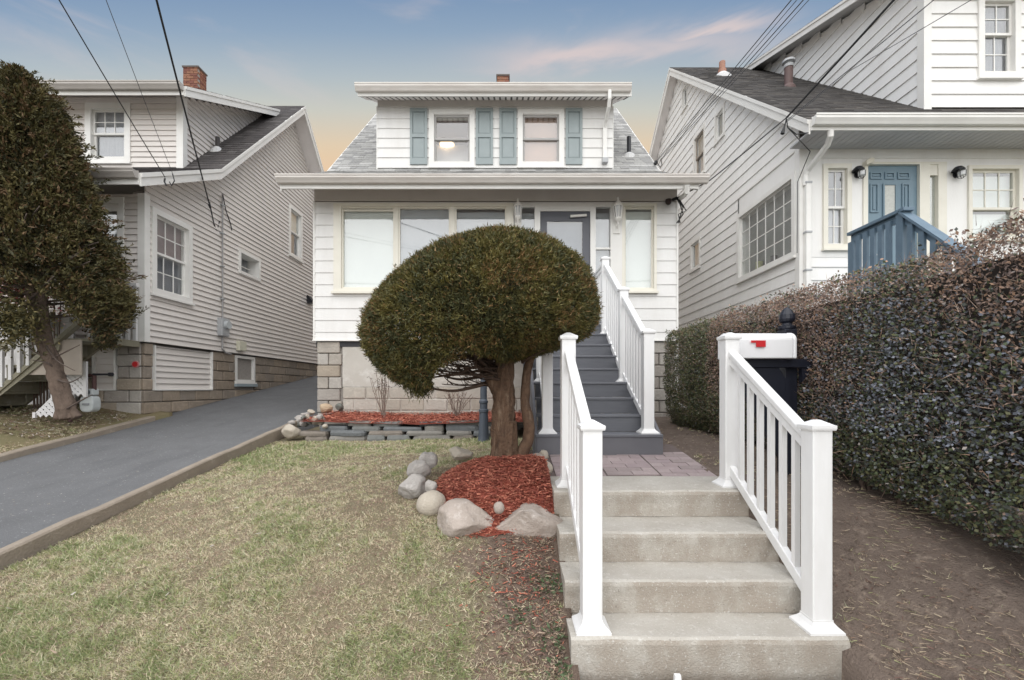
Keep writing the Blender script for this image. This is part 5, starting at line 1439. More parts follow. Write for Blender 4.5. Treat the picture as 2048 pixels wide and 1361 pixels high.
# blue lamp post, lamp hidden in the yew's crown
lp = thing('lamp_post', (-0.355, 6.05, -0.72), 'slate-blue metal lamp post behind the yew trunk', 'lamp post')
MB().lathe([(0.085, 0), (0.085, 0.02), (0.072, 0.10), (0.062, 0.30), (0.058, 0.42), (0.066, 0.43), (0.066, 0.46), (0.052, 0.47), (0.052, 0.54), (0.060, 0.55), (0.060, 0.575), (0.046, 0.60), (0.038, 1.9)], (-0.355, 6.05, -0.74), 16).build('pole', BLUEP, lp)
MB().lathe([(0.05, 0.0), (0.07, 0.03), (0.11, 0.27), (0.12, 0.28), (0.05, 0.40), (0.02, 0.46)], (-0.355, 6.05, 1.16), 8).build('lamp_head', BLUEP, lp)

# ---------------------------------------------------------------- planting bed with its stacked stone edge
MULCH = layered('red_mulch', (0.36, 0.095, 0.062), (0.22, 0.055, 0.038), 14, 1.0, (0.46, 0.16, 0.10), 30, 0.56, 0.95, 0.9, 120)
MU = [mat('mulch_chip_%d' % i, c, 0.9) for i, c in enumerate([(0.46, 0.145, 0.092), (0.35, 0.10, 0.066), (0.54, 0.21, 0.135), (0.24, 0.064, 0.046)])]


def z_bed(x, y): return -0.485 + (y - 6.5) * 0.045 + 0.02 * np.cos(x * 2.1)


tag(sheet('planting_bed', -3.02, 0.22, 6.44, 7.72, 0.09, z_bed, MULCH, 0.02, 3.0, skirt=False), kind='structure')


def chips(name, pts, nrm, size, mats, parent=None, flat=0.6, label=None, cat=None):
    """flat splinters lying about; one stuff object"""
    n = len(pts); L = size * rng.uniform(0.5, 1.3, n)[:, None]; W_ = size * rng.uniform(0.12, 0.30, n)[:, None]
    a = rng.uniform(0, 2 * np.pi, n); d = np.stack([np.cos(a), np.sin(a), rng.normal(0, 0.35, n) * flat], -1); d /= np.linalg.norm(d, axis=1)[:, None]
    w_ = np.cross(d, nrm + rng.normal(0, 0.35, (n, 3))); w_ /= np.linalg.norm(w_, axis=1)[:, None]
    V = np.stack([pts - d * L / 2 - w_ * W_ / 2, pts + d * L / 2 - w_ * W_ * 0.3, pts + d * L / 2 + w_ * W_ * 0.3, pts - d * L / 2 + w_ * W_ / 2], 1)
    return polys(name, V, mats, parent=parent)


def polys(name, V, mats, midx=None, parent=None, kind='stuff', nrm_up=False):
    """(n,k,3) array of loose polygons -> one mesh"""
    n, k, _ = V.shape
    c = V.reshape(-1, 3).mean(0)
    me = bpy.data.meshes.new(name)
    me.vertices.add(n * k); me.vertices.foreach_set('co', (V.reshape(-1, 3) - c).astype(np.float32).ravel())
    me.loops.add(n * k); me.loops.foreach_set('vertex_index', np.arange(n * k, dtype=np.int32))
    me.polygons.add(n); me.polygons.foreach_set('loop_start', (np.arange(n) * k).astype(np.int32))
    try: me.polygons.foreach_set('loop_total', np.full(n, k, dtype=np.int32))
    except Exception: pass
    for m in mats: me.materials.append(m)
    if midx is None: midx = rng.integers(0, len(mats), n)
    me.polygons.foreach_set('material_index', np.asarray(midx, dtype=np.int32))
    me.update(calc_edges=True); me.validate()
    o = place(name, me, c, parent)
    if kind: tag(o, kind=kind)
    return o


def lay(zf, x, y, up=0.01):
    z = zf(x, y); return np.stack([x, y, z + up], -1)


n = 9000
x = rng.uniform(-3.0, 0.2, n); y = 6.46 + 1.24 * rng.random(n)
pts = lay(z_bed, x, y, 0.028) + np.stack([0 * x, 0 * x, rng.uniform(-0.02, 0.02, n)], -1)
chips('mulch', pts, np.array([0, 0, 1.0]), 0.05, MU)

# flagstones in three rough courses
SL = [layered('flagstone_%d' % i, c, tuple(v * 0.62 for v in c), 8, 0.9, tuple(v * 1.3 for v in c), 14, 0.58, 0.9, 0.5, 40) for i, c in
      enumerate([(0.23, 0.235, 0.225), (0.29, 0.275, 0.25), (0.19, 0.20, 0.205), (0.27, 0.235, 0.20)])]
sw = thing('stone_edging', (-1.6, 6.45, -0.72), 'low dry-stacked flagstone wall round the red mulch bed', 'stone wall')


def flag(x0, x1, y0, y1, z0, z1, seed):
    r = random.Random(seed); n = 12; mb = MB(); cx, cy = (x0 + x1) / 2, (y0 + y1) / 2
    ring = []
    for k in range(n):
        a = 2 * math.pi * k / n; ca, sa = math.cos(a), math.sin(a)
        px = abs(ca) ** 0.35 * (1 if ca > 0 else -1); py = abs(sa) ** 0.35 * (1 if sa > 0 else -1)
        ring.append((cx + px * (x1 - x0) / 2 * r.uniform(0.90, 1.0), cy + py * (y1 - y0) / 2 * r.uniform(0.86, 1.0)))
    tilt = r.uniform(-0.02, 0.02)
    z = lambda px, zz: zz + (px - cx) * tilt
    vs = [(a, b, z(a, z0)) for a, b in ring] + [(cx + (a - cx) * 1.02, cy + (b - cy) * 1.03, z(a, z0 + (z1 - z0) * 0.55)) for a, b in ring] + [(cx + (a - cx) * 0.96, cy + (b - cy) * 0.94, z(a, z1)) for a, b in ring]
    fs = [list(range(n))[::-1], [2 * n + k for k in range(n)]]
    for lv in range(2):
        for k in range(n):
            k2 = (k + 1) % n; fs.append((lv * n + k, lv * n + k2, (lv + 1) * n + k2, (lv + 1) * n + k))
    mb.add(vs, fs); mb.build('flagstone', r.choice(SL), sw)


r = random.Random(21); sd = 0
for row, (za, zb, yf, xs) in enumerate([(-0.76, -0.665, 6.34, -2.92), (-0.672, -0.60, 6.38, -3.02), (-0.608, -0.535, 6.44, -2.75), (-0.542, -0.475, 6.50, -2.35)]):
    x = xs
    while x < -0.33:
        w = r.uniform(0.28, 0.62); sd += 1
        if row == 3 and r.random() < 0.25: x += w * 0.6; continue
        j = r.uniform(-0.04, 0.03); flag(x, min(x + w - 0.015, -0.26), yf + j, yf + j + r.uniform(0.24, 0.34), za + r.uniform(-0.006, 0.006), zb + r.uniform(-0.014, 0.012), sd); x += w

ROCK = {'grey': layered('grey_rock', (0.44, 0.41, 0.385), (0.28, 0.26, 0.24), 6, 1.0, (0.56, 0.53, 0.50), 12, 0.56, 0.9, 0.6, 45),
        'beige': layered('beige_rock', (0.50, 0.445, 0.37), (0.36, 0.32, 0.265), 6, 1.0, (0.60, 0.55, 0.48), 12, 0.56, 0.9, 0.4, 60),
        'pink': layered('pinkish_rock', (0.48, 0.415, 0.37), (0.28, 0.235, 0.20), 7, 1.0, (0.62, 0.57, 0.53), 10, 0.55, 0.9, 0.6, 40),
        'tan': layered('tan_rock', (0.47, 0.385, 0.26), (0.40, 0.27, 0.19), 4, 0.9, (0.55, 0.48, 0.36), 10, 0.58, 0.9, 0.4, 50),
        'dark': layered('dark_rock', (0.19, 0.195, 0.175), (0.12, 0.125, 0.11), 6, 0.9, (0.26, 0.26, 0.24), 10, 0.58, 0.9, 0.5, 45)}


def rock(name, c, r3, kind, label, seed, rough=0.25, rot=0.0, facet=0.0, group=None, cat='rock', top=None):
    bm = bmesh.new(); bmesh.ops.create_icosphere(bm, subdivisions=4, radius=1.0)
    ca, sa = math.cos(rot), math.sin(rot); rr_ = random.Random(seed)
    planes = [(Vector((rr_.uniform(-1, 1), rr_.uniform(-1, 1), rr_.uniform(-0.5, 1))).normalized(), rr_.uniform(0.50, 0.80)) for _ in range(int(facet))]
    for v in bm.verts:
        p = v.co.copy()
        for nn, dd in planes:
            e = p.dot(nn) - dd
            if e > 0: p -= nn * e * 0.94
        p *= 1 + rough * mnoise.noise(p * 1.3 + Vector((seed * 3.7, 0, 0))) + rough * 0.45 * mnoise.noise(p * 3.2 + Vector((0, seed * 2.1, 0))) + rough * 0.16 * mnoise.noise(p * 8 + Vector((0, 0, seed)))
        x, y, z = p.x * r3[0], p.y * r3[1], p.z * r3[2]
        if top is not None: z = min(z, top * r3[2] + 0.15 * (z - top * r3[2]))
        v.co = (x * ca - y * sa, x * sa + y * ca, z)
    me = bpy.data.meshes.new(name); bm.to_mesh(me); bm.free()
    me.materials.append(ROCK[kind]); me.polygons.foreach_set('use_smooth', [True] * len(me.polygons))
    o = place(name, me, c)
    return tag(o, label, cat, group)


# the ring round the yew
def at_px(u, v, y): return P(u, v, y)
BIG = 'boulders round the yew bed'
rock('boulder', at_px(936, 1036, 3.06), (0.220, 0.15, 0.150), 'pink', 'big wedge-shaped grey boulder at the front of the yew bed', 5, 0.14, 0.05, 8, BIG, 'boulder', top=0.75)
rock('boulder', at_px(1054, 1044, 3.03), (0.235, 0.16, 0.160), 'pink', 'big blocky brownish boulder against the concrete steps', 9, 0.14, -0.05, 8, BIG, 'boulder', top=0.62)
rock('boulder', at_px(863, 1009, 3.25), (0.108, 0.10, 0.098), 'beige', 'smooth egg-shaped beige boulder at the left front of the yew bed', 3, 0.06, 0.4, 0, BIG, 'boulder')
rock('boulder', at_px(823, 975, 3.46), (0.125, 0.11, 0.100), 'grey', 'angular grey boulder furthest left in the ring round the yew', 14, 0.22, 0.6, 7, BIG, 'boulder')
rock('boulder', at_px(836, 938, 3.74), (0.105, 0.10, 0.10), 'grey', 'rounded grey boulder behind the furthest left one', 17, 0.14, 0.2, 4, BIG, 'boulder')
rock('boulder', at_px(856, 921, 3.90), (0.085, 0.08, 0.075), 'grey', 'pale grey stone between the rounded boulder and the far side of the yew bed', 19, 0.2, 0.9, 5, BIG, 'boulder')
rock('boulder', at_px(921, 906, 4.25), (0.125, 0.09, 0.065), 'beige', 'flat pale stone on the far side of the yew bed, left of the trunk', 23, 0.2, 0.1, 4, BIG, 'boulder')
rock('boulder', at_px(1068, 918, 4.05), (0.115, 0.08, 0.05), 'pink', 'low flat stone just right of the yew trunk', 25, 0.2, 0.3, 4, BIG, 'boulder')
rock('boulder', at_px(1089, 938, 3.80), (0.072, 0.075, 0.068), 'beige', 'round pale stone between the yew and the walk', 29, 0.08, 0.2, 0, BIG, 'boulder')
rock('boulder', at_px(1084, 912, 4.12), (0.058, 0.06, 0.055), 'beige', 'small pale stone between the yew and the foot of the porch stairs', 31, 0.18, 0.5, 3, BIG, 'boulder')
rock('pebble', at_px(998, 1016, 2.985), (0.036, 0.036, 0.042), 'pink', 'small round pebble wedged between the two big front boulders', 33, 0.06, 0, 0, None, 'pebble')
rock('pebble', at_px(861, 973, 3.34), (0.042, 0.05, 0.052), 'grey', 'small pointed stone resting on the egg-shaped boulder', 35, 0.2, 0.8, 4, None, 'stone')
# rubble at the driveway corner of the mulch bed
RUB = 'rubble stones at the driveway corner of the bed'
rock('boulder', at_px(583, 863, 6.42), (0.125, 0.12, 0.105), 'beige', 'round tan boulder at the left end of the flagstone wall, touching the kerb', 41, 0.12, 0.2, 3, RUB, 'boulder')
rock('boulder', at_px(651, 817, 7.05), (0.105, 0.12, 0.075), 'tan', 'orange-tan rock topping the rubble beside the house corner', 43, 0.14, 0.5, 3, RUB, 'boulder')
rock('boulder', at_px(678, 815, 7.45), (0.075, 0.08, 0.065), 'dark', 'dark grey rock against the foundation behind the tan rock', 45, 0.2, 0.2, 4, RUB, 'boulder')
rock('boulder', at_px(635, 841, 6.58), (0.090, 0.08, 0.085), 'beige', 'square buff stone at the left end of the mulch', 47, 0.15, 0.3, 6, RUB, 'boulder')
rock('boulder', at_px(600, 838, 6.62), (0.078, 0.075, 0.055), 'grey', 'light grey rock in the middle of the rubble slope', 49, 0.2, 0.3, 5, RUB, 'boulder')
rock('boulder', at_px(583, 846, 6.55), (0.055, 0.06, 0.05), 'grey', 'white-grey stone on top of the round tan boulder', 51, 0.2, 0.3, 4, RUB, 'boulder')
rock('boulder', at_px(650, 853, 6.40), (0.040, 0.05, 0.032), 'beige', 'smooth white cobble lying on the flagstone wall', 53, 0.06, 0.1, 0, RUB, 'cobble')
rock('boulder', at_px(610, 830, 6.80), (0.06, 0.06, 0.05), 'grey', 'grey stone at the crest of the rubble next to the asphalt', 55, 0.2, 0.6, 5, RUB, 'boulder')
rock('boulder', at_px(622, 824, 6.95), (0.06, 0.05, 0.045), 'beige', 'pale stone just below the orange-tan rock', 57, 0.2, 0.2, 5, RUB, 'boulder')
rrr = random.Random(77)
for k in range(11):
    u = 596 + rrr.random() * 55; v = 834 + rrr.random() * 18 - (u - 596) * 0.12
    rock('stone', at_px(u, v, 6.50 + rrr.random() * 0.12), (0.035 + rrr.random() * 0.012,) * 3, rrr.choice(['grey', 'beige', 'dark']), 'fist-sized rubble stone in the heap between the kerb and the mulch', 60 + k, 0.25, k, 4, 'fist-sized rubble stones', 'stone')

# the mound of red mulch under the yew
MC = (-0.02, 3.60)
def z_mound(x, y):
    d = np.clip(1 - ((x - MC[0]) / 0.62) ** 2 - ((y - MC[1]) / 0.72) ** 2, 0, 1)
    return z_front(x, y) * 0 + np.maximum(z_front(x, y) - 0.05, -0.86 + 0.0 * x) * 0 + (z_front(x, y) - 0.075 + 0.205 * np.sqrt(d))
tag(sheet('mulch_mound', -0.70, 0.305, 2.95, 4.34, 0.05, z_mound, MULCH, 0.02, 6.0, skirt=False), kind='structure')
n = 17000
x = rng.uniform(-0.68, 0.30, n); y = rng.uniform(2.95, 4.34, n)
k = ((x - MC[0]) / 0.60) ** 2 + ((y - MC[1]) / 0.70) ** 2 < 1.0
x, y = x[k], y[k]
pts = lay(z_mound, x, y, 0.006) + np.stack([0 * x, 0 * x, rng.uniform(-0.012, 0.022, len(x))], -1)
chips('mulch', pts, np.array([0, 0, 1.0]), 0.034, MU)
n = 480   # spilled chips on the bank below the boulders
x = rng.normal(0.08, 0.16, n); y = rng.normal(2.72, 0.16, n); k = (x < 0.29) & (x > -0.6); x, y = x[k], y[k]
chips('mulch', lay(z_front, x, y, 0.015), np.array([0, 0, 1.0]), 0.032, MU + [SOIL])

# ---------------------------------------------------------------- wires
def cable(name, pts, r, label, m=CABLE, sag=0.0, group='overhead service wires'):
    out = []
    for i in range(len(pts) - 1):
        a, b = Vector(pts[i]), Vector(pts[i + 1]); L = (b - a).length; n = max(2, int(L / 0.5))
        for k in range(n):
            t = k / n; p = a.lerp(b, t); p.z -= sag * 4 * t * (1 - t) * L * 0.02; out.append(p)
    out.append(Vector(pts[-1]))
    o = MB().tube(out, r, 6).build(name, m)
    return tag(o, label, 'cable', group)


def span_px(a, b, y_far, y_near, ext):
    """wire through two photo points at given depths, carried on towards the street pole behind the eye"""
    A = P(a[0], a[1], y_far); B = P(b[0], b[1], y_near)
    d = (B - A); return [A, B, A + d * ext]


cable('service_wire', span_px((330, 355), (118, 0), 6.97, 4.4, 3.2), 0.006, 'thin black wire reaching the gutter corner of the grey house, leftmost of the three', CABLE, 0.15)
cable('service_wire', span_px((345, 347), (212, 0), 6.97, 4.4, 3.2), 0.0035, 'hair-thin grey wire to the eave of the grey house, between the two darker ones', CABLE_G, 0.15)
cable('service_wire', span_px((417, 402), (313, 0), 9.2, 5.0, 2.6), 0.013, 'thick twisted black cable ending on the side wall of the grey house', CABLE, 0.2)
c = P(417, 404, 9.2); o = MB(); o.tube([c, c + Vector((0.02, 0.03, -0.12))], [0.03, 0.018], 8); o.tube([c + Vector((0.02, 0.03, -0.10)), c + Vector((0.02, 0.14, -0.40)), c + Vector((-0.02, 0.28, -0.52)), Vector((LX + 0.03, my - 0.06, 3.55))], 0.011, 6)
o.tube([Vector((LX + 0.10, my - 0.06, 4.10)), Vector((LX + 0.05, my + 0.12, 3.85)), Vector((LX + 0.04, my + 0.30, 3.62)), Vector((LX + 0.03, my + 0.36, 3.50))], 0.010, 6); tag(o.build('drip_loop', CABLE), 'black drip loop of cable at the top of the meter conduit', 'cable')
c = P(330, 357, 6.96); o = MB(); o.tube([c, c + Vector((-0.01, 0, -0.05)), c + Vector((0.02, 0, -0.11))], 0.012, 6); o.tube([P(345, 348, 6.96), P(349, 362, 6.94), P(343, 372, 6.95), P(339, 364, 6.96)], 0.008, 6); tag(o.build('wire_hook', CABLE), 'small hooks and wire loop at the gutter corner of the grey house', 'hook')
for dxp, lab in ((0, 'paired grey wires crossing the right-hand roof, upper pair'), (6, 'paired grey wires crossing the right-hand roof, lower pair')):
    cable('service_wire', span_px((1314 + dxp, 321), (1583 + dxp * 4, 0), 9.1, 4.6, 2.4), 0.006, lab, CABLE_G, 0.1)
    cable('service_wire', span_px((1314 + dxp, 323), (1594 + dxp * 4, 0), 9.1, 4.6, 2.4), 0.004, lab + ', its thinner strand', CABLE_G, 0.14)
A = P(1353, 397, 7.55); B = P(1573, 236, 6.6); Cc = P(1788, 0, 5.2)
cable('service_wire', [A, P(1420, 361, 7.1), B], 0.010, 'thick black cable sagging from the white house eave to the corner of the middle house', CABLE, 0.25)
cable('service_wire', [B, Cc, B + (Cc - B) * 3.2], 0.015, 'thickest black cable running up and out over the right-hand dormer', CABLE, 0.1)
cable('service_wire', span_px((1574, 241), (1868, 0), 6.6, 5.0, 3.0), 0.006, 'thin dark wire just right of the thickest cable', CABLE_G, 0.12)
cable('service_wire', [P(1574, 244, 6.6), P(1700, 142, 6.0), P(1943, 0, 4.9), P(1943, 0, 4.9) + (P(1943, 0, 4.9) - P(1700, 142, 6.0)) * 4], 0.0045, 'thinnest wire of the right-hand fan, crossing the dormer window', CABLE_G, 0.12)
o = MB(); a = P(1353, 397, 7.55)
for k in range(3):
    o.tube([a + Vector((0.02 * k, 0, 0)), a + Vector((0.05 + 0.05 * k, -0.03, -0.12 - 0.05 * k)), a + Vector((0.12 - 0.04 * k, 0.02, -0.26)), a + Vector((0.02 + 0.03 * k, 0.05, -0.40))], 0.009, 6)
o.tube([a, a + Vector((-0.02, 0.1, 0.02))], 0.028, 8)
tag(o.build('drip_loop', CABLE), 'tangled black drip loops under the right eave of the middle house', 'cable')
o = MB(); a = P(1573, 238, 6.62)
o.tube([a, a + Vector((0.05, 0.05, -0.10)), a + Vector((0.22, 0.12, -0.16)), a + Vector((0.42, 0.15, -0.12))], 0.008, 6)
o.tube([a, a + Vector((-0.03, 0.0, -0.12)), a + Vector((-0.06, 0, -0.22))], [0.008, 0.012, 0.03], 6)
o.tube([a + Vector((0.05, 0.05, -0.10)), Vector((GX - 0.03, 7.3, 3.85)), Vector((GX - 0.03, 7.62, 3.5)), Vector((GX - 0.03, 7.63, 2.3))], 0.007, 6)
tag(o.build('drip_loop', CABLE), 'wire clamp and loops at the eave corner of the white right-hand house', 'cable')
c = Vector((2.97, 9.0, 4.40)); o = MB(); o.tube([P(1313, 323, 9.1), P(1313, 323, 9.1) + Vector((-0.03, 0.0, -0.06))], 0.035, 8); o.tube([P(1313, 323, 9.1), P(1320, 335, 9.0), P(1324, 330, 9.0), P(1322, 320, 9.0)], 0.008, 6); tag(o.build('wire_hook', CABLE), 'dark insulator hook on the right roof edge of the middle house', 'hook')
# street wires across the road behind the eye: the front panes mirror them
for k, (yy, zz, r_) in enumerate(((-9.5, 5.2, 0.022), (-9.5, 4.6, 0.030), (-9.6, 3.5, 0.014), (-9.4, 6.3, 0.018))):
    pts = [(x, yy, zz - 0.55 + 0.55 * ((x + 3) / 17.0) ** 2) for x in np.linspace(-20, 14, 18)]
    tag(MB().tube(pts, r_, 6).build('street_wire', CABLE), ('second highest', 'second lowest, thickest', 'lowest, thinnest', 'highest')[k] + ' street wire across the road, mirrored in the front panes', 'cable', 'street wires across the road')
# ================================================================ plants
def unit(a): return a / np.maximum(np.linalg.norm(a, axis=-1, keepdims=True), 1e-9)


def leaf_m(name, c, rough=0.6, spec=0.3):
    return mat(name, c, rough, spec=spec)


def needles(name, base, axis, length, width, mats, midx, parent):
    """slim triangles: base points, axis directions"""
    n = len(base); side = unit(np.cross(axis, rng.normal(0, 1, (n, 3)))) * width[:, None] / 2
    V = np.stack([base - side, base + side, base + axis * length[:, None]], 1)
    return polys(name, V, mats, midx, parent)


def leaves(name, base, axis, length, width, mats, midx, parent, fold=0.0):
    n = len(base); side = unit(np.cross(axis, rng.normal(0, 1, (n, 3)))) * width[:, None] / 2
    mid = base + axis * length[:, None] * 0.45
    V = np.stack([base, mid + side, base + axis * length[:, None], mid - side], 1)
    return polys(name, V, mats, midx, parent)


# ---- the clipped yew
YEW = [leaf_m('yew_%d' % i, c, 0.55) for i, c in enumerate([(0.135, 0.118, 0.036), (0.172, 0.142, 0.042), (0.092, 0.086, 0.030), (0.23, 0.138, 0.058), (0.066, 0.070, 0.030), (0.26, 0.215, 0.066)])]
yw = thing('yew_tree', (-0.04, 3.92, -0.66), 'clipped mushroom-shaped yew with a twisted trunk in the red mulch bed', 'tree')
YC = np.array([-0.255, 3.92, 0.70])
outline = [(711, 660), (717, 627), (747, 576), (789, 534), (856, 484), (923, 459), (1002, 445), (1063, 456), (1130, 476), (1175, 509), (1203, 546), (1214, 593), (1211, 627), (1194, 660), (1152, 677), (1102, 691), (1049, 703), (979, 712), (943, 722), (873, 752), (842, 772), (812, 772), (770, 752), (736, 724), (717, 688)]
ox = np.array([(u - 1020) * 3.92 / F - YC[0] for u, v in outline]) / 1.112; oz = np.array([(778 - v) * 3.92 / F - YC[2] for u, v in outline]) / 1.112
YC[2] -= 0.075
oa = np.arctan2(oz, ox); orad = np.hypot(ox, oz); o_ = np.argsort(oa); oa, orad = oa[o_], orad[o_]
oa = np.concatenate([oa - 2 * np.pi, oa, oa + 2 * np.pi]); orad = np.tile(orad, 3)


def yew_r(d):
    h = np.hypot(d[:, 0], d[:, 1]); el = np.arctan2(d[:, 2], h); s = np.where(h > 1e-6, d[:, 0] / np.maximum(h, 1e-6), 0)
    rr_ = np.interp(el, oa, orad); rl = np.interp(np.pi - el, oa, orad); t = (s + 1) / 2; t = t * t * (3 - 2 * t)
    return rr_ * t + rl * (1 - t)


n = 56000
d = unit(rng.normal(0, 1, (n, 3)))
R_ = yew_r(d)
lump = np.array([mnoise.noise(Vector(q * 3.3)) * 0.5 + mnoise.noise(Vector(q * 8.5)) * 0.5 for q in d])
depth = np.where(rng.random(n) < 0.68, rng.normal(0.985, 0.018, n), rng.uniform(0.74, 0.98, n)) + lump * 0.035
base = YC + d * (R_ * depth)[:, None]
# the shears left the underside open left of the trunk, where bare branches show
ub = 1020 + base[:, 0] * F / base[:, 1]; vb = 778 - base[:, 2] * F / base[:, 1]
ok = ~((ub > 862) & (ub < 1000) & (vb > np.interp(ub, [862, 885, 940, 975, 1000], [752, 724, 708, 706, 712]) + lump * 22))
base, d, R_, lump, depth = base[ok], d[ok], R_[ok], lump[ok], depth[ok]; n = len(base)
nr = unit(d * np.array([1, 1, 1.25]))
tufts = []
K = 7
B = np.repeat(base, K, 0); Nn = np.repeat(nr, K, 0)
ax = unit(Nn * 0.75 + rng.normal(0, 0.55, B.shape) + np.array([0, 0, 0.22]))
B = B + rng.normal(0, 0.010, B.shape)
tone = np.repeat(np.clip((lump * 1.4 + 0.5) * 3 + rng.normal(0, 0.9, n), 0, 5.4).astype(int), K)
remap = np.array([4, 2, 0, 0, 1, 5]); tone = remap[np.clip(tone, 0, 5)]
br_ = rng.random(len(tone)) < np.repeat(np.where(np.array([mnoise.noise(Vector(q * 4.1 + np.array([5.0, 0, 0]))) for q in d]) > 0.25, 0.36, 0.07), K); tone = np.where(br_, 3, tone)
needles('foliage', B, ax, rng.uniform(0.018, 0.040, len(B)), rng.uniform(0.006, 0.0105, len(B)), YEW, tone, yw)
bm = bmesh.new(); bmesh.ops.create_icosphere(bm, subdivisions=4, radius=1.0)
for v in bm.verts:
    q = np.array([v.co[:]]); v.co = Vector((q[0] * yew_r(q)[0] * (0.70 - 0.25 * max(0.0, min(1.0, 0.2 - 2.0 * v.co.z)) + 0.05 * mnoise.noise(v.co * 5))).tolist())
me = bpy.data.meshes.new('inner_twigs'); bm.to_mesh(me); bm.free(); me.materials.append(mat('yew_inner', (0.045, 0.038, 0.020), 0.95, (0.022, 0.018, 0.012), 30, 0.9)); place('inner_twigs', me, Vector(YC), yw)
# stray shoots and the hanging tuft low on the left
hb = P(840, 776, 3.75)
hb = np.array(hb) + rng.normal(0, 1, (900, 3)) * np.array([0.05, 0.05, 0.035]); needles('hanging_tuft', hb, unit(rng.normal(0, 0.5, hb.shape) + np.array([0, 0, -0.8])), rng.uniform(0.03, 0.06, 900), np.full(900, 0.008), YEW, rng.choice([0, 2, 4], 900), yw)
sx = unit(rng.normal(0, 1, (420, 3))); sx[:, 2] = np.abs(sx[:, 2]) * 0.8
sb = YC + sx * yew_r(sx)[:, None] * 0.98
needles('stray_shoots', np.repeat(sb, 4, 0) + rng.normal(0, 0.006, (1680, 3)), unit(np.repeat(sx, 4, 0) + rng.normal(0, 0.35, (1680, 3)) + np.array([0, 0, 0.3])), rng.uniform(0.05, 0.09, 1680), np.full(1680, 0.009), YEW, rng.choice([0, 1, 5], 1680), yw)


def limb(mb, pts, r0, r1, n=10, rough=0.12, seed=0):
    """a bark tube along a smoothed line, its girth knobbly"""
    P_ = [Vector(p) for p in pts]; out = []; m = 7
    for i in range(len(P_) - 1):
        p0 = P_[max(i - 1, 0)]; p1 = P_[i]; p2 = P_[i + 1]; p3 = P_[min(i + 2, len(P_) - 1)]
        for k in range(m):
            t = k / m
            out.append(0.5 * ((2 * p1) + (p2 - p0) * t + (2 * p0 - 5 * p1 + 4 * p2 - p3) * t * t + (3 * p1 - p0 - 3 * p2 + p3) * t ** 3))
    out.append(P_[-1]); N_ = len(out); st = len(mb.v)
    rs = [(r0 + (r1 - r0) * i / (N_ - 1)) for i in range(N_)]
    mb.tube(out, rs, n)
    for i in range(N_):
        for k in range(n):
            q = Vector(mb.v[st + i * n + k]); c = out[i]; f = 1 + rough * 2.0 * mnoise.noise(Vector((k * 0.9 + seed, i * 0.22, seed))) + rough * mnoise.noise(q * 14)
            mb.v[st + i * n + k] = tuple(c + (q - c) * f)


tk = MB()
TB = Vector((-0.045, 3.92, -0.70))
limb(tk, [TB + Vector((0, 0, -0.06)), TB + Vector((0.005, 0, 0.06)), TB + Vector((-0.01, 0, 0.35)), TB + Vector((-0.01, 0.01, 0.62)), TB + Vector((0.0, 0.02, 0.90)), TB + Vector((-0.06, 0.05, 1.3))], 0.116, 0.070, 36, 0.19, 1)
limb(tk, [TB + Vector((0.09, -0.02, -0.04)), TB + Vector((0.155, -0.03, 0.14)), TB + Vector((0.212, -0.02, 0.34)), TB + Vector((0.175, 0.0, 0.58)), TB + Vector((0.20, 0.02, 0.86)), TB + Vector((0.30, 0.05, 1.2))], 0.056, 0.028, 16, 0.18, 5)
limb(tk, [TB + Vector((0.0, 0.02, 0.62)), TB + Vector((-0.14, 0.05, 0.84)), TB + Vector((-0.30, 0.08, 1.05))], 0.085, 0.045, 12, 0.12, 7)
for k in range(8):
    a = k * 0.8 + 0.3; q = TB + Vector((0.10 * math.cos(a), 0.10 * math.sin(a), 0.10)); limb(tk, [TB + Vector((0.17 * math.cos(a), 0.16 * math.sin(a), -0.07)), TB + Vector((0.105 * math.cos(a), 0.10 * math.sin(a), 0.10)), TB + Vector((0.085 * math.cos(a + 0.3), 0.085 * math.sin(a + 0.3), 0.42))], 0.040, 0.020, 10, 0.14, k)
tk.build('trunk', BARK, yw, smooth=True)
bmb = MB(); r = random.Random(4)
for (a, b, cc) in [((965, 770), (905, 780), (838, 772)), ((968, 752), (920, 757), (872, 748)), ((972, 738), (930, 744), (880, 742)), ((975, 724), (940, 735), (905, 752)), ((985, 716), (1010, 700), (1040, 690)), ((1000, 742), (1015, 725), (1000, 705)), ((1045, 725), (1060, 712), (1090, 700))]:
    y = 3.86 + r.uniform(-0.06, 0.12); yb = 3.70 + r.uniform(-0.1, 0.25)
    A, Bq, Cq = P(*a, y), P(*b, (y + yb) / 2), P(*cc, yb)
    limb(bmb, [A, Bq + Vector((0, 0, -0.01)), Cq], 0.016, 0.007, 6, 0.1, a[0])
    for q in range(5):
        t = r.random(); p = A.lerp(Cq, t); limb(bmb, [p, p + Vector((r.uniform(-0.10, 0.02), r.uniform(-0.06, 0.06), r.uniform(0.02, 0.09))), p + Vector((r.uniform(-0.18, 0.03), r.uniform(-0.1, 0.1), r.uniform(0.05, 0.17)))], 0.005, 0.002, 5, 0, q)
for q in range(40):
    dd = Vector((r.uniform(-1, 1), r.uniform(-1, 1), r.uniform(-0.32, 0.9))).normalized(); e = Vector(YC) + dd * float(yew_r(np.array([dd[:]]))[0]) * 0.9
    s = TB + Vector((r.uniform(-0.06, 0.06), 0, r.uniform(0.75, 1.2))); limb(bmb, [s, s.lerp(e, 0.5) + Vector((0, 0, 0.05)), e], 0.018, 0.005, 6, 0.1, q)
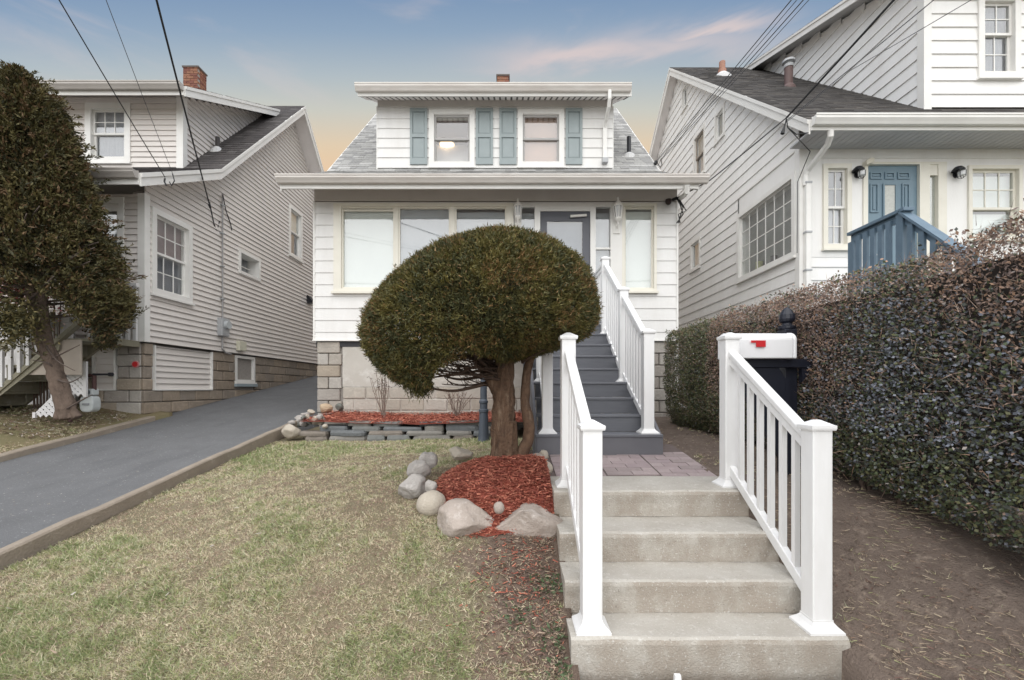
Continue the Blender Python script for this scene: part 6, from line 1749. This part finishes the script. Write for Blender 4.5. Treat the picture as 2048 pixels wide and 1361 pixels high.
for q in range(34):   # the tangle of bare shoots under the left half of the crown
    u0 = r.uniform(975, 1000); v0 = r.uniform(712, 775); u1 = r.uniform(850, 950); v1 = v0 + r.uniform(-26, 14); y0 = 3.88 + r.uniform(-0.05, 0.15); y1 = 3.75 + r.uniform(-0.35, 0.45)
    A, Cq = P(u0, v0, y0), P(u1, min(v1, 776), y1); Bq = A.lerp(Cq, 0.5) + Vector((0, 0, r.uniform(-0.03, 0.03)))
    limb(bmb, [A, Bq, Cq], 0.008, 0.003, 5, 0.1, q)
    for w_ in range(3):
        t = r.uniform(0.3, 1); p = A.lerp(Cq, t); limb(bmb, [p, p + Vector((r.uniform(-0.06, 0.02), r.uniform(-0.05, 0.05), r.uniform(0.0, 0.06))), p + Vector((r.uniform(-0.13, 0.0), r.uniform(-0.08, 0.08), r.uniform(0.0, 0.12)))], 0.0035, 0.0016, 4, 0, q)
bmb.build('branches', mat('yew_branch', (0.10, 0.065, 0.045), 0.95, (0.05, 0.032, 0.024), 20, 0.8), yw, smooth=True)

# ---- the big cedar on the left
CED = [leaf_m('cedar_%d' % i, c, 0.6) for i, c in enumerate([(0.080, 0.072, 0.028), (0.112, 0.096, 0.036), (0.052, 0.050, 0.022), (0.135, 0.084, 0.042), (0.16, 0.13, 0.052), (0.034, 0.034, 0.018)])]
ct = thing('cedar_tree', (-6.05, 6.15, -0.42), 'tall shaggy brown-green cedar with a leaning bare trunk before the grey house', 'tree')
CY = 6.1; CXA = (12 - 1020) * CY / F
zs = np.array([(778 - v) * CY / F for v in (128, 150, 178, 210, 245, 290, 340, 400, 460, 520, 575, 610, 640, 668, 690)])
us = np.array([12, 45, 78, 112, 128, 148, 168, 188, 220, 250, 266, 268, 264, 248, 215])
rs = np.maximum((us - 1020) * CY / F - CXA, 0.02) * 0.74
o_ = np.argsort(zs); zs, rs = zs[o_], rs[o_]
n = 60000
zz = zs[0] + (zs[-1] - zs[0]) * rng.random(n) ** 0.85
az = rng.uniform(0, 2 * np.pi, n)
pv = np.stack([np.cos(az) * 1.6, np.sin(az) * 1.6, zz * 1.3], -1)
lump = np.array([mnoise.noise(Vector(q * 1.5)) * 0.6 + mnoise.noise(Vector(q * 3.6)) * 0.55 + mnoise.noise(Vector(q * 8)) * 0.25 for q in pv])
dep = np.where(rng.random(n) < 0.62, rng.normal(0.93, 0.045, n), rng.uniform(0.5, 0.93, n)) + np.minimum(lump, 0.12) * 0.30
rad = np.interp(zz, zs, rs) * dep
base = np.stack([CXA + rad * np.cos(az), CY + 0.15 + rad * np.sin(az) * 0.85, zz], -1)
# the underside opens round the trunk: drop sprays low down and near the axis
ub = 1020 + base[:, 0] * F / base[:, 1]; vb = np.interp(ub, [-200, 60, 118, 140, 172, 200, 300], [560, 575, 600, 625, 655, 720, 720]) + lump * 40
keep = (778 - base[:, 2] * F / base[:, 1]) < vb
base, az, zz, lump = base[keep], az[keep], zz[keep], lump[keep]; n = len(base)
out = np.stack([np.cos(az), np.sin(az), 0.15 + 0 * az], -1)
# loose left skirt hanging outside the frame edge
K = 3
B = np.repeat(base, K, 0) + rng.normal(0, 0.022, (n * K, 3)); ax = unit(np.repeat(out, K, 0) * 0.6 + rng.normal(0, 0.5, (n * K, 3)) + np.array([0, 0, 0.35]))
tone = np.clip(2.4 + np.repeat(lump, K) * 3.2 + rng.normal(0, 1.0, n * K), 0, 5.4).astype(int); tone = np.array([5, 2, 0, 1, 1, 4])[np.clip(tone, 0, 5)]
tone = np.where(rng.random(n * K) < 0.20, 3, tone)
leaves('foliage', B, ax, rng.uniform(0.04, 0.085, n * K), rng.uniform(0.014, 0.028, n * K), CED, tone, ct)
m = 420   # ragged plumes breaking the outline
pz = rng.uniform(1.0, 4.3, m); pa = rng.uniform(-2.6, 1.6, m); pr = np.interp(pz, zs, rs) * rng.uniform(0.86, 1.02, m)
pb = np.stack([CXA + pr * np.cos(pa), CY + 0.15 + pr * np.sin(pa) * 0.85, pz], -1); pd = unit(np.stack([np.cos(pa), np.sin(pa), rng.uniform(-0.3, 0.9, m)], -1) + rng.normal(0, 0.3, (m, 3)))
ub = 1020 + pb[:, 0] * F / pb[:, 1]; ok = (778 - pb[:, 2] * F / pb[:, 1]) < np.interp(ub, [-200, 60, 118, 140, 172, 200, 300], [560, 575, 600, 625, 655, 700, 700]); pb, pd = pb[ok], pd[ok]; m = len(pb)
pl_ = rng.uniform(0.10, 0.30, m); KK = 46; tt = rng.random(m * KK); bb = np.repeat(pb, KK, 0) + np.repeat(pd * pl_[:, None], KK, 0) * tt[:, None] + rng.normal(0, 0.022, (m * KK, 3)) * (1.15 - tt[:, None])
leaves('sprays', bb, unit(np.repeat(pd, KK, 0) + rng.normal(0, 0.45, bb.shape)), rng.uniform(0.03, 0.065, m * KK), rng.uniform(0.010, 0.020, m * KK), CED, np.repeat(rng.choice([0, 1, 2, 3, 4], m, p=[0.3, 0.3, 0.15, 0.15, 0.1]), KK), ct)
lb = np.array(P(20, 640, 5.7)) + rng.normal(0, 1, (2600, 3)) * np.array([0.14, 0.15, 0.16])
leaves('low_spray', lb, unit(rng.normal(0, 1, lb.shape)), rng.uniform(0.04, 0.08, 2600), rng.uniform(0.014, 0.028, 2600), CED, rng.choice([0, 1, 2, 4], 2600), ct)
tk = MB(); y = 6.15
limb(tk, [P(138, 838, y), P(131, 810, y), P(110, 740, y), P(84, 670, y), P(68, 600, y), P(50, 480, y), P(30, 330, y)], 0.105, 0.055, 24, 0.22, 2)
limb(tk, [P(96, 700, y), P(88, 640, y - 0.04), P(84, 590, y - 0.05), P(90, 500, y)], 0.07, 0.035, 10, 0.12, 3)
limb(tk, [P(154, 836, y), P(142, 812, y), P(128, 760, y)], 0.06, 0.04, 10, 0.2, 8)
limb(tk, [P(120, 838, y), P(118, 812, y), P(108, 760, y)], 0.06, 0.04, 10, 0.2, 9)
tk.build('trunk', BARK_D, ct, smooth=True)
bm_ = MB(); r = random.Random(8)
for (a, b, c_) in [((100, 720), (130, 705), (160, 690)), ((95, 715), (70, 705), (50, 688)), ((115, 760), (140, 765), (165, 752)), ((80, 660), (60, 655), (40, 640)), ((90, 690), (115, 722), (150, 742)), ((108, 735), (90, 725), (60, 720)), ((130, 820), (165, 800), (185, 790))]:
    limb(bm_, [P(*a, y - 0.05), P(*b, y - 0.15), P(*c_, y - 0.2)], 0.014, 0.004, 6, 0.1, a[0])
for q in range(60):
    z = r.uniform(0.9, 3.6); a = r.uniform(0, 6.28); s = Vector((CXA + 0.35 - z * 0.1, CY, z)); R1 = float(np.interp(z + 0.2, zs, rs)) * 0.9
    limb(bm_, [s, s + Vector((math.cos(a) * R1 * 0.5, math.sin(a) * R1 * 0.45, 0.12)), s + Vector((math.cos(a) * R1, math.sin(a) * R1 * 0.8, 0.3))], 0.02, 0.006, 6, 0.1, q)
bm_.build('branches', mat('cedar_branch', (0.13, 0.10, 0.085), 0.95, (0.075, 0.055, 0.045), 20, 0.8), ct, smooth=True)

# pinkish and yellow shrub glimpsed behind the cedar
ps_ = thing('flowering_shrub', (-7.4, 7.1, -0.3), 'pink-flowering shrub glimpsed behind the cedar at the left edge', 'shrub')
fb = np.array(P(38, 572, 7.0)) + rng.normal(0, 1, (2600, 3)) * np.array([0.30, 0.12, 0.22])
leaves('blossom', fb, unit(rng.normal(0, 1, fb.shape)), rng.uniform(0.03, 0.07, 2600), rng.uniform(0.02, 0.05, 2600), [leaf_m('pink_petal', (0.55, 0.26, 0.26)), leaf_m('red_petal', (0.45, 0.06, 0.08)), leaf_m('pale_petal', (0.62, 0.45, 0.42)), leaf_m('olive_leaf', (0.12, 0.12, 0.05))], rng.choice(4, 2600, p=[0.35, 0.15, 0.3, 0.2]), ps_)
fb = np.array(P(52, 645, 7.1)) + rng.normal(0, 1, (700, 3)) * np.array([0.14, 0.08, 0.07])
leaves('yellow_leaves', fb, unit(rng.normal(0, 1, fb.shape)), rng.uniform(0.03, 0.07, 700), rng.uniform(0.02, 0.05, 700), [leaf_m('yellow_leaf', (0.55, 0.50, 0.20))], np.zeros(700), ps_)
st_ = MB()
for q in range(8): limb(st_, [Vector((-7.45 + 0.05 * q, 7.05, -0.45)), Vector((-7.5 + 0.06 * q, 7.05, 0.5)), Vector((-7.75 + 0.11 * q, 7.0, 1.5))], 0.014, 0.006, 6, 0.1, q)
st_.build('stems', TWIG, ps_)

# ---- the hedge
HG = [leaf_m('hedge_olive', (0.150, 0.150, 0.074), 0.5), leaf_m('hedge_green', (0.098, 0.122, 0.062), 0.42, 0.5), leaf_m('hedge_dark', (0.070, 0.080, 0.068), 0.35, 0.6), leaf_m('hedge_slate', (0.22, 0.235, 0.275), 0.36, 0.45),
      leaf_m('hedge_brown', (0.36, 0.255, 0.20), 0.75), leaf_m('hedge_rust', (0.38, 0.245, 0.17), 0.75), leaf_m('hedge_dim', (0.21, 0.158, 0.14), 0.7), leaf_m('hedge_pale', (0.55, 0.50, 0.46), 0.6)]
hd = thing('hedge', (2.9, 4.2, -0.65), 'long clipped hedge, half bare and brown, right of the steps', 'hedge')
HX0, HX1, HYA, HYB = 2.33, 3.55, 0.75, 6.75
def h_top(y): return 0.80 + 0.03 * np.sin(y * 1.7) + np.clip((y - 5.0), 0, 2) * 0.05 + np.clip(3.2 - y, 0, 2) * 0.035
def h_bot(y): return np.interp(y, [1.2, 2.0, 3.1, 4.8, 6.8], [-0.92, -0.83, -0.66, -0.52, -0.56])


def hedge_pts(n):
    y = rng.uniform(HYA, HYB, n); f = rng.random(n)
    zb, zt = h_bot(y), h_top(y)
    side = rng.random(n)
    x = np.empty(n); z = np.empty(n); nx = np.zeros((n, 3))
    fr = side < 0.72
    z[fr] = zb[fr] + (zt - zb)[fr] * f[fr]
    cham = np.clip((z - (zt - 0.14)) / 0.14, 0, 1) ** 2 * 0.10
    botc = np.clip(((zb + 0.30) - z) / 0.30, 0, 1) ** 2 * 0.14
    x[fr] = (HX0 + cham + botc)[fr]; nx[fr] = (-1, 0, 0.1)
    tp = (side >= 0.72) & (side < 0.92); x[tp] = HX0 + (HX1 - HX0) * f[tp]; z[tp] = zt[tp]; nx[tp] = (-0.1, 0, 1)
    en = side >= 0.92; nend = rng.random(n) < 0.5; y[en] = np.where(nend, HYA, HYB)[en]; x[en] = HX0 + (HX1 - HX0) * rng.random(en.sum()); z[en] = zb[en] + (zt - zb)[en] * f[en]; nx[en] = np.stack([np.full(n, -0.2), np.where(nend, -1.0, 1.0), np.zeros(n)], -1)[en]
    return np.stack([x, y, z], -1), nx


n = 135000
hp, hn = hedge_pts(n)
lump = np.array([mnoise.noise(Vector(q * 2.2)) * 0.6 + mnoise.noise(Vector(q * 6)) * 0.4 for q in hp])
inn = np.where(rng.random(n) < 0.6, np.abs(rng.normal(0, 0.03, n)), rng.uniform(0, 0.22, n)) - lump * 0.10
hp = hp - hn * inn[:, None]
Y_, Z_ = hp[:, 1], hp[:, 2]
blot = np.array([mnoise.noise(Vector(q * 1.1 + np.array([9.0, 0, 0]))) for q in hp]) + 0.35 * lump
zt = h_top(Y_)
# bare brown zones sit high and in the middle; leafy slate and dark green hold the lower front
fz = (Z_ - h_bot(Y_)) / (zt - h_bot(Y_))
w_brown = np.clip(0.46 + (fz - 0.55) * 1.6 + blot * 1.3, 0.10, 0.94)
w_brown = np.where(Y_ > 5.3, w_brown * 0.25, w_brown)
w_brown = np.where((Y_ > 3.6) & (Y_ <= 5.3), np.clip(w_brown + 0.22, 0, 0.92), w_brown)
bare = rng.random(n) < w_brown
keep = ~(bare & (rng.random(n) < 0.06))
tone = np.where(bare, rng.choice([4, 5, 6, 6], n, p=[0.34, 0.20, 0.23, 0.23]), np.where(Y_ > 5.0, rng.choice([0, 1, 2], n, p=[0.5, 0.35, 0.15]), np.where((fz > 0.28) & (fz < 0.85) & (Y_ < 3.6), rng.choice([0, 1, 2, 3], n, p=[0.10, 0.22, 0.30, 0.38]), rng.choice([0, 1, 2, 3], n, p=[0.22, 0.36, 0.36, 0.06]))))
tone = np.where(rng.random(n) < 0.006, 7, tone)
hp, hn, tone, bare = hp[keep], hn[keep], tone[keep], bare[keep]; n = len(hp)
ax = unit(hn * 0.5 + rng.normal(0, 0.7, hp.shape) + np.array([0, 0, 0.25]))
near = np.clip((4.5 - hp[:, 1]) / 3, 0, 1)
leaves('leaves', hp, ax, rng.uniform(0.015, 0.028, n), np.where(bare, rng.uniform(0.005, 0.013, n), rng.uniform(0.012, 0.022, n)), HG, tone, hd)
# twigs: slim strips poking through
n = 10000
tp, tn = hedge_pts(n); tp = tp - tn * rng.uniform(-0.01, 0.12, n)[:, None]
ax = unit(tn * 0.45 + rng.normal(0, 0.6, tp.shape) + np.array([0, 0, 0.45]))
needles('twigs', tp, ax, rng.uniform(0.04, 0.115, n), rng.uniform(0.0025, 0.005, n), [HG[4], HG[5], HG[6], mat('pale_twig', (0.40, 0.30, 0.23), 0.9)], rng.choice(4, n, p=[0.36, 0.18, 0.3, 0.16]), hd)
# sprays standing above the top edge
n = 260
y = rng.uniform(HYA, 5.0, n); sp = np.stack([HX0 + 0.04 + rng.random(n) * 0.5, y, h_top(y) + 0.0 * y], -1)
axs = unit(rng.normal(0, 0.5, (n, 3)) + np.array([0, 0, 0.8])); L_ = rng.uniform(0.03, 0.10, n)
needles('top_shoots', sp, axs, L_, np.full(n, 0.004), [HG[6], HG[4]], rng.integers(0, 2, n), hd)
q = np.repeat(sp + axs * L_[:, None] * 0.7, 4, 0) + rng.normal(0, 0.018, (n * 4, 3)); leaves('top_leaves', q, unit(rng.normal(0, 1, q.shape)), rng.uniform(0.018, 0.034, n * 4), rng.uniform(0.012, 0.02, n * 4), HG, rng.choice([2, 1, 6, 5], n * 4), hd)
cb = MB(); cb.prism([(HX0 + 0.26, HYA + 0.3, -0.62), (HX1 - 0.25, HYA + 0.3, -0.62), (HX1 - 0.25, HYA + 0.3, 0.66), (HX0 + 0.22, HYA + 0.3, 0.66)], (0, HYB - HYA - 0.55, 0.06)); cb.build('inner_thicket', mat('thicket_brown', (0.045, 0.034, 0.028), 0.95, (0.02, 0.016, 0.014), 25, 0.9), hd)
r = random.Random(5); sm = MB()
for q in range(46):
    y = r.uniform(HYA + 0.1, HYB - 0.1); x = r.uniform(HX0 + 0.15, HX0 + 0.5); zb = float(z_right(np.array([x]), np.array([y]))[0]) - 0.05
    limb(sm, [Vector((x, y, zb)), Vector((x + r.uniform(-0.05, 0.05), y + r.uniform(-0.08, 0.08), zb + 0.25)), Vector((x + r.uniform(-0.12, 0.1), y + r.uniform(-0.15, 0.15), zb + 0.6))], 0.014, 0.007, 5, 0.1, q)
sm.build('stems', TWIG, hd)

# ---- bare twiggy shrubs in the mulch bed
def bare_shrub(c, h, nst, label, seed, spread=0.16, heads=True):
    t = thing('bare_shrub', c, label, 'shrub', 'bare shrubs in front of the foundation'); r = random.Random(seed); mb = MB(); hd_ = []
    for k in range(nst):
        a = r.uniform(0, 6.28); q = r.uniform(0.2, 1.0) * spread; e = Vector(c) + Vector((math.cos(a) * q, math.sin(a) * q * 0.6, h * r.uniform(0.7, 1.05))); m = Vector(c).lerp(e, 0.5) + Vector((r.uniform(-0.03, 0.03), 0, 0.02))
        limb(mb, [Vector(c) + Vector((r.uniform(-0.04, 0.04), r.uniform(-0.03, 0.03), -0.03)), m, e], 0.006, 0.003, 5, 0, k); hd_.append(e)
        for g in range(3):
            s = Vector(c).lerp(e, r.uniform(0.4, 0.9)); f = s + Vector((r.uniform(-0.07, 0.07), r.uniform(-0.05, 0.05), r.uniform(0.03, 0.11))); mb.tube([s, f], [0.003, 0.002], 5); hd_.append(f)
    mb.build('stems', mat('grey_brown_stem', (0.23, 0.17, 0.14), 0.9, (0.15, 0.11, 0.09), 20, 0.7), t)
    if heads:
        q = np.repeat(np.array([list(e) for e in hd_]), 3, 0) + rng.normal(0, 0.010, (len(hd_) * 3, 3)); leaves('dry_heads', q, unit(rng.normal(0, 1, q.shape)), rng.uniform(0.012, 0.03, len(q)), rng.uniform(0.010, 0.018, len(q)), [leaf_m('dry_head', (0.10, 0.075, 0.055)), leaf_m('dull_leaf', (0.07, 0.08, 0.05))], None, t)
bare_shrub((-2.02, 7.2, -0.46), 0.70, 13, 'bare twiggy shrub left of the yew crown before the rendered wall', 3, 0.28)
bare_shrub((-0.86, 7.2, -0.46), 0.46, 17, 'bare twiggy shrub under the yew branches, nearest the blue lamp post', 5, 0.30, False)

# ---- turf
GR = [leaf_m('blade_straw', (0.66, 0.575, 0.41), 0.8), leaf_m('blade_tan', (0.53, 0.435, 0.31), 0.8), leaf_m('blade_olive', (0.40, 0.41, 0.20), 0.7), leaf_m('blade_green', (0.25, 0.30, 0.13), 0.6), leaf_m('blade_grey', (0.46, 0.47, 0.31), 0.7), leaf_m('blade_brown', (0.37, 0.27, 0.21), 0.85), leaf_m('blade_pale', (0.68, 0.60, 0.44), 0.8)]
def turf(name, n, x0, x1, y0, y1, zf, keep, green, hmax=0.042, K=6):
    u = rng.random(n); y = 1.0 / (1.0 / y0 + u * (1.0 / y1 - 1.0 / y0)); x = rng.uniform(x0, x1, n)
    k = keep(x, y); x, y = x[k], y[k]; n = len(x)
    g = np.array([0.75 * mnoise.noise(Vector((a * 1.5, b * 1.5, 2.0))) + 0.65 * mnoise.noise(Vector((a * 5.5, b * 5.5, 4.0))) + 0.45 * mnoise.noise(Vector((a * 14, b * 14, 8.0))) for a, b in zip(x, y)]) + green(x, y)
    s = g + rng.normal(0, 0.24, n)
    tone = np.select([s > 0.40, s > 0.20, s > 0.05, s > -0.14, s > -0.20, s > -0.44], [3, 2, 4, 0, 6, 1], 5)
    tone = np.repeat(tone, K); mixed = rng.random(n * K) < 0.30; tone = np.where(mixed, rng.choice([0, 1, 2, 4, 5, 6], n * K), tone)
    h = rng.uniform(0.35, 1.0, n * K) * hmax * np.repeat(np.clip(0.95 + g * 0.8, 0.62, 1.9), K)
    b = np.stack([x, y, zf(x, y) + wob_fast(x, y) - 0.006], -1); lean = rng.normal(0, 0.55, (n, 3)) * np.array([1, 1, 0])
    b = np.repeat(b, K, 0) + rng.normal(0, 0.009, (n * K, 3)) * np.array([1, 1, 0.2])
    ax = unit(np.repeat(lean, K, 0) + rng.normal(0, 0.6, (n * K, 3)) * np.array([1, 1, 0.25]) + np.array([0, 0, 0.55]))
    needles(name, b, ax, h, rng.uniform(0.0032, 0.0065, n * K) * np.clip(np.repeat(y, K) / 3.2, 0.8, 1.9), GR, tone, None)


def wob_fast(x, y):
    return np.array([mnoise.noise(Vector((a * 2.2 + 3.1, b * 2.2 - 3.1, 3.1))) * 0.018 + mnoise.noise(Vector((a * 7.26 + 7.7, b * 7.26 - 7.7, 7.7))) * 0.0072 for a, b in zip(x, y)])


def lawn_keep(x, y):
    bed = ((x - MC[0]) / 0.60) ** 2 + ((y - MC[1]) / 0.70) ** 2 < 1.0
    stones = (y > 6.34)
    bare_bank = (x > -0.45) & (y < 3.05) & (y > 2.25) & (rng.random(len(x)) < np.clip((x + 0.55) * 1.9, 0, 0.93))
    return ~bed & ~stones & ~bare_bank & (x < 0.30)
def lawn_green(x, y):
    return np.where(y > 5.2, 0.34, 0) + np.where((x < -2.6), 0.16, 0) + np.clip((2.9 - y) * 0.22, -0.1, 0.2) - np.clip(1 - np.abs(y - 4.1) / 0.9, 0, 1) * 0.28 - np.where((x > -0.9) & (y < 3.6), 0.22, 0) + 0.05
turf('grass', 74000, -3.29, 0.32, 2.14, 6.5, z_front, lawn_keep, lawn_green)
turf('neighbour_grass', 6000, -8.8, -6.05, 4.2, 7.3, z_left, lambda x, y: (x < -6.06) & (rng.random(len(x)) < 0.7), lambda x, y: -0.22 + np.where(x < -6.7, 0.12, 0), 0.05)
sparse = lambda x, y: (rng.random(len(x)) < np.clip(np.array([mnoise.noise(Vector((a * 2.3, b * 2.3, 6.0))) for a, b in zip(x, y)]) * 1.2 + 0.05, 0.02, 0.6)) & ~((x < 1.72) & (y < 4.3))
turf('sparse_grass', 5000, 1.70, 2.6, 1.3, 6.5, lambda x, y: z_right(x, y) + 0.004, sparse, lambda x, y: -0.28 + 0.3 * (y < 1.9), 0.045)
DL = [leaf_m('dead_leaf_a', (0.26, 0.17, 0.12)), leaf_m('dead_leaf_b', (0.36, 0.27, 0.20)), leaf_m('dead_leaf_c', (0.17, 0.10, 0.08)), leaf_m('straw', (0.42, 0.34, 0.24)), leaf_m('pale_bit', (0.55, 0.50, 0.45))]
n = 3800
u = rng.random(n); y = 1 / (1 / 1.35 + u * (1 / 6.8 - 1 / 1.35)); x = rng.uniform(1.72, 2.75, n); k = ~((x < 1.73) & (y < 4.4)); x, y = x[k], y[k]
chips('leaf_litter', lay(z_right, x, y, 0.014), np.array([0, 0, 1.0]), 0.026, [SOIL, SOIL, SOIL, DL[0], DL[1], DL[2], DL[3], SOIL], flat=0.5)
n = 9000   # straw and dead grass combed over the bare soil
y = 1.15 + 3.2 * rng.random(n) ** 1.7; x = rng.uniform(1.73, 2.75, n); k = rng.random(n) < np.clip(0.45 + np.array([mnoise.noise(Vector((a * 1.9, b * 1.9, 3.0))) for a, b in zip(x, y)]) * 1.7 - (y - 1.6) * 0.22 - np.clip(x - 2.2, 0, 1) * 0.6, 0, 1); x, y = x[k], y[k]; n = len(x)
sd_ = unit(rng.normal(0, 1, (n, 3)) * np.array([1, 1, 0.12]) + np.array([0.5, -0.6, 0.05]))
needles('straw', lay(z_right, x, y, 0.012) + wob(x, y, 2.4, 0.022, 3.1)[:, None] * np.array([0, 0, 1.0]), sd_, rng.uniform(0.025, 0.085, n), rng.uniform(0.002, 0.0045, n), [DL[0], DL[1], DL[3], DL[3], GR[5], GR[1], GR[2]], None, None)
n = 260
y = 1 / (1 / 2.2 + rng.random(n) * (1 / 6.2 - 1 / 2.2)); x = rng.uniform(-3.2, 0.25, n); k = lawn_keep(x, y); x, y = x[k], y[k]
chips('dead_leaves', lay(z_front, x, y, 0.03), np.array([0, 0, 1.0]), 0.035, DL, flat=0.9)
n = 2600
y = rng.uniform(2.2, 3.1, n); x = 0.28 - np.abs(rng.normal(0, 0.28, n)); chips('bank_litter', lay(z_front, x, y, 0.012), np.array([0, 0, 1.0]), 0.03, [SOIL, DL[0], DL[2], DL[1], DL[3]], flat=0.6)
n = 1800
x = rng.uniform(-7.6, -6.15, n); y = rng.uniform(5.9, 7.55, n); chips('cedar_litter', lay(z_left, x, y, 0.02), np.array([0, 0, 1.0]), 0.05, [DL[0], DL[1], DL[2], TWIG, DL[4]], flat=0.7)
# broad weeds at the foot of the bank by the steps
WD = [leaf_m('weed_a', (0.085, 0.125, 0.060), 0.6), leaf_m('weed_b', (0.12, 0.15, 0.085), 0.6)]
for (u, v, yy, s, lab) in ((1105, 1165, 2.62, 0.055, None), (1118, 1255, 2.37, 0.06, None), (1040, 1225, 2.45, 0.045, None)):
    pass
wx = np.concatenate([rng.normal(P(u, v, yy).x, 0.05, 90) for u, v, yy in ((1098, 1168, 2.62), (1115, 1262, 2.36), (1036, 1230, 2.46), (1130, 1330, 2.22))])
wy = np.concatenate([rng.normal(yy, 0.04, 90) for yy in (2.62, 2.36, 2.46, 2.22)]); k = wx < 0.29; wx, wy = wx[k], wy[k]
wb = lay(z_front, wx, wy, 0.005); leaves('weeds', wb, unit(rng.normal(0, 1, wb.shape) * np.array([1, 1, 0.3]) + np.array([0, 0, 0.45])), rng.uniform(0.025, 0.05, len(wb)), rng.uniform(0.010, 0.018, len(wb)), WD, None, None)

# grit swept against the kerbs and scattered on the asphalt
n = 1500
x = np.where(rng.random(n) < 0.6, -3.43 - np.abs(rng.normal(0, 0.10, n)), rng.uniform(-5.95, -3.45, n)); y = 1 / (1 / 2.6 + rng.random(n) * (1 / 9.0 - 1 / 2.6))
chips('grit', np.stack([x, y, z_drive(y) + 0.004], -1), np.array([0, 0, 1.0]), 0.018, [DL[0], DL[4], DL[3], ROCK['grey'], ROCK['beige']], flat=0.4)
